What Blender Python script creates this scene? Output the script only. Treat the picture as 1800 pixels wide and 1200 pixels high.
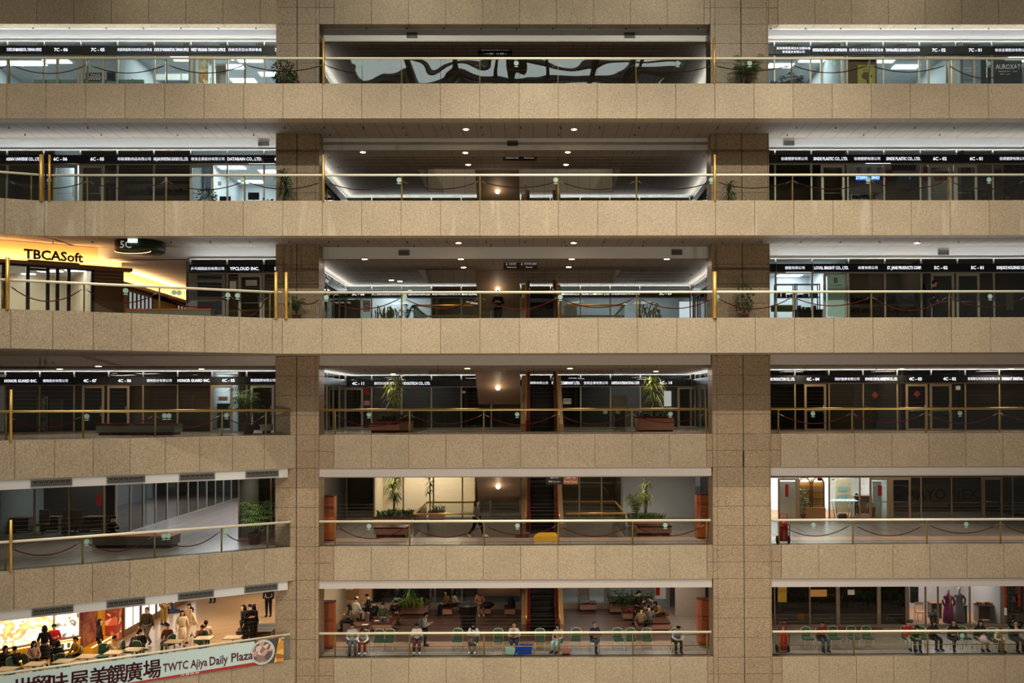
import bpy, bmesh, math, random
from mathutils import Matrix, Vector, Euler
R = math.radians
random.seed(7)
sc = bpy.context.scene
COL = sc.collection
for o in list(bpy.data.objects): bpy.data.objects.remove(o)

# ---------------------------------------------------------------- camera
EYE = 10.812; FH = 4.786; FPX = 1750.0
YAW, PIT, ROL, CX, CY = 0.00802, 0.0164, 0.00241, 951.54, 683.48
f0 = Vector((math.sin(YAW), math.cos(YAW), 0)); r0 = Vector((math.cos(YAW), -math.sin(YAW), 0)); z0 = Vector((0, 0, 1))
fw = f0*math.cos(PIT) + z0*math.sin(PIT); up = -f0*math.sin(PIT) + z0*math.cos(PIT)
rt = r0*math.cos(ROL) - up*math.sin(ROL); up2 = r0*math.sin(ROL) + up*math.cos(ROL)
cam = bpy.data.cameras.new('camera'); co = bpy.data.objects.new('camera', cam); COL.objects.link(co)
co.matrix_world = Matrix(((rt.x, up2.x, -fw.x, 0), (rt.y, up2.y, -fw.y, 0), (rt.z, up2.z, -fw.z, EYE), (0, 0, 0, 1)))
cam.sensor_fit = 'HORIZONTAL'; cam.sensor_width = 36; cam.lens = 35.0
cam.shift_x = (900-CX)/1800; cam.shift_y = (CY-600)/1800; cam.clip_end = 400
sc.camera = co

# ---------------------------------------------------------------- world, exposure, big lights
w = bpy.data.worlds.new('world'); sc.world = w; w.use_nodes = True
w.node_tree.nodes['Background'].inputs[0].default_value = (0.95, 0.90, 0.82, 1)
w.node_tree.nodes['Background'].inputs[1].default_value = 0.09
sc.view_settings.view_transform = 'Standard'; sc.view_settings.look = 'None'
sc.view_settings.exposure = 0.0; sc.view_settings.gamma = 1.0; sc.view_settings.use_curve_mapping = False
sc.cycles.max_bounces = 6; sc.cycles.diffuse_bounces = 3; sc.cycles.glossy_bounces = 3
sc.cycles.transparent_max_bounces = 24; sc.cycles.transmission_bounces = 4
sc.cycles.caustics_reflective = False; sc.cycles.caustics_refractive = False
sc.cycles.sample_clamp_indirect = 4.0; sc.cycles.use_denoising = True

def lamp(kind, name, loc, energy, color=(1, 1, 1), size=1.0, size_y=None, aim=None, cone=60, blend=0.5, cat='lamp', label=None):
    l = bpy.data.lights.new(name, kind); l.energy = energy; l.color = color
    if kind == 'AREA':
        l.shape = 'RECTANGLE'; l.size = size; l.size_y = size_y or size
    elif kind == 'SPOT':
        l.spot_size = R(cone); l.spot_blend = blend; l.shadow_soft_size = size
    else: l.shadow_soft_size = size
    o = bpy.data.objects.new(name, l); o.location = loc; COL.objects.link(o)
    if aim is not None:
        o.rotation_euler = (Vector(aim)-Vector(loc)).to_track_quat('-Z', 'Y').to_euler()
    return o
WARM = (1.0, 0.83, 0.62); COOL = (0.80, 0.93, 1.0); WHITE = (1.0, 0.97, 0.92)
for x, k in ((-21, .45), (-10.5, .95), (0, 1.25), (10.5, 1.1), (21, .6)):
    for y, zz, e, c, az, cone in ((18, 35, 8640, (1.0, 0.93, 0.80), 11, 64), (31, 35, 3600, (1.0, 0.98, 0.84), 4, 70), (31, 34.8, 7700, (1.0, 0.96, 0.82), -9, 62),
                                  (14, 35, 10800, (1.0, 0.97, 0.80), 31, 36), (6, -3.5, 3600, (1.0, 0.90, 0.72), 10, 56)):  # last, low set: added fill that lifts columns and soffits
        lamp('SPOT', 'atrium_spot_and_fill', (x, y, zz), e*k, c, 0.13, aim=(x, 41, az), cone=cone, blend=0.75)
# light thrown back up by the bright atrium floor of the level below the picture
lamp('AREA', 'atrium_bounce', (1, 33.5, -4.8), 1300, (1.0, 0.90, 0.74), 36, 12, aim=(1, 33.5, 10))

# ---------------------------------------------------------------- pixel helpers (1800x1200 frame)
def ray(px, py):
    return fw + rt*((px-CX)/FPX) - up2*((py-CY)/FPX)
def W(px, py, Y):            # point of the depth plane Y that shows at pixel (px, py)
    d = ray(px, py); t = Y/d.y
    return (d.x*t, EYE + d.z*t)
def FL(px, py, z):           # point of the level z that shows at the pixel
    d = ray(px, py); t = (z-EYE)/d.z
    return (d.x*t, d.y*t)
def F(n): return FH*(n-2)
def PB(n): return F(n)-1.4265
G = lambda k: -8.56+1.6*k    # the 1.6 m module everything sits on
YU, YL, YS, YB = 40.39, 42.8, 43.5, 53.4

# ---------------------------------------------------------------- materials
MATS = {}
def S(r, g=None, b=None):
    if g is None: g = b = r
    f = lambda c: (c/255/12.92 if c/255 <= 0.04045 else ((c/255+0.055)/1.055)**2.4)
    return (f(r), f(g), f(b), 1)
def base(name):
    m = bpy.data.materials.new(name); m.use_nodes = True
    return m, m.node_tree, m.node_tree.nodes['Principled BSDF']
def mat(name, col, rough=0.6, metal=0.0, vary=0.06, scale=6.0, spec=0.4, emit=None, es=0.0, bump=0.0):
    if name in MATS: return MATS[name]
    m, nt, b = base(name); N, L = nt.nodes, nt.links
    c = S(*col) if len(col) == 3 and max(col) > 1 else (col+(1,))[:4]
    tc = N.new('ShaderNodeTexCoord'); no = N.new('ShaderNodeTexNoise'); no.inputs['Scale'].default_value = scale
    no.inputs['Detail'].default_value = 4
    mx = N.new('ShaderNodeMix'); mx.data_type = 'RGBA'
    mx.inputs[6].default_value = tuple(max(0, v*(1-vary)) for v in c[:3])+(1,)
    mx.inputs[7].default_value = tuple(min(1, v*(1+vary)) for v in c[:3])+(1,)
    L.new(tc.outputs['Object'], no.inputs['Vector']); L.new(no.outputs['Fac'], mx.inputs[0])
    L.new(mx.outputs[2], b.inputs['Base Color'])
    b.inputs['Roughness'].default_value = rough; b.inputs['Metallic'].default_value = metal
    b.inputs['Specular IOR Level'].default_value = spec
    if bump:
        bp = N.new('ShaderNodeBump'); bp.inputs['Strength'].default_value = bump
        L.new(no.outputs['Fac'], bp.inputs['Height']); L.new(bp.outputs[0], b.inputs['Normal'])
    if emit is not None:
        b.inputs['Emission Color'].default_value = S(*emit); b.inputs['Emission Strength'].default_value = es
    MATS[name] = m; return m
def emis(name, col, s):
    if name in MATS: return MATS[name]
    m, nt, b = base(name)
    b.inputs['Base Color'].default_value = S(*col); b.inputs['Emission Color'].default_value = S(*col)
    b.inputs['Emission Strength'].default_value = s; b.inputs['Roughness'].default_value = 0.5
    MATS[name] = m; return m
def granite(name, c_lo, c_hi, rough=0.55, stain=0.0):
    m, nt, b = base(name); N, L = nt.nodes, nt.links
    geo = N.new('ShaderNodeNewGeometry'); tc = N.new('ShaderNodeTexCoord')
    n1 = N.new('ShaderNodeTexNoise'); n1.inputs['Scale'].default_value = 26; n1.inputs['Detail'].default_value = 3; n1.inputs['Roughness'].default_value = 0.75
    n2 = N.new('ShaderNodeTexNoise'); n2.inputs['Scale'].default_value = 0.8; n2.inputs['Detail'].default_value = 3
    L.new(geo.outputs['Position'], n1.inputs['Vector']); L.new(geo.outputs['Position'], n2.inputs['Vector'])
    cr = N.new('ShaderNodeValToRGB'); e = cr.color_ramp.elements
    e[0].position = 0.34; e[0].color = S(*c_lo); e[1].position = 0.62; e[1].color = S(*c_hi)
    L.new(n1.outputs['Fac'], cr.inputs[0])
    # panel-to-panel and large scale variation
    ad = N.new('ShaderNodeMath'); ad.operation = 'MULTIPLY_ADD'; ad.inputs[1].default_value = 0.10; ad.inputs[2].default_value = 0.95
    L.new(geo.outputs['Random Per Island'], ad.inputs[0])
    ad2 = N.new('ShaderNodeMath'); ad2.operation = 'MULTIPLY_ADD'; ad2.inputs[1].default_value = 0.3; ad2.inputs[2].default_value = 0.85
    L.new(n2.outputs['Fac'], ad2.inputs[0])
    mu = N.new('ShaderNodeMath'); mu.operation = 'MULTIPLY'; L.new(ad.outputs[0], mu.inputs[0]); L.new(ad2.outputs[0], mu.inputs[1])
    vm = N.new('ShaderNodeVectorMath'); vm.operation = 'SCALE'; L.new(cr.outputs[0], vm.inputs[0]); L.new(mu.outputs[0], vm.inputs['Scale'])
    out = vm.outputs[0]
    if stain:
        mp = N.new('ShaderNodeMapping'); mp.inputs['Scale'].default_value = (1.1, 1.1, 0.16)
        L.new(geo.outputs['Position'], mp.inputs[0])
        n3 = N.new('ShaderNodeTexNoise'); n3.inputs['Scale'].default_value = 1.9; n3.inputs['Detail'].default_value = 2
        L.new(mp.outputs[0], n3.inputs['Vector'])
        c3 = N.new('ShaderNodeValToRGB'); c3.color_ramp.elements[0].position = 0.60; c3.color_ramp.elements[1].position = 0.72
        L.new(n3.outputs['Fac'], c3.inputs[0])
        ms = N.new('ShaderNodeMath'); ms.operation = 'MULTIPLY'; ms.inputs[1].default_value = stain; L.new(c3.outputs[0], ms.inputs[0])
        mx = N.new('ShaderNodeMix'); mx.data_type = 'RGBA'; mx.inputs[7].default_value = S(206, 196, 178)
        L.new(ms.outputs[0], mx.inputs[0]); L.new(out, mx.inputs[6]); out = mx.outputs[2]
    L.new(out, b.inputs['Base Color'])
    b.inputs['Roughness'].default_value = rough; b.inputs['Specular IOR Level'].default_value = 0.3
    bp = N.new('ShaderNodeBump'); bp.inputs['Strength'].default_value = 0.15; bp.inputs['Distance'].default_value = 0.01
    L.new(n1.outputs['Fac'], bp.inputs['Height']); L.new(bp.outputs[0], b.inputs['Normal'])
    MATS[name] = m; return m
def glass(name, refl=0.06, tint=(0.93, 0.97, 0.95), wave=0.0, rough=0.0, wscale=0.7):
    if name in MATS: return MATS[name]
    m = bpy.data.materials.new(name); m.use_nodes = True; nt = m.node_tree; N, L = nt.nodes, nt.links
    N.remove(N['Principled BSDF'])
    tr = N.new('ShaderNodeBsdfTransparent'); tr.inputs[0].default_value = tint+(1,)
    gl = N.new('ShaderNodeBsdfGlossy'); gl.inputs['Roughness'].default_value = rough
    lw = N.new('ShaderNodeFresnel'); lw.inputs['IOR'].default_value = 1.45
    ma = N.new('ShaderNodeMath'); ma.operation = 'MULTIPLY_ADD'; ma.inputs[1].default_value = 0.8; ma.inputs[2].default_value = refl-0.02
    ma.use_clamp = True
    L.new(lw.outputs[0], ma.inputs[0])
    mx = N.new('ShaderNodeMixShader'); L.new(ma.outputs[0], mx.inputs[0]); L.new(tr.outputs[0], mx.inputs[1]); L.new(gl.outputs[0], mx.inputs[2])
    L.new(mx.outputs[0], N['Material Output'].inputs[0])
    if wave:
        g = N.new('ShaderNodeNewGeometry'); no = N.new('ShaderNodeTexNoise'); no.inputs['Scale'].default_value = wscale
        no.inputs['Detail'].default_value = 1.0
        bp = N.new('ShaderNodeBump'); bp.inputs['Strength'].default_value = 1.0; bp.inputs['Distance'].default_value = wave
        L.new(g.outputs['Position'], no.inputs['Vector']); L.new(no.outputs['Fac'], bp.inputs['Height'])
        L.new(bp.outputs[0], gl.inputs['Normal'])
    MATS[name] = m; return m
def lined(name, col, col2, sx, sy, width=0.02, rough=0.7, axis='XY', vary=0.08, spec=0.3):
    """tiles / planks: joints every sx by sy metres"""
    if name in MATS: return MATS[name]
    m, nt, b = base(name); N, L = nt.nodes, nt.links
    geo = N.new('ShaderNodeNewGeometry'); sp = N.new('ShaderNodeSeparateXYZ'); L.new(geo.outputs['Position'], sp.inputs[0])
    def joint(out, s):
        d = N.new('ShaderNodeMath'); d.operation = 'DIVIDE'; d.inputs[1].default_value = s; L.new(out, d.inputs[0])
        fr = N.new('ShaderNodeMath'); fr.operation = 'FRACT'; L.new(d.outputs[0], fr.inputs[0])
        lt = N.new('ShaderNodeMath'); lt.operation = 'LESS_THAN'; lt.inputs[1].default_value = width/s; L.new(fr.outputs[0], lt.inputs[0])
        return lt.outputs[0]
    ox = sp.outputs['X'] if axis[0] == 'X' else sp.outputs['Y']; oy = sp.outputs['Y'] if axis[1] == 'Y' else sp.outputs['Z']
    j = N.new('ShaderNodeMath'); j.operation = 'MAXIMUM'; L.new(joint(ox, sx), j.inputs[0]); L.new(joint(oy, sy), j.inputs[1])
    no = N.new('ShaderNodeTexNoise'); no.inputs['Scale'].default_value = 1.3; no.inputs['Detail'].default_value = 5
    L.new(geo.outputs['Position'], no.inputs['Vector'])
    c = S(*col)
    m1 = N.new('ShaderNodeMix'); m1.data_type = 'RGBA'
    m1.inputs[6].default_value = tuple(v*(1-vary) for v in c[:3])+(1,); m1.inputs[7].default_value = tuple(min(1, v*(1+vary)) for v in c[:3])+(1,)
    L.new(no.outputs['Fac'], m1.inputs[0])
    m2 = N.new('ShaderNodeMix'); m2.data_type = 'RGBA'; L.new(j.outputs[0], m2.inputs[0]); L.new(m1.outputs[2], m2.inputs[6]); m2.inputs[7].default_value = S(*col2)
    L.new(m2.outputs[2], b.inputs['Base Color']); b.inputs['Roughness'].default_value = rough; b.inputs['Specular IOR Level'].default_value = spec
    MATS[name] = m; return m
def blotch(name, cols, scale=3.0, rough=0.5, es=0.0, kind='VORONOI'):
    """patchwork of colours (printed food pictures, stock on shelves)"""
    if name in MATS: return MATS[name]
    m, nt, b = base(name); N, L = nt.nodes, nt.links
    geo = N.new('ShaderNodeNewGeometry')
    if kind == 'VORONOI':
        t = N.new('ShaderNodeTexVoronoi'); t.inputs['Scale'].default_value = scale; L.new(geo.outputs['Position'], t.inputs['Vector'])
        sx = N.new('ShaderNodeSeparateXYZ'); L.new(t.outputs['Color'], sx.inputs[0]); out = sx.outputs[0]
    else:
        t = N.new('ShaderNodeTexNoise'); t.inputs['Scale'].default_value = scale; t.inputs['Detail'].default_value = 3
        L.new(geo.outputs['Position'], t.inputs['Vector']); out = t.outputs['Fac']
    cr = N.new('ShaderNodeValToRGB'); cr.color_ramp.interpolation = 'CONSTANT' if kind == 'VORONOI' else 'LINEAR'
    while len(cr.color_ramp.elements) < len(cols): cr.color_ramp.elements.new(0.5)
    for i, c in enumerate(cols):
        cr.color_ramp.elements[i].position = (i/len(cols)) if kind == 'VORONOI' else 0.3+0.4*i/(len(cols)-1)
        cr.color_ramp.elements[i].color = S(*c)
    L.new(out, cr.inputs[0]); L.new(cr.outputs[0], b.inputs['Base Color']); b.inputs['Roughness'].default_value = rough
    if es: L.new(cr.outputs[0], b.inputs['Emission Color']); b.inputs['Emission Strength'].default_value = es
    MATS[name] = m; return m

GR = granite('granite_parapet', (134, 116, 93), (196, 175, 147), stain=0.0)
GRS = granite('granite_parapet_stained', (134, 116, 93), (196, 175, 147), stain=0.35)
GRC = granite('granite_column', (112, 92, 70), (184, 158, 128), rough=0.4)
JOINTC = mat('joint_column', (78, 64, 48), 0.9)
JOINT = mat('joint_dark', (84, 72, 54), 0.9)
WHITEP = mat('white_plaster', (214, 210, 206), 0.7, vary=0.02, scale=1)
PINKP = mat('pinkish_plaster', (196, 184, 176), 0.7, vary=0.03, scale=1)
CEIL = lined('ceiling_planks', (150, 138, 126), (112, 102, 92), 0.6, 100, 0.03, 0.8)
CEILD = lined('ceiling_planks_brown', (138, 122, 106), (104, 90, 76), 0.6, 1.2, 0.025, 0.8)
FLOORM = lined('floor_tiles', (150, 138, 130), (116, 104, 98), 0.8, 0.8, 0.02, 0.25, spec=0.5)
FLOORP = mat('floor_pink_band', (196, 160, 136), 0.25, spec=0.5)
FLOORB = lined('floor_brown_tiles', (104, 76, 66), (80, 58, 50), 0.2, 0.2, 0.012, 0.3, spec=0.5)
FLOORT = lined('floor_tan_tiles', (186, 152, 116), (150, 120, 92), 0.3, 0.3, 0.01, 0.22, spec=0.6)
BRASS = mat('brass', (222, 190, 116), 0.3, 0.75, 0.05, 3)
BRASSP = mat('brass_satin_pale', (248, 236, 206), 0.45, 0.2, 0.03, 3)
BRASSD = mat('brass_amber', (224, 176, 92), 0.36, 0.6, 0.05, 3)
WIREM = mat('wire_dull', (120, 108, 88), 0.6)
STEEL = mat('steel', (190, 190, 190), 0.3, 0.9)
ALU = mat('aluminium_champagne', (190, 182, 162), 0.4, 0.5, 0.03)
ALUB = mat('aluminium_bronze', (170, 146, 118), 0.4, 0.5, 0.03)
ALUW = mat('aluminium_white', (216, 216, 212), 0.5, 0.1, 0.02)
BLACKF = mat('black_frame', (24, 23, 22), 0.4)
SIGNB = mat('sign_black', (16, 17, 17), 0.35, spec=0.5)
LET = emis('letter_white', (235, 240, 255), 1.3)
LETD = emis('letter_dim', (235, 235, 230), 0.25)
TUBE = emis('fluorescent_tube', (225, 236, 250), 9.0)
PANEL = emis('light_panel', (232, 242, 255), 7.0)
DOWN = emis('downlight_lens', (255, 214, 150), 26.0)
RG = glass('railing_glass', 0.04, (0.95, 0.975, 0.965), 0.010, 0.0, 0.55)
RGT = glass('railing_glass_upper', 0.09, (0.92, 0.955, 0.945), 0.035, 0.0, 0.42)
SG = glass('shop_glass', 0.03, (0.945, 0.965, 0.955), 0.006)
SGD = glass('shop_glass_unlit', 0.05, (0.74, 0.73, 0.68), 0.006)  # tint darkened to stand in for the dimness of unlit shops
ROPE = mat('rope_red', (128, 22, 28), 0.7)
ROPED = mat('rope_maroon', (70, 18, 22), 0.7)
DISC = mat('sticker_green_white', (150, 178, 162), 0.6, emit=(196, 222, 206), es=0.0)
DARKM = mat('vent_dark', (44, 42, 38), 0.7)
GREYM = mat('vent_grey', (120, 116, 110), 0.6)
LEAF = mat('leaf_green', (88, 124, 56), 0.5, vary=0.35, scale=5)
LEAFD = mat('leaf_dark_green', (48, 76, 40), 0.5, vary=0.3, scale=5)
LEAFY = mat('leaf_yellow_green', (116, 126, 56), 0.5, vary=0.35, scale=6)
STEM = mat('stem_brown', (92, 72, 50), 0.8)
POT = mat('pot_terracotta', (96, 62, 46), 0.6)
POTB = mat('pot_black', (32, 32, 32), 0.5)
SOIL = mat('soil', (46, 36, 28), 0.9)
MARB = mat('marble_pink', (190, 146, 128), 0.3, vary=0.1, scale=9)
MARBG = mat('marble_green_grey', (116, 122, 112), 0.3, vary=0.1, scale=9)
MARBR = mat('marble_dark_red', (88, 44, 34), 0.25, vary=0.15, scale=9)
WOOD = mat('wood_orange', (190, 96, 44), 0.35, vary=0.12, scale=2)
WOODB = mat('wood_brown', (120, 86, 58), 0.5, vary=0.12, scale=3)
CHG = mat('chair_green', (56, 92, 66), 0.7)
CHW = mat('chair_frame_white', (222, 218, 200), 0.35)

# ---------------------------------------------------------------- mesh builder
class MB:
    def __init__(s): s.v = []; s.f = []; s.m = []; s.mi = 0; s.M = Matrix.Identity(4); s.sm = []
    def add(s, vs, fs, smooth=False):
        b = len(s.v); s.v += [tuple(s.M @ Vector(p)) for p in vs]
        for f in fs: s.f.append(tuple(i+b for i in f)); s.m.append(s.mi); s.sm.append(smooth)
        return s
    def box(s, x0, x1, y0, y1, za, zb):
        if x0 > x1: x0, x1 = x1, x0
        if y0 > y1: y0, y1 = y1, y0
        if za > zb: za, zb = zb, za
        return s.add([(x0, y0, za), (x1, y0, za), (x1, y1, za), (x0, y1, za), (x0, y0, zb), (x1, y0, zb), (x1, y1, zb), (x0, y1, zb)],
                     [(0, 3, 2, 1), (4, 5, 6, 7), (0, 1, 5, 4), (1, 2, 6, 5), (2, 3, 7, 6), (3, 0, 4, 7)])
    def prism(s, pts, za, zb):        # pts counter-clockwise seen from above
        n = len(pts); ar = sum(pts[i][0]*pts[(i+1) % n][1]-pts[(i+1) % n][0]*pts[i][1] for i in range(n))
        if ar < 0: pts = pts[::-1]
        v = [(p[0], p[1], za) for p in pts]+[(p[0], p[1], zb) for p in pts]
        return s.add(v, [tuple(range(n))[::-1], tuple(range(n, 2*n))]+[(i, (i+1) % n, (i+1) % n+n, i+n) for i in range(n)])
    def tube(s, pts, r, n=6, caps=True, smooth=True):
        pts = [Vector(p) for p in pts]; rs = r if isinstance(r, (list, tuple)) else [r]*len(pts)
        rings = []; ref = Vector((0, 0, 1))
        for i, p in enumerate(pts):
            d = (pts[min(i+1, len(pts)-1)]-pts[max(i-1, 0)]).normalized()
            if abs(d.dot(ref)) > 0.95: ref = Vector((1, 0, 0)) if abs(d.x) < 0.9 else Vector((0, 1, 0))
            a = d.cross(ref).normalized(); b = d.cross(a).normalized(); ref = -b if False else ref
            rings.append([tuple(p+(a*math.cos(2*math.pi*k/n)+b*math.sin(2*math.pi*k/n))*rs[i]) for k in range(n)])
        v = [q for rg in rings for q in rg]; f = []
        for i in range(len(pts)-1):
            for k in range(n): f.append((i*n+k, i*n+(k+1) % n, (i+1)*n+(k+1) % n, (i+1)*n+k))
        if caps: f += [tuple(range(n))[::-1], tuple(range((len(pts)-1)*n, len(pts)*n))]
        return s.add(v, f, smooth)
    def ball(s, c, r, nu=10, nv=7, top=1.0, bot=-1.0):
        rx, ry, rz = r if isinstance(r, (tuple, list)) else (r, r, r); v = []; f = []
        for j in range(nv+1):
            t = math.pi*j/nv; zz = max(bot, min(top, math.cos(t)))
            for i in range(nu):
                a = 2*math.pi*i/nu; v.append((c[0]+rx*math.sin(t)*math.cos(a), c[1]+ry*math.sin(t)*math.sin(a), c[2]+rz*zz))
        for j in range(nv):
            for i in range(nu): f.append((j*nu+i, (j+1)*nu+i, (j+1)*nu+(i+1) % nu, j*nu+(i+1) % nu))
        return s.add(v, f, True)
    def lathe(s, c, prof, n=14, smooth=True):     # prof: (radius, z)
        v = [(c[0]+r*math.cos(2*math.pi*i/n), c[1]+r*math.sin(2*math.pi*i/n), c[2]+z) for r, z in prof for i in range(n)]
        f = [(j*n+i, j*n+(i+1) % n, (j+1)*n+(i+1) % n, (j+1)*n+i) for j in range(len(prof)-1) for i in range(n)]
        f += [tuple(range(n))[::-1], tuple(range((len(prof)-1)*n, len(prof)*n))]
        return s.add(v, f, smooth)
    def quad(s, a, b, c, d): return s.add([a, b, c, d], [(0, 1, 2, 3)])
    def mesh(s, name, mats):
        me = bpy.data.meshes.new(name); me.from_pydata(s.v, [], s.f)
        for m in (mats if isinstance(mats, (list, tuple)) else [mats]): me.materials.append(m)
        me.polygons.foreach_set('material_index', s.m); me.polygons.foreach_set('use_smooth', s.sm); me.update()
        return me
    def build(s, name, mats, parent=None, local=False):
        o = bpy.data.objects.new(name, s.mesh(name, mats)); COL.objects.link(o)
        if parent is not None: o.parent = parent
        return o
def tag(o, label=None, cat=None, group=None, kind=None):
    if label: o['label'] = label
    if cat: o['category'] = cat
    if group: o['group'] = group
    if kind: o['kind'] = kind
    return o
def thing(name, label, cat, loc=(0, 0, 0), rz=0.0, group=None):
    o = bpy.data.objects.new(name, None); COL.objects.link(o); o.location = loc; o.rotation_euler = (0, 0, rz); o.empty_display_size = 0.2
    return tag(o, label, cat, group)
def struct(o): o['kind'] = 'structure'; return o
def dup(root, loc=None, rz=None, label=None, group=None, cat=None):
    def cp(o, par):
        c = o.copy(); COL.objects.link(c)
        if par is not None: c.parent = par
        for ch in KIDS.get(o.name, []) : cp(ch, c)
        return c
    r = cp(root, None)
    if loc is not None: r.location = loc
    if rz is not None: r.rotation_euler = (0, 0, rz)
    tag(r, label, cat, group); return r
KIDS = {}
def remember(root):                 # children table for dup()
    def rec(o):
        KIDS[o.name] = [c for c in COL.objects if c.parent == o]
        for c in KIDS[o.name]: rec(c)
    rec(root); return root
ORD = ['first', 'second', 'third', 'fourth', 'fifth', 'sixth', 'seventh', 'eighth', 'ninth', 'tenth', 'eleventh', 'twelfth', 'thirteenth', 'fourteenth', 'fifteenth', 'sixteenth', 'seventeenth', 'eighteenth', 'nineteenth', 'twentieth']
def FLN(n): return ORD[n-1]+'-floor'

TXT = {}
def text_geo(s, bold=0.012):
    if (s, bold) in TXT: return TXT[(s, bold)]
    c = bpy.data.curves.new('txt', 'FONT'); c.body = s; c.size = 1.0; c.extrude = 0.0; c.offset = bold; c.resolution_u = 2
    o = bpy.data.objects.new('txt', c); COL.objects.link(o)
    dg = bpy.context.evaluated_depsgraph_get(); me = bpy.data.meshes.new_from_object(o.evaluated_get(dg))
    vs = [tuple(v.co) for v in me.vertices]; fs = [tuple(p.vertices) for p in me.polygons]
    bpy.data.objects.remove(o); bpy.data.curves.remove(c); bpy.data.meshes.remove(me)
    if not vs: vs = [(0, 0, 0)]
    TXT[(s, bold)] = (vs, fs); return vs, fs
def text(mb, s, cx, y, cz, h, wmax=99, bold=0.012, squash=True, fullh=None):
    if any(ord(q) > 0x2e00 for q in s): bold = 0
    """upright lettering in the local XZ plane facing -Y, centred on (cx, cz), capital height h"""
    vs, fs = text_geo(s, bold)
    x0 = min(v[0] for v in vs); x1 = max(v[0] for v in vs); y0 = min(v[1] for v in vs); y1 = max(v[1] for v in vs)
    cjk = any(ord(ch) > 0x2e00 for ch in s); k = h/(0.92 if cjk else 0.73)
    kx = min(k, wmax/max(1e-6, x1-x0)); kz = k if squash else kx
    ym = 0.38 if cjk else 0.36
    mb.add([((v[0]-(x0+x1)/2)*kx+cx, y, (v[1]-ym)*kz+cz) for v in vs], fs)
    return mb
class Frame:                        # local x runs left to right along a facade, y into the building
    def __init__(s, A, B, z=0):
        s.A = Vector((A[0], A[1], 0)); d = Vector((B[0]-A[0], B[1]-A[1], 0)); s.L = d.length; d.normalize(); s.d = d; s.n = Vector((-d.y, d.x, 0))
        s.M = Matrix(((d.x, s.n.x, 0, A[0]), (d.y, s.n.y, 0, A[1]), (0, 0, 1, z), (0, 0, 0, 1)))
    def u(s, px, py):               # where the pixel's ray meets the frame's plane
        r = ray(px, py); den = r.x*s.n.x+r.y*s.n.y; t = (s.A.x*s.n.x+s.A.y*s.n.y)/den
        return (r.x*t-s.A.x)*s.d.x+(r.y*t-s.A.y)*s.d.y, EYE+r.z*t

# ================================================================ BUILDING SHELL
def parapet(name, fr, u0, u1, za, zb, depth, seams, gm, rows=None):
    b = MB(); b.M = fr.M; g = 0.009
    us = [u0]+[s for s in sorted(seams) if u0+0.05 < s < u1-0.05]+[u1]; zs = rows or [za, zb]
    for i in range(len(us)-1):
        for j in range(len(zs)-1): b.box(us[i]+g, us[i+1]-g, 0, depth, zs[j]+(g if j else 0), zs[j+1]-(g if j < len(zs)-2 else 0))
    b.mi = 1; b.box(u0+0.02, u1-0.02, 0.02, depth-0.02, za+0.02, zb-0.02)
    return struct(b.build(name, [gm, JOINT]))
XF = lambda Y: Frame((0, Y), (1, Y))
GS = [G(k) for k in range(-12, 24)]
A5, B5 = (-10.17, YU), (-19.34, 36.1); A6, B6 = (-19.8, YU), (-21.3, 39.8); A4, B4 = (-10.24, YL), (-19.56, 36.5)
def ext(A, B, L): d = Vector((B[0]-A[0], B[1]-A[1])).normalized(); return (A[0]+d.x*L, A[1]+d.y*L)
OB = {5: Frame(ext(A5, B5, 13), A5), 6: Frame(ext(A6, B6, 5), A6), 4: Frame(ext(A4, B4, 14), A4)}
OB[3] = OB[2] = OB[4]
for n, x0 in ((7, -27), (6, A6[0]), (5, A5[0])):
    parapet('wall_parapet', XF(YU), x0, 27, PB(n), F(n), 0.62, GS, GRS if n == 6 else GR)
parapet('wall_parapet', OB[6], 0, OB[6].L, PB(6), F(6), 0.62, [OB[6].u(x, 383)[0] for x in (8,)], GRS)
parapet('wall_parapet', OB[5], 0, OB[5].L, PB(5), F(5), 0.62, [OB[5].u(x, 600)[0] for x in (-60, 18.7, 92.7, 163.7, 231, 296, 359.7, 420, 478.7)], GR)
LS = [OB[4].u(x, 790)[0] for x in (-50, 26, 96, 163.7, 229, 290.7, 351, 408.7, 464.7)]
for n in (4, 3, 2):
    parapet('wall_parapet', OB[4], 0, OB[4].L, PB(n), F(n), 0.5, LS, GR)
    mid = F(n)-0.71
    parapet('wall_parapet', XF(YL), G(0), G(10), PB(n), F(n), 0.5, GS, GR)
    parapet('wall_parapet', XF(YL), G(12), 27, PB(n), F(n), 0.5, GS, GR)
    parapet('wall_parapet', XF(YL), -9.2, G(0), PB(n), F(n), 0.5, [], GRC, [PB(n), mid, F(n)])
    parapet('wall_parapet', XF(YL), G(10), 7.7, PB(n), F(n), 0.5, [], GRC, [PB(n), mid, F(n)])
    parapet('wall_parapet', XF(YL), 10.22, G(12), PB(n), F(n), 0.5, [], GRC, [PB(n), mid, F(n)])
parapet('wall_parapet', XF(YL), -27, -11.0, PB(8), F(8)+0.6, 0.5, [G(k) for k in range(-12, -1)], GR)
parapet('wall_parapet', XF(YL), G(0), G(10), PB(8), F(8)+0.6, 0.5, GS, GR)
parapet('wall_parapet', XF(YL), G(12), 27, PB(8), F(8)+0.6, 0.5, GS, GR)
for a, c in ((-9.2, G(0)), (G(10), 7.7), (10.22, G(12))):
    parapet('wall_parapet', XF(YL), a, c, PB(8), F(8)+0.6, 0.5, [], GRC, [PB(8), F(8)-0.71, F(8)+0.6])
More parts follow.
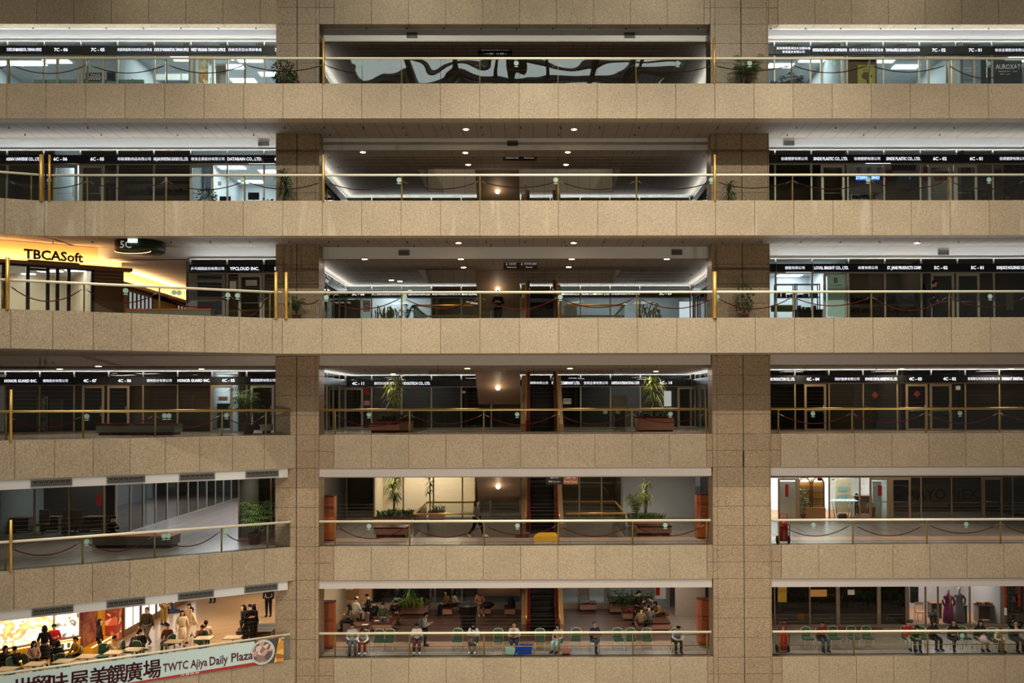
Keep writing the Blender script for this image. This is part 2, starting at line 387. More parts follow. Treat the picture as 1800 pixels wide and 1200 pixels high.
for xs in ((-11.07, -10.16, -9.36, -9.2), (7.7, 7.9, 9.03, 10.15, 10.22)):
    rows = []
    for n in range(1, 9):
        rows += [PB(n), F(n)-0.71, F(n)] + [F(n)+0.84*i for i in (1, 2, 3)]
    rows.append(PB(9)); b = MB(); g = 0.007
    for i in range(len(xs)-1):
        for j in range(len(rows)-1): b.box(xs[i]+g, xs[i+1]-g, YL-0.002, YL+1.15, rows[j]+g, rows[j+1]-g)
    b.mi = 1; b.box(xs[0]+.02, xs[-1]-.02, YL+.02, YL+1.12, rows[0], rows[-1])
    cx = (xs[1] if len(xs) == 4 else xs[2]); b.box(cx-0.02, cx+0.02, YL-0.006, YL+.02, rows[0], rows[-1])
    struct(b.build('wall_column', [GRC, JOINTC]))
# dark expansion joint cover on the right hand column
b = MB(); b.box(9.0, 9.06, YL-0.03, YL, PB(4)+0.02, F(4)-0.75); struct(b.build('trim_1', BLACKF))

VX0, VX1, VY0, VY1 = -5.5, 4.2, 45.8, 52.3
XL, XR = -10.05, 8.65
def slab(n):
    zc, zt, zi = F(n)-1.385, F(n)-0.02, F(n)-1.9
    b = MB()
    if n >= 5:
        xa = {5: A5[0], 6: A6[0], 7: -27, 8: -27}[n]; y0 = (YU if n < 8 else YL)+0.5
        b.box(xa, 27, y0, 43.62, zc, zt)
        if n in (5, 6):
            f = OB[n]; p = [f.M @ Vector((u, 0.5, 0)) for u in (0, f.L)]
            b.prism([(p[0].x, p[0].y), (p[1].x, p[1].y), (p[1].x, 43.62), (-27, 43.62), (-27, p[0].y)], zc, zt)
    else:
        b.box(A4[0], 27, YL+0.4, 43.62, zc, zt)
        f = OB[4]; p = [f.M @ Vector((u, 0.4, 0)) for u in (0, f.L)]
        b.prism([(p[0].x, p[0].y), (p[1].x, p[1].y), (p[1].x, 43.62), (-27, 43.62), (-27, p[0].y)], zc, zt)
    struct(b.build('ceiling_corridor', WHITEP if n == 8 else CEIL))
    b = MB()
    if n in (8, 2): b.box(-27, 27, 43.62, 74, zi, zt)
    else:
        b.box(-27, VX0, 43.62, 74, zi, zt); b.box(VX1, 27, 43.62, 74, zi, zt)
        b.box(VX0, VX1, 43.62, 47.1 if False else VY0, zi, zt); b.box(VX0, VX1, VY1, 74, zi, zt)
        b.box(VX0, VX1, VY0, 47.1, zi, zi+0.35)
    struct(b.build('ceiling_inner', CEILD if n > 4 else PINKP))
for n in range(2, 9): slab(n)
# white beams: above the shopfronts upstairs, under the parapets downstairs
def beam(fr, u0, u1, y0, y1, za, zb, m=WHITEP):
    b = MB(); b.M = fr.M; b.box(u0, u1, y0, y1, za, zb); return struct(b.build('trim_beam', m))
for n in (5, 6, 7):
    beam(XF(0), -27, 27, 43.56, 43.72, F(n)+2.89, F(n)+3.4)
for n in (3, 4):
    for a, c in ((-9.2, 7.66), (10.22, 27)):
        beam(XF(YL), a, c, 0.06, 0.34, PB(n)-0.38, PB(n), PINKP)
    beam(OB[4], 0, OB[4].L-0.28, 0.05, 0.45, PB(n)-0.38, PB(n))
for a, c in ((-9.2, 7.66), (10.22, 27), (-27, -10.75)):
    beam(XF(YL), a, c, 0.06, 0.34, PB(5)-0.38, PB(5)+0.04, PINKP)
# floors
def floor_cover(n):
    b = MB(); z0_, z1_ = F(n)-0.02, F(n)
    if n >= 5: b.box(-27, 27, YU+0.6, 43.6, z0_, z1_)
    else:
        b.box(A4[0], 27, YL+0.4, 43.6, z0_, z1_)
        f = OB[4]; p = [f.M @ Vector((u, 0.45, 0)) for u in (0, f.L)]
        b.prism([(p[0].x, p[0].y), (p[1].x, p[1].y), (p[1].x, 43.6), (-27, 43.6), (-27, p[0].y)], z0_, z1_)
    if n == 2: b.box(-27, -9.5, 43.6, 74, z0_, z1_)if False else None
    hole = n not in (2, 7) or n == 7
    yb = 74
    if n == 2:
        b.box(-27, -9.8, 43.6, yb, z0_, z1_) if False else None
        b.box(6.7, 27, 43.6, yb, z0_, z1_); b.box(-9.8, 6.7, 43.6, 44.6, z0_, z1_)
        t = MB(); t.prism([(-27, 43.6), (-9.8, 43.6), (-9.8, yb), (-27, yb)], z0_, z1_); struct(t.build('floor', FLOORT))
        t = MB(); t.box(-9.8, 6.7, 44.6, 45.85, z0_, z1_); struct(t.build('floor', FLOORP))
        t = MB(); t.box(-9.8, 6.7, 45.85, 60, z0_, z1_); struct(t.build('floor', FLOORB))
    elif n in (3, 4):
        b.box(-27, VX0, 43.6, 44.3, z0_, z1_); b.box(VX0, 27, 43.6, 44.3, z0_, z1_)
        t = MB(); t.box(-12, 27, 44.3, 45.5, z0_, z1_); struct(t.build('floor', FLOORP))
        b.box(-27, -12, 44.3, 74, z0_, z1_); b.box(-12, VX0, 45.5, 74, z0_, z1_); b.box(VX1, 27, 45.5, 74, z0_, z1_)
        b.box(VX0, VX1, 45.5, VY0, z0_, z1_); b.box(VX0, VX1, VY1, 74, z0_, z1_)
    else:
        b.box(-27, VX0, 43.6, 74, z0_, z1_); b.box(VX1, 27, 43.6, 74, z0_, z1_)
        b.box(VX0, VX1, 43.6, VY0, z0_, z1_); b.box(VX0, VX1, VY1, 74, z0_, z1_)
    struct(b.build('floor', FLOORM))
for n in range(2, 8): floor_cover(n)

# ================================================================ RAILINGS
CNT = {}
def railing(n, where, fr, u0, u1, posts, tall=(), wires=None, stick=(), gm=RG, hr=BRASSP, label=None, bars=False, zoff=0, seams=None, ext_l=0, ext_r=0):
    """posts in local u; glass between u0 and u1"""
    z = F(n)+zoff
    t = thing('glass_railing', label or f'glass balcony railing with pale brass handrail on the {FLN(n)} {where}', 'railing', tuple((fr.M @ Vector(((u0+u1)/2, 0.1, z)))))
    M = t.matrix_basis.copy(); M = Matrix.Translation(t.location); inv = M.inverted()
    def mb(): b = MB(); b.M = inv @ fr.M; return b
    b = mb(); b.tube([(u0-ext_l, 0.1, z+1.06), (u1+ext_r, 0.1, z+1.06)], 0.052, 8); b.build('handrail', hr, t)
    ss = seams if seams is not None else [g for g in GS]
    us = [u0]+[s for s in ss if u0+0.15 < s < u1-0.15]+[u1]
    for i in range(len(us)-1):
        b = mb(); b.box(us[i]+0.008, us[i+1]-0.008, 0.085, 0.097, z+0.0, z+1.02); b.build('glass_panel', gm, t)
    for p in posts:
        b = mb(); b.tube([(p, 0.2, z), (p, 0.2, z+0.86), (p, 0.16, z+0.98), (p, 0.1, z+1.05)], 0.036, 6)
        b.box(p-0.06, p+0.06, 0.14, 0.26, z, z+0.02); b.build('post', BRASS, t)
    for p, h, r in tall:
        b = mb(); b.tube([(p, 0.0, z-0.02), (p, 0.0, z+h)], r, 8); b.build('tall_post', BRASSD, t)
    if wires:
        for a, c, h0, h1, k in wires:
            for i in range(k):
                b = mb(); zz = z+h0+(h1-h0)*i/(k-1); b.tube([(a, 0.0, zz), (c, 0.0, zz)], 0.002, 3, smooth=False); b.build('wire', WIREM, t)
    if bars:
        for hh in (0.46, 0.93):
            b = mb(); b.tube([(posts[0], 0.2, z+hh), (posts[-1], 0.2, z+hh)], 0.018, 5); b.build('rail_bar', BRASS, t)
    for s in stick:
        b = mb(); b.lathe((0, 0, 0), [(0.1, 0), (0.1, 0.003)], 16)
        # discs stand upright on the glass
        vv = b.v; b2 = mb(); k = 18
        c = (s, 0.078, z+0.86)
        ring = [(c[0]+0.10*math.cos(2*math.pi*i/k), c[1], c[2]+0.10*math.sin(2*math.pi*i/k)) for i in range(k)]
        b2.add(ring+[(q[0], q[1]+0.005, q[2]) for q in ring], [tuple(range(k)), tuple(range(k, 2*k))[::-1]]+[(i, i+k, (i+1) % k+k, (i+1) % k) for i in range(k)])
        b2.box(s-0.075, s+0.075, 0.08, 0.083, z+0.70, z+0.735); b2.build('sticker', DISC, t)
    return t
P = lambda k: G(0)+3.2*k      # post rhythm
def xs_at(pxs, py, Y): return [W(p, py, Y)[0] for p in pxs]
railing(7, 'front', XF(YU), -26, 26, [P(k) for k in range(-5, 11)], tall=[(P(0)+0.05, 1.87, 0.05), (P(5)-0.02, 1.87, 0.05)],
        wires=[(P(0), P(5), 1.2, 1.9, 6)], stick=xs_at([356.7, 632.7, 907.5, 1191.7, 1318.6, 1466, 1739], 108, YU), gm=RGT,
        label='long glass railing with pale brass handrail on the seventh-floor balcony')
railing(6, 'front', XF(YU), A6[0]+0.05, 26, [P(k) for k in range(-3, 11)], tall=[(W(87, 310, YU)[0], 1.87, 0.05), (P(0)+0.05, 1.87, 0.05), (P(5)-0.02, 1.87, 0.05)],
        wires=[(P(-3)+0.1, P(5), 1.2, 1.85, 6)], stick=xs_at([85, 425, 701, 977, 1251, 1527, 1740], 313, YU), gm=RG,
        label='long straight glass railing with pale brass handrail on the sixth-floor balcony')
f = OB[6]
railing(6, 'left', f, 0.3, f.L, [f.L-0.5, f.L-3.7], tall=[(f.L-0.12, 1.87, 0.085)], wires=[(0.3, f.L, 1.2, 1.85, 6)], gm=RG, seams=[f.L-1.7, f.L-3.3],
        label='short slanting glass railing at the left end of the sixth-floor balcony')
railing(5, 'front', XF(YU), A5[0]+0.1, 26, [W(509, 530, YU)[0]]+[P(k) for k in range(0, 11)], tall=[(W(503, 530, YU)[0], 1.87, 0.07), (P(5)-0.05, 1.87, 0.09)],
        wires=[(A5[0]+0.1, P(5), 1.2, 1.85, 6)], stick=xs_at([573, 711, 985, 1261, 1742], 520, YU), gm=RG,
        label='long straight glass railing with pale brass handrail on the fifth-floor balcony')
f = OB[5]; U5 = lambda x: f.u(x, 515)[0]
railing(5, 'left', f, 0.3, f.L, [U5(x) for x in (4, 148, 281, 402, 476)], tall=[(U5(13), 1.87, 0.07), (U5(485), 1.87, 0.07)], wires=[(0.3, f.L, 1.2, 1.85, 6)],
        stick=[U5(x) for x in (221, 306, 315, 401, 418)], gm=RG, seams=[U5(x) for x in (87, 227, 338, 440)],
        label='long slanting glass railing on the fifth-floor balcony left of the column')
f4 = OB[4]
def U4(x, y): return f4.u(x, y)[0]
for n, yy in ((4, 740), (3, 940)):
    py = {4: [148, 275, 393, 470, 12], 3: [147, 274, 392, 473, 11]}[n]
    railing(n, 'left', f4, 0.3, f4.L-0.15, [U4(x, yy) for x in py], tall=[(U4(19, yy), 1.87, 0.055)], wires=[(0.3, f4.L-0.3, 1.2, 1.8, 5)],
            stick=[U4(x, yy) for x in ((153, 290, 298, 399) if n == 4 else (153, 289, 297, 398))], hr=BRASS if n == 4 else BRASSP,
            seams=[U4(x, yy) for x in (90, 210, 345, 440)], label=f'slanting glass railing on the {FLN(n)} balcony left of the column')
    railing(n, 'centre', XF(YL), -9.2, 7.62, [P(k)+0.02 for k in range(0, 6)], stick=xs_at([648, 909, 1179] if n == 4 else [648, 909.5, 1170], yy, YL),
            wires=[(-9.2, 7.62, 1.2, 1.8, 5)], hr=BRASS if n == 4 else BRASSP,
            label=f'glass railing with brass handrail on the {FLN(n)} balcony between the two columns')
    railing(n, 'right', XF(YL), 10.26, 26, [P(k)-0.05 for k in range(6, 11)], stick=xs_at([1430, 1689] if n == 4 else [1431, 1700], yy, YL),
            wires=[(10.3, 26, 1.2, 1.8, 5)], hr=BRASS if n == 4 else BRASSP,
            label=f'glass railing with brass handrail on the {FLN(n)} balcony right of the columns')
railing(2, 'centre', XF(YL), -9.2, 7.62, [P(k)+0.02 for k in range(0, 6)], bars=True, wires=[(-9.2, 7.62, 1.2, 1.8, 5)],
        label='glass railing with brass posts and bars in front of the green chairs, second floor centre')
railing(2, 'right', XF(YL), 10.26, 26, [P(k)-0.05 for k in range(6, 11)], bars=True, stick=xs_at([1692.5], 1114, YL), wires=[(10.3, 26, 1.2, 1.8, 5)],
        label='glass railing with brass posts and bars on the second floor right of the columns')
railing(2, 'left', f4, 0.3, f4.L-0.15, [U4(x, 1140) for x in (70, 200, 330, 450)], seams=[U4(x, 1150) for x in (18, 88, 155, 220, 284, 344, 401, 453)],
        wires=[(0.3, f4.L-0.3, 1.2, 1.8, 5)], label='slanting glass railing behind the pale blue food court banner')

# ropes swagged between the posts
def rope(fr, ua, ub, n, label, sag=0.3, red=True, ht=0.80):
    z = F(n)+ht; pts = []
    for i in range(13):
        s = i/12; pts.append((ua+(ub-ua)*s, 0.24, z-sag*(1-(2*s-1)**2)))
    c = fr.M @ Vector(((ua+ub)/2, 0.24, z-sag)); t = thing('barrier_rope', label, 'rope', tuple(c), 0, 'ropes swagged behind the balcony railings')
    inv = Matrix.Translation(-c)
    b = MB(); b.M = inv @ fr.M; b.tube(pts, 0.021, 5); b.build('rope', ROPE if red else ROPED, t)
    for a, s in ((ua, -1), (ub, 1)):
        b = MB(); b.M = inv @ fr.M; b.tube([(a+0.07*s, 0.22, z+0.05), (a, 0.24, z), (a-0.1*s, 0.24, z-0.05)], [0.014, 0.022, 0.024], 5); b.build('clip', STEEL, t)
def ropes(n, where, fr, us, sags=None, red=True, skip=()):
    k = 0
    for i in range(len(us)-1):
        if i in skip: continue
        col = 'dark red' if red else 'maroon'; short = us[i+1]-us[i] < 1.5
        rope(fr, us[i]+0.14, us[i+1]-0.14, n, f'{col} rope swagged along the {FLN(n)} {where} railing, {ORD[k]} from the left', (sags[i] if sags else 0.3)*(0.4 if short else 1), red); k += 1
ropes(7, 'balcony', XF(YU), [P(k) for k in range(-5, 10)], [.32, .32, .3, .3, .22, .3, .3, .18, .3, .25, .2, .28, .25, .5, .3], red=False)
ropes(6, 'balcony', XF(YU), [P(k) for k in range(-4, 10)], [.25, .25, .3, .28, .3, .28, .22, .3, .28, .25, .3, .28, .3], red=False)
ropes(5, 'straight', XF(YU), [W(509, 530, YU)[0]]+[P(k) for k in range(0, 10)], [.5]+[.4, .38, .42, .36, .4, .42, .3, .5, .36, .4])
f = OB[5]; ropes(5, 'slanting', f, [U5(x) for x in (13, 148, 281, 402, 476)], [.45, .4, .45, .7])
for n, yy in ((4, 740), (3, 940)):
    ropes(n, 'left', f4, [U4(x, yy) for x in (14, 147, 274, 392, 472)], [.35, .32, .42, .3] if n == 4 else [.35, .42, .45, .42])
    ropes(n, 'centre', XF(YL), [P(k) for k in range(0, 6)], [.45, .35, .4, .38, .32] if n == 4 else [.5, .45, .35, .42, .42])
    ropes(n, 'right', XF(YL), [P(k)-0.05 for k in range(6, 11)], [.38, .35, .4, .3] if n == 4 else [.45, .45, .35, .4])

# ================================================================ SHOPFRONTS, SIGN BANDS, ROOMS
WN = [0]; DN = [0]
def px2x(px, Y, py=715): return W(px, py, Y)[0]
def shopfront(n, fr, us, lit, frame=ALU, z1=2.89, zsign=(2.26, 2.61), tube=True, white_top=True, transom=True):
    """us: mullion positions; lit: list of booleans for each module (lit glass or glass tinted darker for unlit shops)"""
    WN[0] += 1; z = F(n)
    w = bpy.data.objects.new(f'window_{WN[0]}', None); COL.objects.link(w); w['kind'] = 'structure'
    b = MB(); b.M = fr.M
    for u in us: b.box(u-0.035, u+0.035, -0.03, 0.05, z, z+zsign[0])
    b.box(us[0], us[-1], -0.02, 0.04, z, z+0.05); b.box(us[0], us[-1], -0.02, 0.05, z+zsign[0]-0.05, z+zsign[0])
    b.build('window_frame', frame, w)
    b = MB(); b.M = fr.M
    if transom:
        for u in us: b.box(u-0.03, u+0.03, -0.03, 0.05, z+zsign[1], z+z1)
        b.box(us[0], us[-1], -0.04, 0.05, z+z1-0.04, z+z1); b.build('transom_frame', ALUW, w)
    for i in range(len(us)-1):
        b = MB(); b.M = fr.M; b.box(us[i]+0.035, us[i+1]-0.035, 0, 0.008, z+0.05, z+zsign[0]-0.05)
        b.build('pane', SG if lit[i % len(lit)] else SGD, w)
        if transom:
            b = MB(); b.M = fr.M; b.box(us[i]+0.03, us[i+1]-0.03, 0, 0.008, z+zsign[1], z+z1-0.04); b.build('transom_pane', SG, w)
    if tube:
        for i in range(len(us)-1):
            pass
    return w
COVE = {7: 8, 6: 7, 5: 6, 4: 6}
def signs(n, where, fr, us, words, zsign=(2.26, 2.61), h=0.135, let=LET, lights=True, k0=0):
    z = F(n); zc = z+(zsign[0]+zsign[1])/2
    for i, s in enumerate(words):
        if s is None: continue
        a, c = us[i], us[i+1]; cx = (a+c)/2
        loc = fr.M @ Vector((cx, -0.08, z+zsign[0])); unit = s[0].isdigit() if s else False
        kind = f'number {s.replace(" ", "")}' if unit else ('no lettering' if not s else ('Chinese characters' if ord(s[0]) > 0x2e00 else 'Latin capitals'))
        t = thing('sign_board', f'black sign with {kind}, {FLN(n)} {where}, {ORD[i+k0]} from left', 'sign', tuple(loc), 0, 'black sign boards over the shopfronts')
        inv = Matrix.Translation(-Vector(loc))
        b = MB(); b.M = inv @ fr.M; b.box(a+0.006, c-0.006, -0.17, -0.045, z+zsign[0], z+zsign[1]); b.build('board', SIGNB, t)
        if s:
            b = MB(); b.M = inv @ fr.M
            lines = s.split('/')
            for j, ln in enumerate(lines):
                hh = h if len(lines) == 1 else h*0.85
                if s[0].isdigit(): hh = h*1.05
                text(b, ln, cx+(0.0), -0.178, zc+(0.075 if j == 0 else -0.085)*(len(lines) > 1), hh, (c-a)*0.94 if not unit else 9, 0.022)
            b.build('lettering', let, t)
    if lights:                      # cove lamps on top of the sign boards wash the ceiling
        a, c = us[0]+0.1, us[-1]-0.1; p = fr.M @ Vector(((a+c)/2, -0.24, z+zsign[1]+0.04)); q = p-fr.n*0.3+Vector((0, 0, 1))
        o = lamp('AREA', 'cove_lamp', tuple(p), (c-a)*COVE.get(n, 5), (0.86, 0.95, 1.0), c-a, 0.07)
        ax = fr.d; zz = -(q-p).normalized(); yy = zz.cross(ax).normalized()
        o.matrix_world = Matrix(((ax.x, yy.x, zz.x, p.x), (ax.y, yy.y, zz.y, p.y), (ax.z, yy.z, zz.z, p.z), (0, 0, 0, 1)))
def door(n, fr, u, w=1.03, h=2.2, frame=ALU, lit=False, y=-0.035, fw_=0.11, gm=None, note=None):
    DN[0] += 1; z = F(n)
    d = bpy.data.objects.new(f'door_{DN[0]}', None); COL.objects.link(d); d['kind'] = 'structure'
    b = MB(); b.M = fr.M; a, c = u-w/2, u+w/2
    b.box(a, a+fw_, y, y+0.07, z, z+h); b.box(c-fw_, c, y, y+0.07, z, z+h); b.box(a+fw_, c-fw_, y, y+0.07, z+h-fw_, z+h); b.box(a+fw_, c-fw_, y, y+0.07, z, z+0.12)
    b.build('door_frame', frame, d)
    b = MB(); b.M = fr.M; b.box(a+fw_, c-fw_, y+0.03, y+0.04, z+0.12, z+h-fw_); b.build('door_glass', gm or (SG if lit else SGD), d)
    b = MB(); b.M = fr.M; b.tube([(c-fw_-0.03, y-0.05, z+0.8), (c-fw_-0.03, y-0.05, z+1.25)], 0.015, 5); b.build('door_handle', STEEL, d)
    b = MB(); b.M = fr.M; b.tube([(a+fw_, y-0.02, z+0.95), (c-fw_, y-0.02, z+0.95)], 0.012, 5); b.build('push_bar', STEEL, d)
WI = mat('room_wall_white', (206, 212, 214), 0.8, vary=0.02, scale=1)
WD = mat('room_wall_dim', (92, 86, 74), 0.8)  # darker wall copy; the gloom of unlit rooms is put into its colour
WDK = mat('room_wall_dim_deep', (52, 48, 42), 0.8)  # deepest copy, for dark shops and recesses, shade painted in
WWM = mat('room_wall_cream', (214, 196, 164), 0.8, vary=0.03)
RF = mat('room_floor_grey', (130, 130, 128), 0.5)
RCE = lined('room_ceiling_tile', (206, 208, 208), (170, 172, 174), 0.6, 0.6, 0.02, 0.8)
def room(n, x0, x1, y0, depth, wall=WI, lit=False, panels=(), energy=90, floor=RF, color=(0.9, 0.97, 1.0), z1=2.88, ceil=None, where='', zl=None):
    z = F(n); b = MB(); t = 0.05
    b.box(x0, x1, y0+depth, y0+depth+t, z, z+z1); b.box(x0, x0+t, y0+0.1, y0+depth, z, z+z1); b.box(x1-t, x1, y0+0.1, y0+depth, z, z+z1)
    struct(b.build('wall_room', wall))
    b = MB(); b.box(x0+t, x1-t, y0+0.1, y0+depth, z+0.001, z+0.012); struct(b.build('floor_room', floor))
    zc = z+(zl or z1); b = MB(); b.box(x0+t, x1-t, y0+0.12, y0+depth, zc-0.03, zc-0.002); struct(b.build('ceiling_room', ceil or (RCE if lit else WD)))  # ceiling colour darkened too where the room is unlit
    for i, (px, py) in enumerate(panels):
        X, Y = FL(px, py, zc-0.06); X = min(max(X, x0+0.7), x1-0.7); Y = min(max(Y, y0+0.6), y0+depth-0.5)
        o = MB().box(-0.58, 0.58, -0.28, 0.28, 0, 0.03).build('ceiling_light_panel', PANEL); o.location = (X, Y, zc-0.065)
        tag(o, f'bright square ceiling light panel in the {FLN(n)} {where} office, {ORD[i]} of its row', 'light', f'ceiling light panels in the {FLN(n)} {where} offices')
    if not lit and depth > 1: lit, energy, color = True, (16 if wall is WDK else 24)*(x1-x0)/4, (1, .86, .66)  # unlit rooms get an added weak fill lamp
    if lit:
        lamp('AREA', 'office_lamp_and_fill', ((x0+x1)/2, y0+depth*0.5, zc-0.1), energy*(1.45 if n > 4 else 1.15), color, max(0.6, (x1-x0)*0.7), depth*0.6, aim=((x0+x1)/2, y0+depth*0.5, 0))
def X5(p): return (p-937.6)*YS/1750
FS = XF(YS)
# ---- seventh floor
uL = [G(k) for k in range(-12, -1)]; 
w7 = [None, '駐台辦事處', 'STATE OF MINNESOTA, TAIWAN OFFICE', '7C - 06', '7C - 05', '美國華盛頓州政府駐台辦事處', 'STATE OF WASHINGTON, TAIWAN OFFICE', 'WEST VIRGINIA TAIWAN OFFICE', '西維吉尼亞台灣辦事處', '7C - 04']
def run(n, where, k0, words, lit, frame=ALU, fr=FS, lights=True, k_off=0, h=0.135, let=LET, **kw):
    us = [G(k0+i) for i in range(len(words)+1)]
    shopfront(n, fr, us, lit, frame, **kw); signs(n, where, fr, us, words, lights=lights, k0=k_off, h=h, let=let)
# left runs end behind the column: G(-9)=-22.96 ... G(-1)=-10.16
w7 = ['駐台辦事處', 'STATE OF MINNESOTA, TAIWAN OFFICE', '7C - 06', '7C - 05', '美國華盛頓州政府駐台辦事處', 'STATE OF WASHINGTON, TAIWAN OFFICE', 'WEST VIRGINIA TAIWAN OFFICE', '西維吉尼亞台灣辦事處', '7C - 04']
run(7, 'left', -10, w7, [1]*9)
for p in (120, 163.5, 356): door(7, FS, X5(p), lit=True)
room(7, G(-10)-.6, X5(205), YS, 6, WI, True, [(56, 112), (100, 108), (15, 112)], 110, where='left')
room(7, X5(206), X5(332), YS, 5.5, WI, True, [(326, 104)], 70, where='left centre')
room(7, X5(333), -10.9, YS, 7, WI, True, [(440, 106), (406, 118), (478, 131), (428, 142)], 150, where='left inner')
run(7, 'right', 11, ['7C - 03', '美商佛羅里達加大加麗絲福/貿易股份有限公司', 'INTEGRATED DIGITAL ASSET CORPORATION', '社團法人台灣非洲經貿協會', 'TAIWAN-AFRICA BUSINESS ASSOCIATION', '7C - 02', '7C - 01', '松谷企業股份有限公司', ''], [1]*9)
for p in (1468, 1657.5, 1701.5): door(7, FS, X5(p), lit=True)
room(7, 10.1, X5(1487), YS, 7, WI, True, [(1372, 116), (1430, 106)], 120, where='right')
room(7, X5(1488), X5(1700), YS, 6, WI, True, [(1550, 107), (1592, 118)], 120, where='right middle')
room(7, X5(1701), 24, YS, 5, WI, True, [(1790, 105)], 60, where='right end')
# ---- sixth floor
w6 = ['亞洲宇宙有限公司', 'ASIAN UNIVERSE CO., LTD.', '6C - 06', '6C - 05', '和駿運動用品有限公司', 'HE-JUN SPORTING GOODS CO., LTD.', '皓洛企業股份有限公司', 'DATARAIN CO., LTD.', '6C - 04']
run(6, 'left', -10, w6, [0, 0, 1, 0, 0, 0, 1, 1, 1])
for p, l in ((116, 1), (163, 0), (355, 1)): door(6, FS, X5(p), lit=l)
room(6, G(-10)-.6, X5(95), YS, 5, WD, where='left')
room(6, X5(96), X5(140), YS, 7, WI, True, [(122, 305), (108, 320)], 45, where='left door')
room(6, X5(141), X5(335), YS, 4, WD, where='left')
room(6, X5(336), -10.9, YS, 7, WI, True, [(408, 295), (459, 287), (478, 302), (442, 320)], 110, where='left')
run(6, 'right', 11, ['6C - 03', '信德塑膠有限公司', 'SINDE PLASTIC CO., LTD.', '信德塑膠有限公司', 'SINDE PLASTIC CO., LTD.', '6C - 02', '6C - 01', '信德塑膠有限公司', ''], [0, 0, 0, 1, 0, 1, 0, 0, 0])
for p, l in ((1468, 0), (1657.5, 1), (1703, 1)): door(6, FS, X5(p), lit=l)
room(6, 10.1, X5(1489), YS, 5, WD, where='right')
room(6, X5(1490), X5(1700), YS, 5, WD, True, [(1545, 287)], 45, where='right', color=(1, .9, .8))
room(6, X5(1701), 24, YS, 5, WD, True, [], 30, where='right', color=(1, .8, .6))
# ---- fifth floor
run(5, 'left', -4, ['乒乓網路股份有限公司', 'YPCLOUD INC.', '5C - 04'], [0, 0, 0])
FS5 = XF(YS); 
door(5, FS, X5(441), lit=False)
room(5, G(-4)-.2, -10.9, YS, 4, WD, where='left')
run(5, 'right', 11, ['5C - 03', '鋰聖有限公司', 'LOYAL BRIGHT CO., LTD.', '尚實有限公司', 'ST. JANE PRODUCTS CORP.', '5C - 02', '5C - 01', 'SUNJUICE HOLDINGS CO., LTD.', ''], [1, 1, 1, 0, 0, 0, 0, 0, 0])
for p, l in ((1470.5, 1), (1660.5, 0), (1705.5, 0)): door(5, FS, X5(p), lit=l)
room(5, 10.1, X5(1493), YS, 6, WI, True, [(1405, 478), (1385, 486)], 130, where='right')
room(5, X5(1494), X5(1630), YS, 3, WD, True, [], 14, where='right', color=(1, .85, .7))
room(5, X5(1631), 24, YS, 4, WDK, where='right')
# ---- fourth floor, shopfronts set back
F4 = XF(46.5); X4 = lambda p: (p-937.6)*46.5/1750
run(4, 'left', -11, ['', 'HONOR GUARD INC.', '儂階股份有限公司', '4C - 07', '4C - 06', '儂階股份有限公司', 'HONOR GUARD INC.', '4C - 05', '萬國國際有限公司'], [0, 0, 0, 0, 0, 0, 0, 1, 1], ALUB, F4)
for p, l in ((167, 0), (211, 0), (391, 1)): door(4, F4, X4(p), lit=l, frame=ALUB)
door(4, F4, X4(462.5), w=1.1, frame=ALUW, lit=False)
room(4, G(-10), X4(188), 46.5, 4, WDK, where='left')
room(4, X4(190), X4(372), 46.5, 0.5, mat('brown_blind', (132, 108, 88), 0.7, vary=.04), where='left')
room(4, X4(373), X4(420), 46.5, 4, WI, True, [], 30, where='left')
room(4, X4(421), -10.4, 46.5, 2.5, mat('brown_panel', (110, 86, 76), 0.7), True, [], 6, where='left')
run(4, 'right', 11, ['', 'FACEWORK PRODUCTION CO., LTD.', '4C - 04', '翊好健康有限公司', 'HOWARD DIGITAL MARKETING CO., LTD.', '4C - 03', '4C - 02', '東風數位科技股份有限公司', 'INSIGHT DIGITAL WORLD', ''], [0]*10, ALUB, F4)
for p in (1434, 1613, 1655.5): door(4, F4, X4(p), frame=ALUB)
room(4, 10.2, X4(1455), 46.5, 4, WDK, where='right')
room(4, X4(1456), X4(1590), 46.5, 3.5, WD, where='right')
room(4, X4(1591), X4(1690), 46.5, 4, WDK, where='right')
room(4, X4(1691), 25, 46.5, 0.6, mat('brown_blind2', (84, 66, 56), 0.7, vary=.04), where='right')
# ---- inner hall of the centre bay: back wall and side walls with shopfronts
FB = XF(YB); XB = lambda p: (p-937.6)*YB/1750
kB = [(-8.66+1.6*i) for i in range(11)]
w5c = ['5C - 08', '勝士德國際檢驗股份有限公司', 'TEST CERTIFICATION LTD.', '鎧笙科技股份有限公司', 'MOOR TECHNOLOGY CO., LTD.', '', '捷力股份有限公司', 'TWO-WAY COMMUNICATIONS CO., LTD.', 'ADAR COMPANY LTD.', '亞德國際股份有限公司', '5C - 09']
w4c = ['4C - 11', '展究科技有限公司', 'VIDOLITECH CO., LTD.', '', '', '', '捷力國際有限公司', 'EKIND COMPANY LTD.', '恆得企業有限公司', 'HARPSUN INTERNATIONAL CORP.', '4C - 14']
usB = [XL]+[-8.66+1.6*i for i in range(10)]+[XR-0.2]
for n, ww, lit in ((5, w5c, [0, 1, 1, 0, 0, 0, 1, 1, 1, 1, 1]), (4, w4c, [0, 0, 0, 0, 0, 0, 0, 0, 0, 1, 0])):
    shopfront(n, FB, usB, lit, ALU); signs(n, 'centre back', FB, usB, ww, h=0.15)
w6c = ['']*11
shopfront(6, FB, usB, [0], ALU); signs(6, 'centre back', FB, usB, w6c)
shopfront(7, FB, usB, [0], ALU); signs(7, 'centre back', FB, usB, w6c, lights=False)
FSL = Frame((XL, 43.7), (XL, YB)); FSR = Frame((XR, YB-0.25), (XR, 43.7))
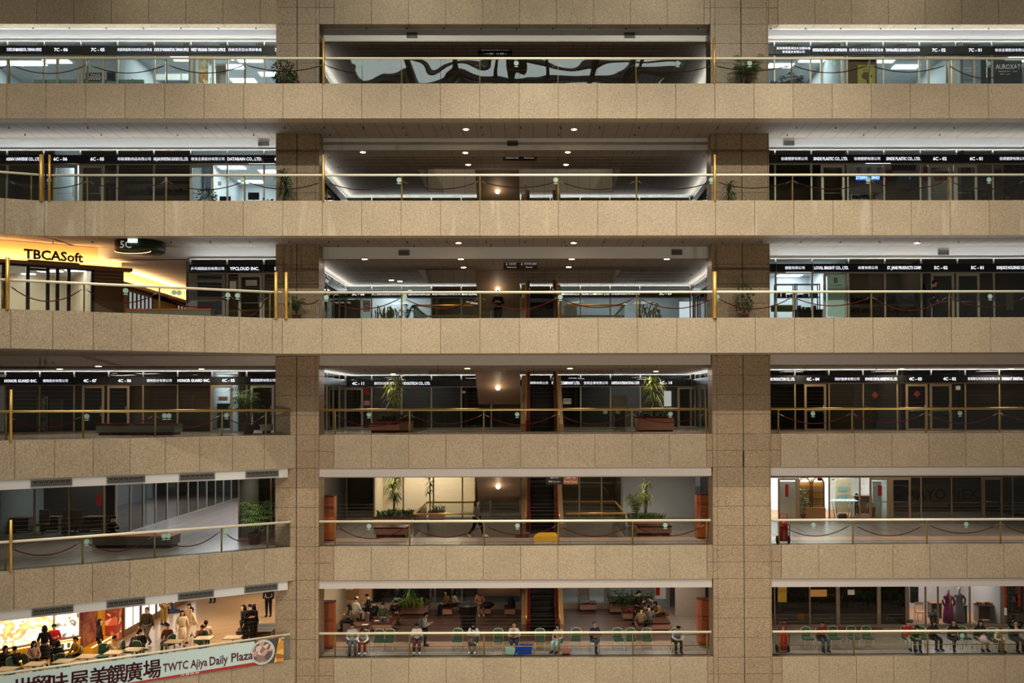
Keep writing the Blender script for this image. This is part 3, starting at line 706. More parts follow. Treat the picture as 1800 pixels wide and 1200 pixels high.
for n in (4, 5, 6, 7):
    for fr, nm in ((FSL, 'centre left side'), (FSR, 'centre right side')):
        us = [0.05+1.575*i for i in range(7)]
        shopfront(n, fr, us, [0, 1, 0, 0, 1, 0], ALU); signs(n, nm, fr, us, ['' if not (i == 2 and n == 5 and nm == 'centre left side') else '5C - 07' for i in range(6)])
room(5, XL, -5.4, YB, 3, WI, True, [(700, 523)], 45, where='centre')
room(5, -5.35, 1.0, YB, 3, WD, where='centre')
room(5, 1.05, XR, YB, 3.5, WI, True, [], 40, where='centre right')
room(4, XL, -3.8, YB, 2.5, mat('room_wall_grey', (96, 94, 92), 0.8), True, [], 26, where='centre')
room(4, -3.75, 2.4, YB, 3, WDK, where='centre')
room(4, 2.45, XR, YB, 3, mat('room_wall_grey', (96, 94, 92), 0.8), True, [], 28, where='centre')
room(6, XL, XR, YB, 2, WDK, where='centre'); room(7, XL, XR, YB, 2, WD, where='centre')
for n in (4, 5, 6, 7):
    for x0, x1 in ((XL-.85, XL-0.03), (XR+0.03, XR+1.5)):
        b = MB(); b.box(x0, x1, YL+1.15, YB+2, F(n), F(n)+2.88); 
        t = MB(); t.box(x0 if x0 < 0 else x1-0.05, x0+0.05 if x0 < 0 else x1, YL+1.15, YB+2, F(n), F(n)+2.88); struct(t.build('wall_side', WD))
door(4, FB, XB(622), lit=False); door(4, FB, XB(1208), lit=False)

# ================================================================ ATRIUM ROOF AND THE FAR SIDE (seen in the glass)
SKY = emis('skylight_pane', (212, 224, 220), 2.8)
ROOFM = mat('roof_steel_dark', (64, 62, 58), 0.6)
b = MB(); b.box(-13.5, 11.5, -22, 14, 36.6, 36.7); struct(b.build('ceiling_skylight', SKY))
b = MB()
for i in range(8): b.box(-13.6+i*3.6, -13.2+i*3.6, -22, 14, 36.2, 36.5)
for i in range(13): b.box(-13.6, 11.6, -22+i*2.9, -21.7+i*2.9, 36.3, 36.5)
for x in (-9.5, -1, 7): b.box(x-.3, x+.3, -22, 14, 35.9, 36.5)
b.box(-13.6, 11.6, 3.4, 4.3, 35.9, 36.5)
struct(b.build('trim_roof_trusses', ROOFM))
b = MB(); b.box(-32, -13.6, -22, 42, 36.5, 36.9); b.box(11.6, 32, -22, 42, 36.5, 36.9); b.box(-13.6, 11.6, 16, 42, 36.5, 36.9); struct(b.build('ceiling_atrium_roof', mat('roof_grey', (92, 88, 82), 0.8)))
b = MB(); b.box(-32, 32, -6, 41, -5.1, -4.9); struct(b.build('floor_atrium', mat('atrium_floor', (120, 96, 76), 0.5, vary=0.15, scale=0.6)))
b = MB()
for n in range(1, 8):
    b.box(-32, 32, -1.6, -1.1, PB(n)-0.1-(0 if n != 4 else 0), F(n)-0.2 if n != 4 else F(n)-1.2)
struct(b.build('wall_opposite', GR))
b = MB(); b.box(-32, 32, -7.2, -7, -6, 33); struct(b.build('wall_opposite_back', WDK))
b = MB(); b.box(-32, 32, -7, -1.6, F(8)-0.4, F(8)); b.box(-32, 32, -7, -1.6, -5.2, -5); struct(b.build('ceiling_opposite', CEIL))
SHL = emis('far_side_lamp', (255, 226, 170), 14.0)
for i in range(16):
    n = [7, 6, 5, 3, 2, 1][i % 6]; x = -20+i*2.7
    o = MB().lathe((0, 0, 0), [(0.13, 0), (0.16, 0.04)], 12).build('ceiling_downlight', SHL); o.location = (x, -3.5, F(n)+3.2)
    tag(o, 'round lamp under a gallery on the opposite side of the atrium', 'light', 'lamps on the opposite side of the atrium')

# ================================================================ ESCALATORS, INNER VOIDS
TREAD = mat('escalator_tread', (30, 27, 26), 0.6, 0.2)
NOSE = mat('escalator_nosing', (66, 58, 52), 0.5, 0.3)
ESCR = mat('escalator_red_skirt', (104, 26, 20), 0.35, vary=0.1)
ESCB = mat('escalator_cladding_beige', (196, 158, 116), 0.35, 0.3, vary=0.05)
TRUSS = lined('escalator_soffit', (138, 116, 98), (122, 102, 86), 50, 50, 0.001, 0.5)
DOME = emis('dome_lamp', (255, 222, 168), 18.0)
SL = math.tan(R(30))
for n in range(2, 7):
    z = F(n); Ya = 47.8; Yz = 52.25
    t = thing('escalator', f'escalator rising away with dark steps and red sides, from the {FLN(n)} hall', 'escalator', (0.43, Ya, z), 0, None)
    inv = Matrix.Translation(-Vector(t.location))
    def mb(): b = MB(); b.M = inv; return b
    b = mb()
    k = 0
    while Ya+0.35+0.37*k < Yz-0.1:
        y = Ya+0.35+0.37*k; b.mi = 0; b.box(-0.16, 1.02, y, y+0.39, z+0.2137*k, z+0.2137*(k+1)); b.mi = 1; b.box(-0.16, 1.02, y-0.012, y, z+0.2137*(k+1)-0.03, z+0.2137*(k+1)); k += 1
    b.mi = 0; b.box(-0.16, 1.02, Ya-0.9, Ya+0.37, z, z+0.01); b.build('steps', [TREAD, NOSE], t)
    for s, x0, x1, xo0, xo1 in ((-1, -0.36, -0.17, -0.60, -0.36), (1, 1.03, 1.22, 1.22, 1.44)):
        def side(xa, xb, off, low, m, nm, y0=Ya):
            b = mb(); yz = Yz; zz = lambda y: z+max(0, (y-Ya-0.2))*SL
            pts = [(y0, z), (yz, zz(yz)-low), (yz, min(zz(yz)+off, z+3.45)), (Ya+0.2, z+off), (y0, z+off)]
            n_ = len(pts); b.add([(xa, p[0], p[1]) for p in pts]+[(xb, p[0], p[1]) for p in pts], [tuple(range(n_)), tuple(range(n_, 2*n_))[::-1]]+[(i, i+n_, (i+1) % n_+n_, (i+1) % n_) for i in range(n_)])
            b.build(nm, m, t)
        side(x0, x1, 0.55, 0.4, ESCR, 'inner_skirt', Ya-0.3)
        side(xo0, xo1, 0.35, 0.6, ESCB, 'outer_cladding', Ya-0.1)
        b = mb(); xm = x0 if s < 0 else x1
        b.tube([(xm, Ya-0.55, z+0.55), (xm, Ya-0.62, z+0.75), (xm, Ya-0.45, z+0.93), (xm, Ya+0.2, z+0.95), (xm, Yz-0.4, min(z+3.4, z+0.95+(Yz-0.4-Ya-0.2)*SL))], 0.045, 6)
        b.build('handrail', BRASSD, t)
        b = mb(); xg = xm; zz = lambda y: z+max(0, (y-Ya-0.2))*SL
        b.add([(xg, Ya-0.4, z+.3), (xg, Yz-.6, zz(Yz-.6)+.5), (xg, Yz-.6, zz(Yz-.6)+.9), (xg, Ya+.2, z+.92), (xg, Ya-.4, z+.9)], [(0, 1, 2, 3, 4)]); b.build('balustrade_glass', SG, t)
    # the neighbouring flight comes down the other way: only its sloping underside shows
    t = thing('escalator', f'sloping brown underside of the descending escalator with a round lamp, {FLN(n)} hall', 'escalator', (-1.7, 49, z+1.3))
    inv = Matrix.Translation(-Vector(t.location)); pts = [(47.13, 2.86), (49.85, 1.29), (50.9, 1.29), (50.9, 1.8), (49.2, 2.86)]
    b = MB(); b.M = inv; n_ = 5
    b.add([(-2.75, p[0], z+p[1]) for p in pts]+[(-0.66, p[0], z+p[1]) for p in pts], [tuple(range(n_)), tuple(range(n_, 2*n_))[::-1]]+[(i, i+n_, (i+1) % n_+n_, (i+1) % n_) for i in range(n_)])
    b.build('underside', TRUSS, t)
    if n > 2 or True:
        yl = 48.4; zl = z+2.95-(yl-46.98)*(1.66/2.87)-0.05
        b = MB(); b.M = inv; b.ball((-1.72, yl-0.03, zl), 0.10, 12, 8); b.build('dome_lamp', DOME, t)
        lamp('POINT', 'dome_lamp_light', (-1.72, yl-0.35, zl-0.2), 10, (1, .82, .6), 0.1)
# brass and glass guard round each opening in the floor
for n in (3, 4, 5, 6):
    z = F(n)
    t = thing('void_railing', f'brass and glass guard around the escalator opening in the {FLN(n)} hall', 'railing', (-0.6, VY0, z))
    inv = Matrix.Translation(-Vector(t.location)); Y1 = 51.3; h = 1.06
    def mb(): b = MB(); b.M = inv; return b
    for pts in ([(-2.75, VY0), (VX0, VY0), (VX0, Y1), (-2.75, Y1)], [(1.5, VY0), (VX1, VY0), (VX1, Y1), (1.5, Y1)]):
        b = mb(); b.tube([(x, y, z+h) for x, y in pts], 0.05, 6); b.build('handrail', BRASSD, t)
        for (xa, ya), (xb, yb) in zip(pts[:-1], pts[1:]):
            b = mb(); dx, dy = (0.006, 0) if xa == xb else (0, 0.006)
            b.box(min(xa, xb)-dx, max(xa, xb)+dx, min(ya, yb)-dy, max(ya, yb)+dy, z, z+h-0.05); b.build('glass_panel', SG, t)
# ================================================================ THIRD AND SECOND FLOOR BAYS
F3R = XF(51.95); X3 = lambda p: (p-937.6)*51.95/1750
us = [G(k) for k in range(11, 24)]
shopfront(3, F3R, us, [1, 1, 1, 1, 0, 0, 0, 0, 0, 0, 0, 0], ALUB, transom=False)
signs(3, 'right', F3R, us, ['3C - 04', '資訊股份有限公司', 'COMPUTER COMPANY LTD.', '3C - 03', '3C - 02', '生物科技有限公司', 'BIORESONANCE CO., LTD.', '3C - 01', '', '', '', ''], lights=False)
for p, l in ((1384.5, 1), (1546, 1), (1584, 0), (1746, 0)): door(3, F3R, X3(p), lit=l, frame=ALUB)
room(3, 10.3, X3(1565), 51.95, 5, WI, True, [], 520, where='right', floor=mat('room_floor_wood', (150, 104, 66), 0.4))
room(3, X3(1566), 26, 51.95, 4, WDK, where='right')
b = MB(); b.box(10.3, 26, 51.93, 52.03, F(3)+2.62, F(3)+2.88); struct(b.build('wall_header', WDK))
# centre back of the third floor
FB3 = XF(YB)
usA = [XB(p) for p in (572, 610, 658, 709, 762, 813, 862, 914)]
shopfront(3, FB3, usA, [0, 0, 1, 1, 1, 1, 0], ALUB, transom=False, zsign=(2.85, 2.86))
room(3, XB(566), XB(657), YB, 4, WDK); room(3, XB(657.5), XB(836), YB, 3, WWM, True, [], 130, color=(1, .88, .72)); room(3, XB(837), 1.0, YB, 3, WD)
usC = [XB(p) for p in (985, 1018, 1057, 1092)]
shopfront(3, FB3, usC, [0, 0, 0], ALU, transom=False, zsign=(2.85, 2.86)); room(3, 1.05, XB(1093), YB, 4, WD)
b = MB(); b.box(XB(1094), XB(1136)-0.03, YB-0.02, YB+0.1, F(3), F(3)+2.88); b.box(XB(1136)+0.03, XB(1222), YB-0.02, YB+0.1, F(3), F(3)+2.88)
struct(b.build('wall_back_panels', mat('wall_panel_blue_grey', (204, 214, 220), 0.4)))
for n in (3, 2):
    for x, nm in ((XL, 'left'), (XR+0.35, 'right')):
        b = MB(); b.box(x-0.05, x+0.05, YL+1.2, YB+0.1, F(n), F(n)+2.88); struct(b.build(f'wall_hall_{nm}', mat('wall_dark_glass_grey', (72, 74, 72), 0.25) if (n, nm) != (2, 'left') else WWM))
# second floor centre back wall
z = F(2)
def wallpiece(name, x0, x1, za, zb, y, m, d=0.1): b = MB(); b.box(XB(x0), XB(x1), y, y+d, za, zb); return struct(b.build(name, m))
wallpiece('wall_back', 560, 655, 0, 2.88, YB, mat('wall_peach', (226, 176, 132), 0.7, vary=.03))
usD = [XB(p) for p in (655, 702, 757, 765, 795, 812, 840, 914)]
shopfront(2, FB, usD, [0, 0, 1, 0, 1, 0, 0], mat('frame_pink_grey', (150, 126, 114), 0.5), transom=False, zsign=(2.85, 2.86)); room(2, XB(655.5), 0.9, YB, 3, WD, True, [], 14)
usE = [XB(p) for p in (985, 1016, 1034, 1062, 1072, 1110, 1145, 1175)]
shopfront(2, FB, usE, [1, 0, 1, 0, 1, 1, 1], mat('frame_pink_grey', (150, 126, 114), 0.5), transom=False, zsign=(2.85, 2.86)); room(2, 0.95, XB(1175), YB, 3.5, mat('room_wall_tan', (150, 140, 128), 0.8), True, [], 50)
wallpiece('wall_back', 1175.5, 1226, 0, 2.88, YB-2.2, mat('wall_cream_grey', (178, 166, 154), 0.7, vary=.03))
for a, c in ((560, 700), (757, 915), (986, 1076)): wallpiece('baseboard_back', a, c, 0, 0.32, YB-0.35, mat('plinth_stone', (176, 158, 144), 0.4), 0.33)
# second floor right
F2R = XF(48.6); X2 = lambda p: (p-937.6)*48.6/1750
ALUT = mat('aluminium_taupe', (140, 122, 106), 0.5, 0.2)
us = [X2(p) for p in (1360, 1422, 1471, 1543, 1593, 1626, 1648, 1704, 1762, 1800, 1850)]
shopfront(2, F2R, us, [0, 0, 0, 0, 1, 1, 1, 1, 0, 0], ALUT, transom=False, zsign=(2.85, 2.86))
for p in (1471, 1543, 1593, 1762):
    b = MB(); b.box(X2(p)-0.09, X2(p)+0.09, 48.52, 48.66, 0, 2.86); struct(b.build('trim_pilaster', ALUT))
room(2, 10.3, X2(1591), 48.6, 3, WDK, True, [], 9, color=(1, .8, .6)); room(2, X2(1592), X2(1761), 48.6, 4.5, mat('boutique_wall', (170, 168, 168), .8), True, [], 120, color=(1, .94, .9), floor=mat('boutique_floor', (176, 130, 96), .4)); room(2, X2(1762.5), 26, 48.6, 3, WDK)
b = MB(); b.box(10.2, 26, 48.3, 48.57, 0, 0.12); struct(b.build('baseboard_right', ALUT))
# left wing, third floor: dark shop, corridor running back, end pillar shop
F3L = XF(45.9); X3L = lambda p: (p-937.6)*45.9/1750
us = [X3L(p) for p in (-60, 4, 65, 126, 187)]
shopfront(3, F3L, us, [0], ALUB, transom=False, zsign=(2.85, 2.86)); room(3, X3L(-100), X3L(187), 45.9, 5, WDK, True, [], 12, color=(1, .75, .45))
FC = Frame((-19.35, 46.2), (-19.35, 68)); 
for n in (3, 4, 5):
    if n != 4:
        us = [0.2+1.6*i for i in range(13)]
        if n == 3:
            shopfront(3, FC, us, [0, 0, 1, 0, 1, 0, 0, 1, 0, 1, 1, 0], ALU, transom=False, zsign=(2.85, 2.86))
            b = MB(); b.box(-25, -24.9, 46, 68, F(3), F(3)+2.88); struct(b.build('wall_corridor', mat('room_wall_bluegrey', (150, 164, 168), .7)))
            lamp('AREA', 'shop_lamp', (-22, 56, F(3)+2.7), 380, (.85, .95, 1), 3, 16, aim=(-22, 56, 0))
            lamp('AREA', 'corridor_lamp', (-16.5, 56, F(3)+2.8), 420, (.9, .95, 1), 2, 16, aim=(-16.5, 56, 0))
b = MB(); b.box(X3L(422), X3L(422)+.08, 45.9, 66, F(3), F(3)+2.88); struct(b.build('wall_corridor', WI))
us = [X3L(422), X3L(478), X3L(486)]
shopfront(3, F3L, us, [0, 0], ALUB, transom=False, zsign=(2.85, 2.86)); room(3, X3L(423), -10.4, 45.9, 3, WDK)
b = MB(); b.box(-25, -10.4, 70, 70.1, F(3), F(3)+2.88); b.box(-25, -10.4, 72, 72.1, 0, 2.88); b.box(-25, -10.4, 66, 66.1, F(5), F(5)+2.88); struct(b.build('wall_far', mat('wall_far_grey', (128, 124, 118), .7)))
lamp('AREA', 'corridor_lamp', (-16.5, 50, F(5)+2.8), 40, (1, .85, .6), 2, 8, aim=(-16.5, 50, 0))
# soft area lamps under the hall and corridor ceilings, apart from the downlights' own spots
def hall(n, x, y, e, c=(1, .86, .68), s=1.0): lamp('AREA', 'hall_area_lamp', (x, y, F(n)+2.84), e, c, s, s, aim=(x, y, 0))
for n, e in ((2, 60), (3, 46), (4, 60), (5, 20), (6, 9)):
    for x in (-8.3, -3.6, 2.6, 6.8): hall(n, x, 46.4 if n < 5 else 45.0, e)
    for x in (-8, 6.3): hall(n, x, 50, e*(0.8 if n < 4 else .4))
for n, e in ((2, 50), (3, 45), (4, 50)):
    for x in (12.5, 17, 22): hall(n, x, 45 if n > 2 else 45.5, e)
for x in (14, 20): hall(3, x, 49, 45)
for n in (4, 5, 6):
    for x in (-4.1, 2.9): lamp('AREA', 'void_fill_lamp', (x, 47.5, F(n+1)-.25), (16, 9, 7)[n-4], (1, .9, .78), 1.6, .2, aim=(x, 51.5, F(n+1)-1.2))  # added lamps imitating upper-floor light on the void walls
for x, y in ((-19, 43.5), (-15, 44), (-21, 41.5)): hall(3, x, y, 25); hall(4, x, y+0.3, 50)
for x, y in ((-18, 42), (-14, 45), (-20, 46), (-16, 49), (-12.5, 47), (-15, 56), (-13, 52)): hall(2, x, y, 90, (1, .82, .58), 1.2)

# ================================================================ CEILING FITTINGS
def zceil(n, inner): return F(n+1)-1.385 if not inner else F(n+1)-1.9
dl_rim = mat('downlight_rim', (210, 204, 190), 0.5)
def downlight(n, px, py, inner, watt=9, on=True):
    z = zceil(n, inner); X, Y = FL(px, py, z)
    t = thing('ceiling_downlight', f'round warm recessed lamp in the {"hall" if inner else "balcony"} ceiling above the {FLN(n)} level', 'light', (X, Y, z), 0, 'round warm lamps recessed in the ceilings')
    MB().lathe((0, 0, 0), [(0.15, -0.012), (0.15, 0.0)], 14).build('rim', dl_rim, t)
    MB().lathe((0, 0, 0), [(0.115, -0.02), (0.115, -0.012)], 14).build('lens', DOWN if on else dl_rim, t)
    lamp('SPOT', 'downlight_lamp', (X, Y, z-0.04), watt, (1, .80, .55), 0.1, aim=(X, Y, 0), cone=130, blend=1)
for n, inner, ps in ((6, False, [(819, 227), (1009, 227)]), (6, True, [(638, 267), (818, 268), (823, 289), (998, 267), (995, 289)]),
                     (5, False, [(806, 426.5), (1008.5, 426.5), (1612, 426.5)]), (5, True, [(641, 455), (810, 455), (815, 469.5), (1005, 455), (999.6, 469), (1172, 455), (703, 494), (688, 492)]),
                     (4, True, [(821.5, 647), (691, 657), (1002, 647), (1153, 652), (105, 648), (173, 643), (354, 648), (1585, 648), (1777, 648), (1683, 655)])):
    for p in ps: downlight(n, p[0], p[1], inner, 14)
# sprinkler heads: short dark stems with a disc
sp = thing('sprinkler_head', 'small dark sprinkler head', 'sprinkler', (0, 0, 0), 0, 'sprinkler heads under the balcony ceilings')
MB().tube([(0, 0, 0), (0, 0, -0.07)], 0.014, 5).build('stem', DARKM, sp); MB().lathe((0, 0, -0.085), [(0.05, 0), (0.02, 0.02)], 8).build('deflector', DARKM, sp)
remember(sp); first = True
def sprink(n, px, py, inner=False):
    global first
    z = zceil(n, inner); X, Y = FL(px, py, z)
    if inner and (Y < 43.7 or (VX0 < X < VX1 and Y > 47)): return
    if first: sp.location = (X, Y, z); first = False; o = sp
    else: o = dup(sp, (X, Y, z))
    o['label'] = f'small dark sprinkler head hanging from the ceiling over the {FLN(n)} level'; o['group'] = f'sprinkler heads over the {FLN(n)} level'
for k in range(25):
    x = 16+69.2*k
    if not (540 < x < 560): sprink(6, x, 222)
    sprink(5, x+8, 423 if x > 90 else 424)
for k in range(13): sprink(6, 44+134*k, 235) if not 490 < 44+134*k < 570 and not 1250 < 44+134*k < 1350 else None
for k in range(6): sprink(5, 594+134*k, 430)
for x in (644, 715, 780, 846, 908, 972, 1037, 1100, 1161, 1227): 
    z = PB(8)+0.04; X, Y = (W(x, 50, 43.2)[0], 43.2); o = dup(sp, (X, Y, z)); o['label'] = 'small dark sprinkler head hanging from the ceiling over the seventh-floor level'; o['group'] = 'sprinkler heads over the seventh-floor level'
for x in (58, 122, 187, 252, 318, 384, 450, 1355, 1416, 1478, 1548, 1609, 1674, 1738):
    X = W(x, 52, 43.2)[0]; o = dup(sp, (X, 43.2, F(8)-1.385)); o['label'] = 'small dark sprinkler head hanging from the ceiling over the seventh-floor level'; o['group'] = 'sprinkler heads over the seventh-floor level'
for x, y in ((641, 648), (690, 700), (703, 649), (770, 648), (925, 657), (964, 649), (1028, 649), (1092, 648), (1231, 647), (11, 642), (58, 641), (138, 643), (230, 644), (312, 644), (395, 645), (1415, 646), (1540, 646)):
    if y < 690: sprink(4, x, y, True)
for x, y in ((579, 275), (595, 292), (715, 287), (832, 275), (980, 276), (1112, 266), (1238, 272)): sprink(6, x, y, True)
for x, y in ((608, 461), (1127, 472), (1132, 473), (1122, 478), (1228, 470), (1215, 481)): sprink(5, x, y, True)
# air grilles
def vent(fr, u, z, w, h, label, y=-0.03, slat=7, vert=False, long=False):
    c = fr.M @ Vector((u, y, z)); t = thing('air_vent', label, 'vent', tuple(c), 0)
    inv = Matrix.Translation(-c)
    def mb(): b = MB(); b.M = inv @ fr.M; return b
    b = mb(); b.box(u-w/2, u+w/2, y+0.01, y+0.03, z, z+h); b.build('backing', DARKM, t)
    b = mb(); k = 0.03
    b.box(u-w/2-k, u+w/2+k, y-.02, y+.03, z+h, z+h+k); b.box(u-w/2-k, u+w/2+k, y-.02, y+.03, z-k, z); b.box(u-w/2-k, u-w/2, y-.02, y+.03, z, z+h); b.box(u+w/2, u+w/2+k, y-.02, y+.03, z, z+h); b.build('frame', GREYM, t)
    b = mb()
    if vert:
        for i in range(22): a = u-w/2+w*(i+0.5)/22; b.box(a-0.012, a+0.012, y-0.005, y+.01, z+0.02, z+h*(0.55 if i % 3 else .75))
        b.box(u-w/2, u+w/2, y-0.008, y+.01, z+h*.8, z+h*.86)
    else:
        for i in range(4): zz = z+h*(i+0.7)/4.4; b.box(u-w/2+.02, u+w/2-.02, y-0.005, y+.01, zz-.008, zz+.008)
    b.build('slats', GREYM, t)
BEAM = XF(43.56)
for n, x, yv, lab in ((7, 724, 61, 'left'), (7, 1107, 61, 'right'), (6, 463, 251.5, 'left of the left column'), (6, 901, 251.5, 'centre'), (6, 1387, 251, 'right'), (5, 710, 444, 'left'), (5, 1190, 443, 'right'), (5, 1659, 443, 'far right')):
    X, Z = W(x, yv, 43.5); vent(BEAM, X, Z-0.09, 0.42, 0.17, f'small dark air vent on the {FLN(n)} white beam, {lab}')
for n, pts in ((4, [(91, 852.5), (222, 846), (347, 841), (461.5, 834)]), (3, [(93, 1076), (222, 1061.5), (345, 1049.5), (459.5, 1036)])):
    for i, (x, yv) in enumerate(pts):
        u, z = f4.u(x, yv); vent(f4, u, PB(n)-0.29, 1.36, 0.2, f'long slotted vent in the beam under the {FLN(n)} slanting parapet, {ORD[i]} from left', y=0.03, vert=True)

# hanging signs
def hang_sign(n, x0, x1, y0, y1, Y, label, col, lines, texts=(), glow=None):
    Xa, Zt = W(x0, y0, Y); Xb, Zb = W(x1, y1, Y); zc = zceil(n, True) if Y > 43.8 else zceil(n, False)
    t = thing('hanging_sign', label, 'sign', ((Xa+Xb)/2, Y, Zb)); inv = Matrix.Translation(-Vector(t.location))
    b = MB(); b.M = inv; b.box(Xa, Xb, Y, Y+0.08, Zb, Zt); b.build('board', col, t)
    b = MB(); b.M = inv
    for x in (Xa+0.15, Xb-0.15): b.tube([(x, Y+.04, Zt), (x, Y+.04, max(zc, Zt+.02))], 0.012, 4)
    b.build('hanger', STEEL, t)
    b = MB(); b.M = inv
    for (s, fx, fz, h) in texts: text(b, s, Xa+(Xb-Xa)*fx, Y-0.004, Zb+(Zt-Zb)*fz, h, 9, 0.01)
    b.build('lettering', glow or LETD, t); return t
SGB = mat('sign_brown', (64, 44, 34), 0.5); SGC = mat('sign_copper', (190, 118, 74), 0.4, 0.3)
hang_sign(7, 840, 900, 82, 98, 44.6, 'dark hanging sign reading Export Mart at the back of the seventh-floor hall ceiling', SIGNB, 2, [('進口商場 Import Mart', .5, .7, .12), ('← 7 B 電梯    7 D 電梯 →', .5, .22, .09)])
hang_sign(6, 884, 944, 266.5, 282, 44.8, 'brown hanging direction sign in two halves below the sixth-floor hall ceiling', SGB, 2, [('♟ 展覽大樓', .25, .65, .1), ('Exhibition Hall', .27, .3, .07), ('♟ 國際會議', .75, .65, .1), ('Restrooms', .77, .3, .07)])
hang_sign(5, 885, 945, 458, 474, 44.8, 'brown hanging direction sign in two halves below the fifth-floor hall ceiling', SGB, 2, [('♟ 化妝室', .22, .65, .1), ('Restrooms', .24, .3, .07), ('♟ 洗手間 電梯', .74, .65, .1), ('Elevator', .76, .3, .07)])
hang_sign(5, 748, 806, 468.5, 474, 47.0, 'narrow dark hanging sign with white writing left of the escalators, fifth floor', SGB, 2, [('+ 辦公室  Office  Restrooms', .5, .5, .1)])
hang_sign(3, 960, 989, 834, 851, 45.4, 'brown hanging sign with pale lines above the third-floor escalator, left half', SGB, 2, [('展覽 Hall', .5, .7, .09), ('電梯 Elevator', .5, .3, .09)])
hang_sign(3, 990.5, 1016, 834, 851, 45.4, 'copper coloured lit hanging sign above the third-floor escalator, right half', SGC, 2, [('世貿一樓', .5, .7, .1), ('Food Court', .5, .3, .09)])
# small wall camera brackets
for n, x, yv, lab in ((5, 887, 651, 'fourth'), ):
    X, Z = W(x, 654, 47.6)
    t = thing('camera', 'small white surveillance camera on a bracket by the fourth-floor escalator soffit', 'camera', (X, 47.2, Z)); MB().tube([(0, 0, 0.1), (0, 0, 0), (-.12, 0, 0)], 0.03, 6).build('bracket', ALUW, t); MB().tube([(-.12, -.02, 0), (-.12, -.02, -.16)], 0.03, 6).build('housing', ALUW, t)

# ================================================================ FIFTH FLOOR LEFT: warm lit wall, dark framed shop, receding corridor wall
P0 = (-22.18-1.55, 41.4-1.05); P1 = (-18.21, 44.1); WT = Frame(P0, P1, 0); z = F(5)
ORW = mat('wall_warm_cream', (232, 196, 140), 0.7, vary=.02)
b = MB(); b.M = WT.M; b.box(0, WT.L, 0, 0.2, z+2.55, z+3.38); struct(b.build('wall_orange', ORW))
b = MB(); b.M = WT.M; b.box(0, WT.L+.4, -0.3, 0.2, z+2.42, z+2.55); struct(b.build('trim_ledge', WOODB))
uw = WT.u(165, 500)[0]
WOODS = lined('wood_strip_wall', (126, 92, 62), (84, 60, 40), 50, 0.09, 0.02, .5, 'XZ')
b = MB(); b.M = WT.M; b.box(uw, WT.L+.1, 0, .12, z, z+2.42); struct(b.build('wall_wood', WOODS))
b = MB(); b.M = WT.M
for x in (-20, 6, 49, 84, 101, 121, 163): u = WT.u(x, 500)[0]; b.box(u-.07, u+.07, -.03, .07, z, z+2.42)
b.box(0, uw, -.03, .07, z+2.34, z+2.42); u = WT.u(49, 500)[0]; u2 = WT.u(84, 500)[0]; b.box(u, u2, -.03, .07, z+2.2, z+2.3)
WN[0] += 1; wn = bpy.data.objects.new(f'window_{WN[0]}', None); COL.objects.link(wn); wn['kind'] = 'structure'; b.build('window_frame', BLACKF, wn)
b = MB(); b.M = WT.M; b.box(0, uw, 0.01, .02, z, z+2.35); b.build('pane', SG, wn)
b = MB(); b.M = WT.M; b.box(0, .05, .2, 5, z, z+2.9); b.box(-.1, uw+.5, 5, 5.1, z, z+2.9); b.box(uw, uw+.05, .2, 5, z, z+2.9); struct(b.build('wall_room', WWM))
b = MB(); b.M = WT.M; b.box(0, uw+.5, .1, 5, z+2.6, z+2.64); struct(b.build('ceiling_room', RCE))
c = WT.M @ Vector((uw/2, 2.4, z+2.5)); lamp('AREA', 'office_lamp_and_fill', tuple(c), 110, (1, .93, .84), 3, 3, aim=(c.x, c.y, 0))
i = 0
for x, y in ((22, 463), (50, 482), (62, 466), (88, 477), (140, 471), (126, 473), (137, 476), (70, 495), (104, 499), (136, 496), (137, 505), (105, 505)):
    X, Y = FL(x, y, z+2.57); o = MB().box(-.5, .5, -.22, .22, 0, .03).build('ceiling_light_panel', PANEL); o.location = (X, Y, z+2.565); o.scale = (.55, .6, 1) if i % 3 else (1, 1, 1)
    tag(o, f'white ceiling lamp inside the dark-framed office under the warm lit wall, {ORD[i]} of them', 'light', 'ceiling lamps inside the dark-framed office'); i += 1
def strip(fr, u0, u1, y, zz, e, col, into=(0, 1)):
    p = fr.M @ Vector(((u0+u1)/2, y, zz)); o = lamp('AREA', 'cove_lamp', tuple(p), e, col, u1-u0, .08)
    ax = fr.d; zv = -Vector((fr.n.x*into[0], fr.n.y*into[0], into[1])).normalized(); yy = zv.cross(ax).normalized()
    o.matrix_world = Matrix(((ax.x, yy.x, zv.x, p.x), (ax.y, yy.y, zv.y, p.y), (ax.z, yy.z, zv.z, p.z), (0, 0, 0, 1)))
AMB = (1, .58, .23)
strip(WT, .1, WT.L, -.2, z+2.6, 120, AMB, (.25, 1)); 
sgn = WT.u(93, 450)[0]; t = thing('wall_sign', 'dark raised lettering on the warm lit wall above the dark-framed office', 'sign', tuple(WT.M @ Vector((sgn, -.28, z+2.56)))); inv = Matrix.Translation(-Vector(t.location))
b = MB(); b.M = inv @ WT.M; text(b, 'TBCASoft', sgn, -.27, z+2.86, .40, 2.4, 0.035, fullh=1); b.build('lettering', mat('letters_dark_brown', (46, 28, 16), .5), t)
b = MB(); b.M = inv @ WT.M; b.box(sgn-1, sgn+1, -.27, -.25, z+2.55, z+2.62); b.build('base_rail', WOODB, t)
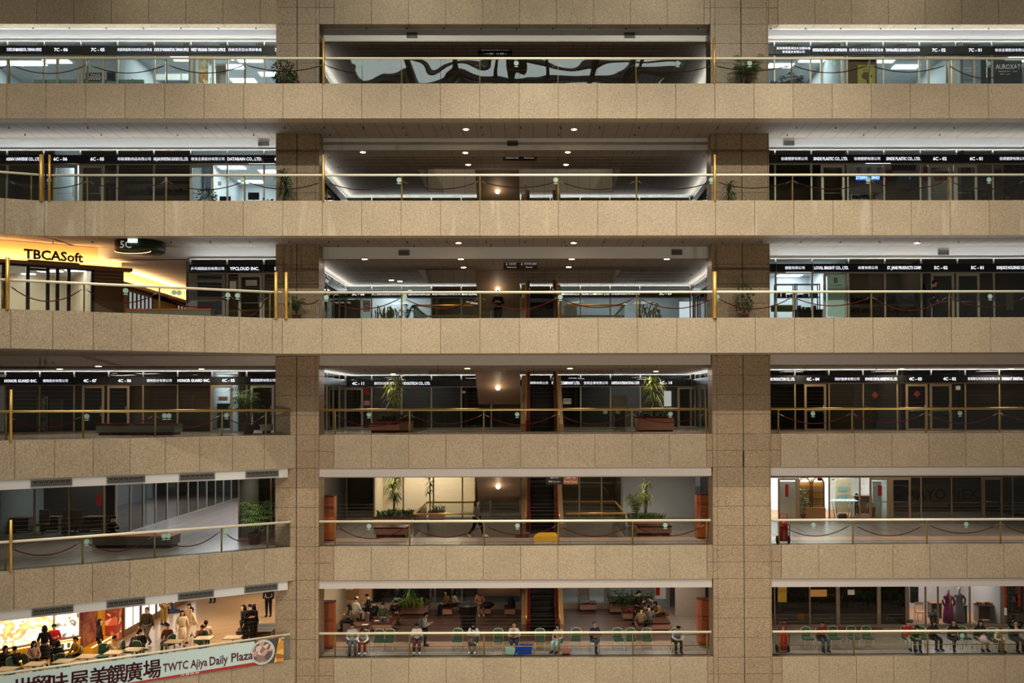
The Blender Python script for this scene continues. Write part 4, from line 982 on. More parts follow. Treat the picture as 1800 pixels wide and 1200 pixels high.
# small brass number on the wood wall
# receding wall of the corridor
b = MB(); b.M = FC.M; b.box(-.4, 20, 0, .15, z+2.3, z+2.88); struct(b.build('wall_orange', ORW))
b = MB(); b.M = FC.M; b.box(-.4, 20, -.25, .15, z+2.15, z+2.3); struct(b.build('trim_ledge', WOODB))
strip(FC, .1, 10, -.22, z+2.32, 260, AMB, (.1, 1))
b = MB(); b.box(-19.3, -15.2, 43.8, 66, z+2.84, z+2.87); struct(b.build('ceiling_side_corridor', WHITEP))
b = MB(); b.M = FC.M
for a, c in ((-.4, 1.5), (4.5, 8), (10, 20)): b.box(a, c, 0, .12, z, z+2.15)
b.box(-.4, 20, 0, .12, z+1.95, z+2.15); struct(b.build('wall_wood', WOODS))
b = MB(); b.M = FC.M
for i in range(7): u = 1.5+.5*i; b.box(u-.05, u+.05, -.02, .08, z, z+1.95)
for i in range(5): u = 8+.5*i; b.box(u-.05, u+.05, -.02, .08, z, z+1.95)
WN[0] += 1; wn = bpy.data.objects.new(f'window_{WN[0]}', None); COL.objects.link(wn); wn['kind'] = 'structure'; b.build('window_frame', BLACKF, wn)
b = MB(); b.M = FC.M; b.box(1.5, 4.5, .03, .04, z, z+1.95); b.box(8, 10, .03, .04, z, z+1.95); b.build('pane', mat('pane_lit_white', (214, 220, 222), .5, emit=(214, 224, 230), es=.35), wn)
b = MB(); b.box(-15.15, -15.0, 43.5, 66, z, z+2.88); struct(b.build('wall_corridor', mat('wall_grey_post', (118, 116, 110), .5)))
# round 5C sign under the ceiling
X, Y = -16.6, 42.1; zt = PB(6)+.03
t = thing('hanging_sign', 'dark green drum-shaped sign reading 5C under the balcony ceiling, fifth floor left', 'sign', (X, Y, zt))
MB().lathe((0, 0, -.42), [(.55, -.14), (.8, -.1), (.98, 0), (1.0, .05), (1.0, .42)], 36).build('drum', mat('drum_green', (38, 48, 40), .35), t)
b = MB(); text(b, '5C', -.2, -1.0, -.25, .3, 9, .01); b.build('lettering', LETD, t)
b = MB(); b.tube([(.75*math.cos(a), -.72-.26*math.sin(a)*0+(-.06), -.50-.1*math.sin(a)) for a in [math.pi*k/12 for k in range(13)]], .015, 4); b.build('light_rim', emis('rim_light', (255, 210, 150), 2.0), t)
X2_, Z2_ = W(243, 427, 41.6)
t = thing('exit_sign', 'small lit white and green exit sign in front of the drum-shaped 5C sign', 'sign', (X2_, 41.02, Z2_)); MB().box(-.19, .19, -.03, .03, -.075, .075).build('lightbox', emis('exit_white', (225, 255, 235), 1.6), t)
b = MB(); text(b, 'EXIT 出口', 0, -.034, 0, .07, .34); b.build('lettering', mat('exit_green', (20, 120, 70), .5), t); MB().tube([(0, 0, .075), (0, 0, zt-Z2_)], .01, 4).build('hanger', STEEL, t)
# ================================================================ LEFT FOOD COURT, SECOND FLOOR
YEL = mat('counter_yellow', (236, 172, 34), .5, vary=.04, scale=1)
XA, YA = FL(-30, 1188, 0); XBc, YBc = FL(143, 1150, 0)
YA -= .0
CF = Frame((-23.1, 39.75), (-19.72, 43.6)); L = CF.L
FOOD = blotch('food_print', [(255, 250, 238), (250, 236, 206), (236, 176, 110), (255, 246, 230), (222, 120, 78), (190, 204, 110), (255, 238, 200), (246, 206, 150)], 1.6, .5, 1.5, 'NOISE')
DISH = blotch('dish_print', [(255, 250, 246), (250, 244, 236), (240, 224, 206), (70, 44, 30), (252, 248, 240)], 2.2, .5, 1.3, 'NOISE')
t = thing('food_counter', 'yellow food court counter below the lit food pictures, second floor left', 'counter', tuple(CF.M @ Vector((L/2, 0, 0)))); inv = Matrix.Translation(-Vector(t.location))
def mb(): b = MB(); b.M = inv @ CF.M; return b
b = mb(); b.box(0, L, 0, .6, .0, .8); b.build('front', YEL, t)
b = mb(); b.box(0, L, -.12, .3, .3, .37); b.build('shelf', WOODB, t)
b = mb(); b.box(0, L, -.02, .6, .8, .85); b.build('worktop', WOODB, t)
b = mb(); b.tube([(0, -.1, .27), (L, -.1, .27)], .02, 5); b.tube([(0, -.04, .78), (L, -.04, .78)], .012, 5); b.build('light_strip', emis('led_warm', (255, 226, 140), 5.0), t)
for i, (a, c, m_, lab) in enumerate(((0, 1.5, FOOD, 'far left, cut by the frame edge'), (1.55, 4.0, FOOD, 'wide middle one with mixed dishes'), (4.05, L-.02, DISH, 'right one with a white plate'))):
    cc = CF.M @ Vector(((a+c)/2, .1, 1.06)); o = thing('lit_food_picture', f'glowing food picture above the yellow counter, {lab}', 'picture', tuple(cc)); iv = Matrix.Translation(-cc)
    b = MB(); b.M = iv @ CF.M; b.box(a, c, .06, .18, .88, 2.6); b.build('print', m_, o); b = MB(); b.M = iv @ CF.M; b.box(a-.02, a+.02, .04, .2, .86, 2.62); b.box(c-.02, c+.02, .04, .2, .86, 2.62); b.box(a, c, .04, .2, 2.6, 2.63); b.build('frame', ALU, o)
    pl = CF.M @ Vector(((a+c)/2, -.05, 1.8)); 
lamp('AREA', 'counter_lamp', tuple(CF.M @ Vector((L/2, -.25, 2.5))), 60, (1, .8, .45), 3.5, .2, aim=tuple(CF.M @ Vector((L/2, .0, .2))))
cc = CF.M @ Vector((3.3, 0, .62)); o = thing('menu_board', 'long white notice with green dishes on the front of the yellow counter', 'sign', tuple(cc)); iv = Matrix.Translation(-cc)
b = MB(); b.M = iv @ CF.M; b.box(3.6, 4.75, -.16, -.13, .42, .72); b.build('board', emis('menu_white', (236, 240, 226), .7), o)
for k in range(4):
    b = MB(); b.M = iv @ CF.M; b.box(3.72+k*.26, 3.84+k*.26, -.165, -.16, .47, .67); b.build('dish_picture', LEAFY, o)
C2 = Frame((-19.68, 43.65), (-19.66, 47.3)); L2 = C2.L
b = MB(); b.M = C2.M; b.box(.12, 1.5, 0, .12, .25, 2.85); o = b.build('printed_wall_picture', blotch('menu_dark_red', [(120, 40, 32), (104, 34, 30), (150, 84, 56), (92, 30, 26)], 2.0, .5, .25, 'NOISE')); tag(o, 'dark red printed panel with noodle bowls beside the glowing food pictures', 'picture')
b = MB(); b.M = C2.M; b.box(1.55, 2.3, -.02, .2, 0, 2.85); o = b.build('yellow_column', YEL); struct(o); o.name = 'wall_yellow'
b = MB(); b.M = C2.M; b.box(.1, 2.35, -.45, .1, 0, .28); struct(b.build('trim_yellow_plinth', YEL)); b = MB(); b.M = C2.M; b.tube([(.1, -.4, .3), (2.35, -.4, .3)], .018, 5); b.build('trim_led_strip', MATS['led_warm'])['kind'] = 'structure'
b = MB(); b.M = C2.M; b.box(2.45, 3.1, -.45, .3, .06, 2.8); o = b.build('menu_pillar_sign', blotch('menu_red_orange', [(200, 96, 60), (150, 46, 36), (228, 170, 120), (120, 60, 40)], 4, .5, .5)); tag(o, 'tall orange and red illustrated menu column beside the yellow pillar', 'sign')
VM = mat('vending_cabinet_brown', (120, 88, 56), .5); VL = lined('vending_lit_shelves', (240, 246, 250), (120, 120, 118), .16, .28, .02, .5); 
nt = VL.node_tree; bb = nt.nodes['Principled BSDF']; src = bb.inputs['Base Color'].links[0].from_socket; nt.links.new(src, bb.inputs['Emission Color']); bb.inputs['Emission Strength'].default_value = 1.1
for i, (px, py) in enumerate(((208, 1128), (222, 1119), (236, 1111), (247, 1104), (262, 1097))):
    pass
for i in range(5):
    Yv = 46.95+i*2.0; xv = -19.2
    t = thing('display_case', f'brightly lit shelf cabinet in the food court, {ORD[i]} from the menu column', 'cabinet', (xv, Yv, 0), 0, 'lit display cabinets in the food court')
    MB().box(-.6, 0, 0, 1.9, 0, 2.8).build('body', VM, t); MB().box(0, .03, .12, .9, .35, 2.6).build('lit_shelves', VL, t); MB().box(0, .03, 1.0, 1.78, .35, 2.6).build('lit_shelves', VL, t)
    MB().box(.03, .06, .92, .98, .3, 2.7).build('mullion', ALU, t)
lamp('AREA', 'case_glow', (-18.7, 51, 1.6), 50, (.95, .97, 1), 7, 1.5, aim=(-14, 54, .8))
# banner on the slanting railing
BW = mat('banner_pale_blue', (204, 224, 222), .5, vary=.03, scale=1); BR = mat('banner_red', (176, 46, 40), .5)
ub = lambda x: f4.u(x, 1160)[0]
z = 0; t = thing('banner', 'long pale blue food court banner with dark red lettering on the slanting railing', 'banner', tuple(f4.M @ Vector((ub(220), -.03, .0)))); inv = Matrix.Translation(-Vector(t.location))
def mb(): b = MB(); b.M = inv @ f4.M; return b
ue = ub(498); uc = ub(447)
b = mb(); b.box(.3, uc, -.03, -.018, 0, 1.0); b.build('cloth', BW, t)
b = mb(); b.add([(ub(150), -.036, 0), (uc, -.036, .0), (uc, -.036, .13), (ub(330), -.036, .1), (ub(185), -.036, .05)], [(0, 1, 2, 3, 4)]); b.build('red_stripe', BR, t)
MAR = mat('banner_maroon', (84, 20, 34), .5)
b = mb()
for ch_, x in zip('世貿味屋美饌廣場', (40, 72, 103, 139, 174, 204, 234, 267)):
    for dx, dz in ((-.012, -.008), (.012, .008), (.012, -.008), (-.012, .008)): text(b, ch_, ub(x)+dx, -.04, .47+dz, .72, .66, 0)
text(b, 'TWTC Ajiya', (ub(286)+ub(364))/2, -.04, .45, .33, ub(364)-ub(286), .018); text(b, 'Daily', (ub(368)+ub(400))/2, -.04, .45, .36, ub(400)-ub(368), .018); text(b, 'Plaza', (ub(406)+ub(444))/2, -.04, .47, .36, ub(444)-ub(406), .018)
b.build('lettering', MAR, t)
b = mb(); text(b, '小吃  餐廳  飲料  咖啡', (ub(280)+ub(385))/2, -.045, .06, .07, 9, .01); b.build('small_lettering', LETD, t)
b = mb(); b.box(uc, ue, -.03, -.018, 0, 1.0); b.build('food_picture_ground', mat('slate_print', (72, 70, 68), .5), t)
b = mb(); cu = (uc+ue)/2-.28; k = 28
def disc(b, cu, cz, r, y, n=28): b.add([(cu+r*math.cos(2*math.pi*i/n), y, cz+r*math.sin(2*math.pi*i/n)) for i in range(n)], [tuple(range(n))])
disc(b, cu, .5, .52, -.036); b.build('bowl_picture', mat('bowl_print', (206, 204, 196), .4), t)
b = mb(); disc(b, cu, .5, .43, -.04); b.build('soup_picture', blotch('soup_print', [(150, 120, 110), (206, 160, 150), (98, 86, 84), (228, 200, 190)], 5, .4), t)
b = mb(); b.add([(ue-.42, -.042, 0), (ue, -.042, 0), (ue, -.042, 1), (ue-.2, -.042, 1)], [(0, 1, 2, 3)]); b.build('fried_food_picture', blotch('fry_print', [(214, 150, 50), (236, 190, 90), (170, 96, 40), (230, 214, 180)], 4, .4), t)

# ================================================================ PLANTS
def strap(b, base, az, length, rise, droop, w, seg=4):
    """one arching strap leaf as a folded ribbon"""
    dx, dy = math.cos(az), math.sin(az); px_, py_ = -dy, dx; v = []
    for i in range(seg+1):
        s = i/seg; r = length*s; zz = rise*math.sin(s*math.pi*0.6)-droop*s*s; ww = w*math.sin(math.pi*min(.98, .12+.88*s))**.8+.002
        c = (base[0]+dx*r, base[1]+dy*r, base[2]+zz)
        v += [(c[0]-px_*ww, c[1]-py_*ww, c[2]+ww*.3), c, (c[0]+px_*ww, c[1]+py_*ww, c[2]+ww*.3)]
    f = []
    for i in range(seg): f += [(3*i, 3*i+1, 3*i+4, 3*i+3), (3*i+1, 3*i+2, 3*i+5, 3*i+4)]
    b.add(v, f)
def fan(b, base, az, el, size, n=8):
    d = Vector((math.cos(az)*math.cos(el), math.sin(az)*math.cos(el), math.sin(el))); side = d.cross(Vector((0, 0, 1))).normalized(); 
    for i in range(n):
        a = -1.2+2.4*i/(n-1); q = (d*math.cos(a)+side*math.sin(a)); tip = Vector(base)+q*size+Vector((0, 0, -size*.35)); mid = Vector(base)+q*size*.55; w_ = size*.055
        nn = q.cross(Vector((0, 0, 1))).normalized()*w_
        b.add([tuple(base), tuple(mid-nn), tuple(tip), tuple(mid+nn)], [(0, 1, 2, 3)])
def leafcloud(b, c, r, n, size, rnd):
    for i in range(n):
        while True:
            p = Vector((rnd.uniform(-1, 1), rnd.uniform(-1, 1), rnd.uniform(-1, 1)))
            if .25 < p.length < 1: break
        q = Vector((c[0]+p.x*r[0], c[1]+p.y*r[1], c[2]+p.z*r[2])); d = (p+Vector((0, 0, -.4))+Vector((rnd.uniform(-.6, .6), rnd.uniform(-.6, .6), rnd.uniform(-.5, .5)))).normalized()
        s = d.cross(Vector((rnd.uniform(-1, 1), rnd.uniform(-1, 1), 1))).normalized(); L_ = size*rnd.uniform(.7, 1.3); w_ = L_*.28
        b.add([tuple(q), tuple(q+d*L_*.5+s*w_), tuple(q+d*L_), tuple(q+d*L_*.5-s*w_)], [(0, 1, 2, 3)])
def pot(t, r, h, m=POT, z=0):
    MB().lathe((0, 0, z), [(r*.7, 0), (r*.75, .01), (r, h*.92), (r*1.06, h*.93), (r*1.06, h), (r*.92, h), (r*.9, h*.9)], 14).build('pot', m, t)
    MB().lathe((0, 0, z), [(r*.88, h*.86), (r*.88, h*.9)], 12).build('soil', SOIL, t)
def plant(kind, name, label, loc, H, rad, m=LEAF, potr=.2, poth=.32, seed=1, potm=POT, group=None, dens=1.0):
    rnd = random.Random(seed); t = thing(name, label, 'plant', loc, rnd.uniform(0, 6), group); b = MB(); st = MB(); z0_ = poth if potr else 0
    if kind == 'dracaena':
        k = max(1, int(2+rad)); 
        for j in range(3):
            hx, hy = rnd.uniform(-.1, .1), rnd.uniform(-.1, .1); ht = H*(.95-.22*j)
            st.tube([(hx*.3, hy*.3, z0_*.8), (hx, hy, ht-.1)], .022, 5)
            for i in range(int(26*dens)): strap(b, (hx, hy, ht-rnd.uniform(0, .35)), rnd.uniform(0, 6.28), rad*rnd.uniform(.7, 1.05), rad*rnd.uniform(.2, .9), rad*rnd.uniform(.4, 1.1), .028)
    elif kind == 'rhapis':
        for j in range(int(9*dens)):
            a = rnd.uniform(0, 6.28); rr = rnd.uniform(.0, .3)*rad; ht = H*rnd.uniform(.55, .98); tx, ty = math.cos(a)*rad*rnd.uniform(.1, .5), math.sin(a)*rad*rnd.uniform(.1, .5)
            st.tube([(math.cos(a)*rr*.4, math.sin(a)*rr*.4, z0_*.8), (tx, ty, ht)], .012, 4)
            for q in range(7):
                s = rnd.uniform(.45, 1.02); base_ = Vector((tx*s, ty*s, z0_+(ht-z0_)*s)); az = rnd.uniform(0, 6.28); el = rnd.uniform(-.1, .8); L_ = rad*rnd.uniform(.25, .45)
                e = base_+Vector((math.cos(az)*L_, math.sin(az)*L_, math.sin(el)*L_)); st.tube([tuple(base_), tuple(e)], .005, 3); fan(b, e, az, el*.4, rad*rnd.uniform(.35, .5))
    elif kind == 'palm':
        for j in range(int(13*dens)):
            az = rnd.uniform(0, 6.28); L_ = rad*rnd.uniform(.8, 1.15); up_ = H*rnd.uniform(.55, .95); dr = rnd.uniform(.1, .5)*H*.6; pts = []
            for i in range(7):
                s = i/6; pts.append(Vector((math.cos(az)*L_*s**1.3, math.sin(az)*L_*s**1.3, z0_*.9+up_*math.sin(s*1.75)*.98-dr*s**3)))
            st.tube([tuple(p) for p in pts], [.012-.0015*i for i in range(7)], 4)
            for i in range(2, 7):
                for q in range(3):
                    p = pts[i-1].lerp(pts[i], q/3); d = (pts[i]-pts[i-1]).normalized()
                    for sg in (-1, 1):
                        sd = d.cross(Vector((0, 0, 1))).normalized()*sg; tip = p+sd*rad*.33+d*rad*.2+Vector((0, 0, -rad*.16)); w_ = d*.018
                        b.add([tuple(p-w_), tuple(p+w_), tuple(tip)], [(0, 1, 2)])
    elif kind == 'bush':
        for j in range(4): a = rnd.uniform(0, 6.28); st.tube([(0, 0, z0_*.8), (math.cos(a)*rad*.3, math.sin(a)*rad*.3, H*.6)], .012, 4)
        leafcloud(b, (0, 0, z0_+(H-z0_)*.55), (rad, rad, (H-z0_)*.5), int(260*dens), .13, rnd)
    elif kind == 'ground':
        for j in range(int(30*dens)): strap(b, (rnd.uniform(-rad, rad)*.6, rnd.uniform(-rad, rad)*.6, z0_), rnd.uniform(0, 6.28), H*rnd.uniform(.4, .75), H*rnd.uniform(.5, 1.0), H*.15, .03, 3)
        st = None
    if potr: pot(t, potr, poth, potm)
    b.build('foliage', m, t)
    if st is not None and st.v: st.build('stems', STEM, t)
    return t
plant('bush', 'potted_ficus', 'bushy potted ficus in front of the left column on the seventh floor', (-10.55, 42.1, F(7)), 1.5, .5, LEAFD, seed=3, dens=2)
plant('rhapis', 'potted_palm', 'broad fan palm in front of the right column on the seventh floor', (9.1, 41.85, F(7)), 1.62, .66, LEAF, seed=4, dens=1.5)
plant('dracaena', 'potted_plant', 'dark spiky potted plant in front of the left column on the sixth floor', (-10.55, 42.1, F(6)), 1.55, .5, LEAFD, seed=5)
plant('dracaena', 'potted_plant', 'small dark potted plant in front of the right column on the sixth floor', (8.35, 42.1, F(6)), 1.15, .32, LEAFD, seed=6, dens=.7)
plant('palm', 'potted_palm', 'dark drooping palm in front of the left column on the fifth floor', (-10.0, 42.1, F(5)), 1.2, .6, LEAFD, seed=7, dens=.8)
plant('bush', 'potted_plant', 'tall two-tiered drooping potted plant at the right column, fifth floor', (8.95, 42.1, F(5)), 1.55, .42, LEAFD, seed=8, dens=1.2)
X, Y = FL(441, 762, F(4)); plant('rhapis', 'potted_palm', 'big fan palm in a terracotta pot on the fourth-floor balcony, left', (X, 44.4, F(4)), 2.1, .95, LEAF, .28, .42, 9, dens=1.3)
X, Y = FL(434, 963, F(3)); plant('rhapis', 'potted_palm', 'big fan palm in a terracotta pot on the third-floor balcony, left', (X, 43.6, F(3)), 2.05, .95, LEAF, .3, .5, 10, dens=1.3)
plant('bush', 'potted_plant', 'green leafy plant behind the railing on the sixth floor, left of the column', (px2x(365, 42.9, 340), 42.9, F(6)), .95, .42, LEAFD, .16, .25, 11)
plant('bush', 'potted_plant', 'low green plant at the column foot behind the sixth-floor railing, left', (px2x(474, 42.9, 345), 42.6, F(6)), .5, .3, LEAF, .14, .15, 12, dens=.5)
plant('rhapis', 'potted_palm', 'dark leafy plants behind the seventh-floor railing, right of the column', (px2x(1385, 43, 130), 42.9, F(7)), 1.05, .8, LEAFD, .2, .2, 13)
plant('bush', 'potted_plant', 'round dark plant behind the seventh-floor railing near the office window', (px2x(1563, 43, 140), 42.9, F(7)), .55, .3, LEAFD, .12, .15, 14, dens=.6)
plant('dracaena', 'potted_plant', 'small spiky plant behind the seventh-floor railing, right', (px2x(1598, 43, 140), 42.9, F(7)), .55, .35, LEAFD, .12, .15, 15, dens=.6)
plant('dracaena', 'potted_plant', 'small spiky plant just above the sixth-floor parapet, right of centre', (px2x(1150, 45, 345), 45, F(6)), .75, .3, LEAFD, .14, .25, 16, dens=.5)
def planter(n, x0, x1, y0, y1, h, label, m=MARB, zb=0):
    z = F(n)+zb; t = thing('planter', label, 'planter', ((x0+x1)/2, (y0+y1)/2, z)); w_, d = (x1-x0)/2, (y1-y0)/2
    MB().box(-w_, w_, -d, d, .08, h-.1).build('box', m, t); MB().box(-w_+.05, w_-.05, -d+.05, d-.05, 0, .08).build('plinth', MARBR, t)
    b = MB(); r = .12; b.box(-w_-.02, w_+.02, -d-.02, -d+r, h-.1, h); b.box(-w_-.02, w_+.02, d-r, d+.02, h-.1, h); b.box(-w_-.02, -w_+r, -d+r, d-r, h-.1, h); b.box(w_-r, w_+.02, -d+r, d-r, h-.1, h); b.build('rim', MARBR, t)
    MB().box(-w_+r, w_-r, -d+r, d-r, h-.12, h-.05).build('soil', SOIL, t); return t
def bench(n, x0, x1, y0, y1, label, m=MARB, h=.45, top=MARBR, grp=None):
    t = thing('bench', label, 'bench', ((x0+x1)/2, (y0+y1)/2, F(n)), 0, grp); w_, d = (x1-x0)/2, (y1-y0)/2
    MB().box(-w_, w_, -d, d, .12, h-.07).build('body', m, t); MB().box(-w_+.08, w_-.08, -d+.08, d-.08, 0, .12).build('plinth', MARBR, t); MB().box(-w_-.02, w_+.02, -d-.02, d+.02, h-.07, h).build('seat', top, t); return t
def at(n, px, py): return FL(px, py, F(n))
# fourth floor centre: two planters with spotlit dragon plants
xa = px2x(665, 47, 740); xb = px2x(722, 47, 740)
planter(4, xa, xb, 46.6, 48.0, .62, 'pinkish stone planter with a dark red rim, fourth-floor centre left')
bench(4, px2x(652, 46, 755), px2x(700, 46, 755), 45.5, 46.5, 'low stone bench block before the planter, fourth-floor centre left')
plant('dracaena', 'dragon_plant', 'spotlit yellow-green dragon plant in the planter on the fourth floor, left', ((xa+xb)/2-.05, 47.3, F(4)+.52), 2.0, .62, LEAFY, 0, 0, 20, dens=1.3)
xc = px2x(1118, 47, 740); xd = px2x(1182, 47, 740)
planter(4, xc, xd, 46.4, 47.6, .72, 'pinkish stone planter with small white lettering, fourth-floor centre right')
plant('dracaena', 'dragon_plant', 'spotlit yellow-green dragon plant in the planter on the fourth floor, right', ((xc+xd)/2, 47, F(4)+.6), 1.9, .66, LEAFY, 0, 0, 21, dens=1.3)
for i, x in enumerate((-6.9, -6.3)): plant('ground', 'planter_plant', f'low green leaves in the fourth-floor left planter, {ORD[i]}', (x, 47.3, F(4)+.52), .4, .5, LEAFD, 0, 0, 22+i)
for i, x in enumerate((5.2, 6.0)): plant('ground', 'planter_plant', f'low green leaves in the fourth-floor right planter, {ORD[i]}', (x, 47, F(4)+.6), .35, .5, LEAFD, 0, 0, 24+i)
lamp('SPOT', 'plant_spot', (-6.9, 46.6, F(4)+2.8), 120, (1, .9, .6), .05, aim=(-6.7, 47.3, F(4)+2), cone=50); lamp('SPOT', 'plant_spot', (5.2, 46.4, F(4)+2.8), 120, (1, .9, .6), .05, aim=(5.5, 47, F(4)+2), cone=50)
# third floor centre
xa, xb = px2x(661, 49.5, 900), px2x(725, 49.5, 900)
planter(3, xa, xb, 48.6, 51.6, .62, 'long stone planter with spotlit greenery left of the third-floor opening')
plant('dracaena', 'dragon_plant', 'round-headed yellow-green dragon plant in the planter, third floor left', (px2x(694, 50, 880), 49.8, F(3)+.5), 2.15, .6, LEAFY, 0, 0, 30, dens=2.0)
for i in range(5): plant('ground', 'planter_plant', f'low leafy plant in the long third-floor planter on the left, {ORD[i]} from left', (xa+.35+i*.4, 49.2+.35*(i % 2), F(3)+.52), .45, .4, LEAFD if i % 2 else LEAF, 0, 0, 31+i)
bench(3, px2x(659, 46, 925), px2x(716, 46, 925), 45.8, 46.9, 'low stone bench block in front of the left third-floor planter')
xa2, xb2 = px2x(755, 52.9, 893), px2x(782, 52.9, 893)
planter(3, xa2, xb2, 52.4, 53.1, .5, 'narrow planter behind the third-floor opening with a tall thin plant')
plant('dracaena', 'dragon_plant', 'tall thin dragon plant with two leaf clusters, third floor behind the opening', (px2x(756, 52.7, 880), 52.75, F(3)+.42), 2.1, .36, LEAFD, 0, 0, 40, dens=.6)
plant('ground', 'planter_plant', 'green leaves in the narrow planter behind the third-floor opening', (px2x(772, 52.7, 890), 52.75, F(3)+.42), .4, .5, LEAF, 0, 0, 41)
xc, xd = px2x(1108, 48.5, 900), px2x(1161, 48.5, 900)
planter(3, xc, xd, 47.6, 50, .62, 'stone planter with spotlit palms right of the third-floor opening')
plant('palm', 'areca_palm', 'spotlit yellow-green palm in the right third-floor planter', (px2x(1112, 49, 880)+.15, 48.9, F(3)+.5), 1.75, .72, LEAFY, 0, 0, 42, dens=1)
plant('dracaena', 'dragon_plant', 'spotlit dragon plant with pale leaves in the right third-floor planter', (px2x(1134, 49, 880), 49, F(3)+.5), 1.8, .5, LEAFY, 0, 0, 43, dens=1)
for i in range(4): plant('ground', 'planter_plant', f'low leafy plant in the right third-floor planter, {ORD[i]} from left', (xc+.25+i*.38, 48.1, F(3)+.52), .35, .4, LEAF, 0, 0, 44+i)
bench(3, px2x(1118, 46, 930), px2x(1180, 46, 930), 46.0, 46.9, 'low stone bench block in front of the right third-floor planter')
lamp('SPOT', 'plant_spot', (px2x(694, 50, 880), 48.9, F(3)+2.8), 60, (1, .88, .6), .05, aim=(px2x(694, 50, 880), 49.9, F(3)+2), cone=60); lamp('SPOT', 'plant_spot', (5.2, 47.9, F(3)+2.8), 90, (1, .9, .6), .05, aim=(5.3, 48.9, F(3)+1.8), cone=60)
# fifth floor centre greenery behind the railing
plant('ground', 'potted_plant', 'wide yellow-green plant just above the fifth-floor parapet, centre left', (px2x(691, 47, 550), 45.4, F(5)+.0), .75, .9, LEAFY, .3, .3, 50, dens=1.6, potm=MARB)
plant('palm', 'potted_palm', 'thin dark potted palm on the fifth floor, centre left', (px2x(717, 45.5, 545), 45.2, F(5)), 1.0, .42, LEAFD, .14, .3, 51, dens=.7)
plant('ground', 'potted_plant', 'bright green broad-leaved plant on the fifth floor, centre right', (px2x(1136, 45, 545), 45, F(5)), .95, .6, LEAFY, .2, .3, 52, dens=.9)
# benches and display plinths
t = bench(5, px2x(238, 43.6, 545), px2x(383, 43.6, 545), 42.6, 43.25, 'long grey stone bench with an orange-brown top on the fifth floor, left', MARBG, .62, WOOD)
bench(4, px2x(174, 43.2, 760), px2x(311, 43.2, 760), 42.9, 43.9, 'long dark stone bench with a red-brown top on the fourth floor, left', MARBG, .5, MARBR)
bench(3, px2x(173, 43.2, 965), px2x(311, 43.2, 965), 42.6, 43.6, 'long grey stone bench a person sits on, third floor left', MARBG, .5, WOOD)
bench(4, px2x(455, 45, 755), px2x(472, 45, 755), 45.2, 45.8, 'small pale stool box beside the palm on the fourth floor, left', ALUW, .4, ALUW)
# second floor centre: planters and benches
def bpx(n, x0, x1, ytop, depth, lab, kind='bench', h=.45):
    X0, Y0 = FL(x0, ytop, F(n)+h-.0); X1, _ = FL(x1, ytop, F(n)+h); 
    return bench(n, X0, X1, Y0, Y0+depth, lab) if kind == 'bench' else planter(n, X0, X1, Y0, Y0+depth, h, lab)
bpx(2, 704, 752, 1060, 1.6, 'large pink stone planter with green shrubs, second-floor centre', 'planter', .62)
for i in range(5): X, Y = FL(708+9*i, 1056, .55); plant('ground', 'planter_plant', f'spotlit green shrub in the large second-floor centre planter, {ORD[i]} from left', (X, 50.9+.2*(i % 2), .55), .55, .5, LEAFY if i % 2 == 0 else LEAF, 0, 0, 60+i)
plant('dracaena', 'dragon_plant', 'upright spiky plant at the back of the large second-floor planter', (px2x(722, 51.5, 1045), 51.4, .55), 1.1, .5, LEAF, 0, 0, 66)
bpx(2, 1072, 1141, 1057, 1.4, 'pink stone planter with shrubs behind the seated group, second-floor right', 'planter', .62)
for i in range(6): X, Y = FL(1076+11*i, 1052, .55); plant('ground' if i % 2 else 'bush', 'planter_plant', f'dark green shrub in the second-floor right planter, {ORD[i]} from left', (X, 51.3, .5), .8, .4, LEAFD, 0, 0, 70+i, dens=.6)
for i, (x0, x1, yt, d, lab) in enumerate(((997+22, 1048, 1060, .75, 'short pink stone bench right of the escalator, by the windows'), (778, 794, 1068, .8, 'pink stone bench end under the seated pair, second-floor centre'), (843, 862, 1067, .8, 'pink stone bench under the person lying back, second-floor centre'),
    (887, 905, 1068, .8, 'pink stone bench left of the escalator with a dark bag'), (652, 688, 1094, 1.1, 'pink stone bench with papers, second-floor left'), (617, 648, 1100, .9, 'dark stone bench by the left cabinet, second floor'),
    (1095, 1118, 1075, 1.0, 'stone bench block with a red cup, second-floor right'), (1120, 1178, 1094, 1.4, 'long dark-topped stone bench, second-floor right front'), (1120, 1175, 1080, 1.2, 'stone bench below the striped sweater, second-floor right'))):
    bpx(2, x0, x1, yt, d, lab)
# wooden reception cabinets at both sides of the centre bay
def cabinet(n, x0, x1, Y, h, lab, mm=WOOD):
    Xa, Xb = px2x(x0, Y, 900), px2x(x1, Y, 900); t = thing('wooden_cabinet', lab, 'cabinet', ((Xa+Xb)/2, Y+.3, F(n))); w_ = (Xb-Xa)/2
    MB().box(-w_, w_, -.3, .3, .05, h-.04).build('body', mm, t); MB().box(-w_+.03, w_-.03, -.27, .3, 0, .05).build('plinth', BLACKF, t); MB().box(-w_-.015, w_+.015, -.315, .3, h-.04, h).build('top', MARBR, t)
    MB().box(-w_+.06, w_-.06, -.31, -.3, .15, h-.14).build('door_panel', mm, t)
cabinet(3, 566, 587, 44.6, 2.0, 'orange wooden cabinet at the left edge of the third-floor centre bay')
cabinet(3, 1225, 1248, 45.0, 2.0, 'orange wooden cabinet at the right edge of the third-floor centre bay')
cabinet(2, 565, 586, 44.6, 2.05, 'brown wooden cabinet at the left edge of the second-floor centre bay')
cabinet(2, 1227, 1250, 44.9, 2.05, 'orange wooden cabinet at the right edge of the second-floor centre bay')
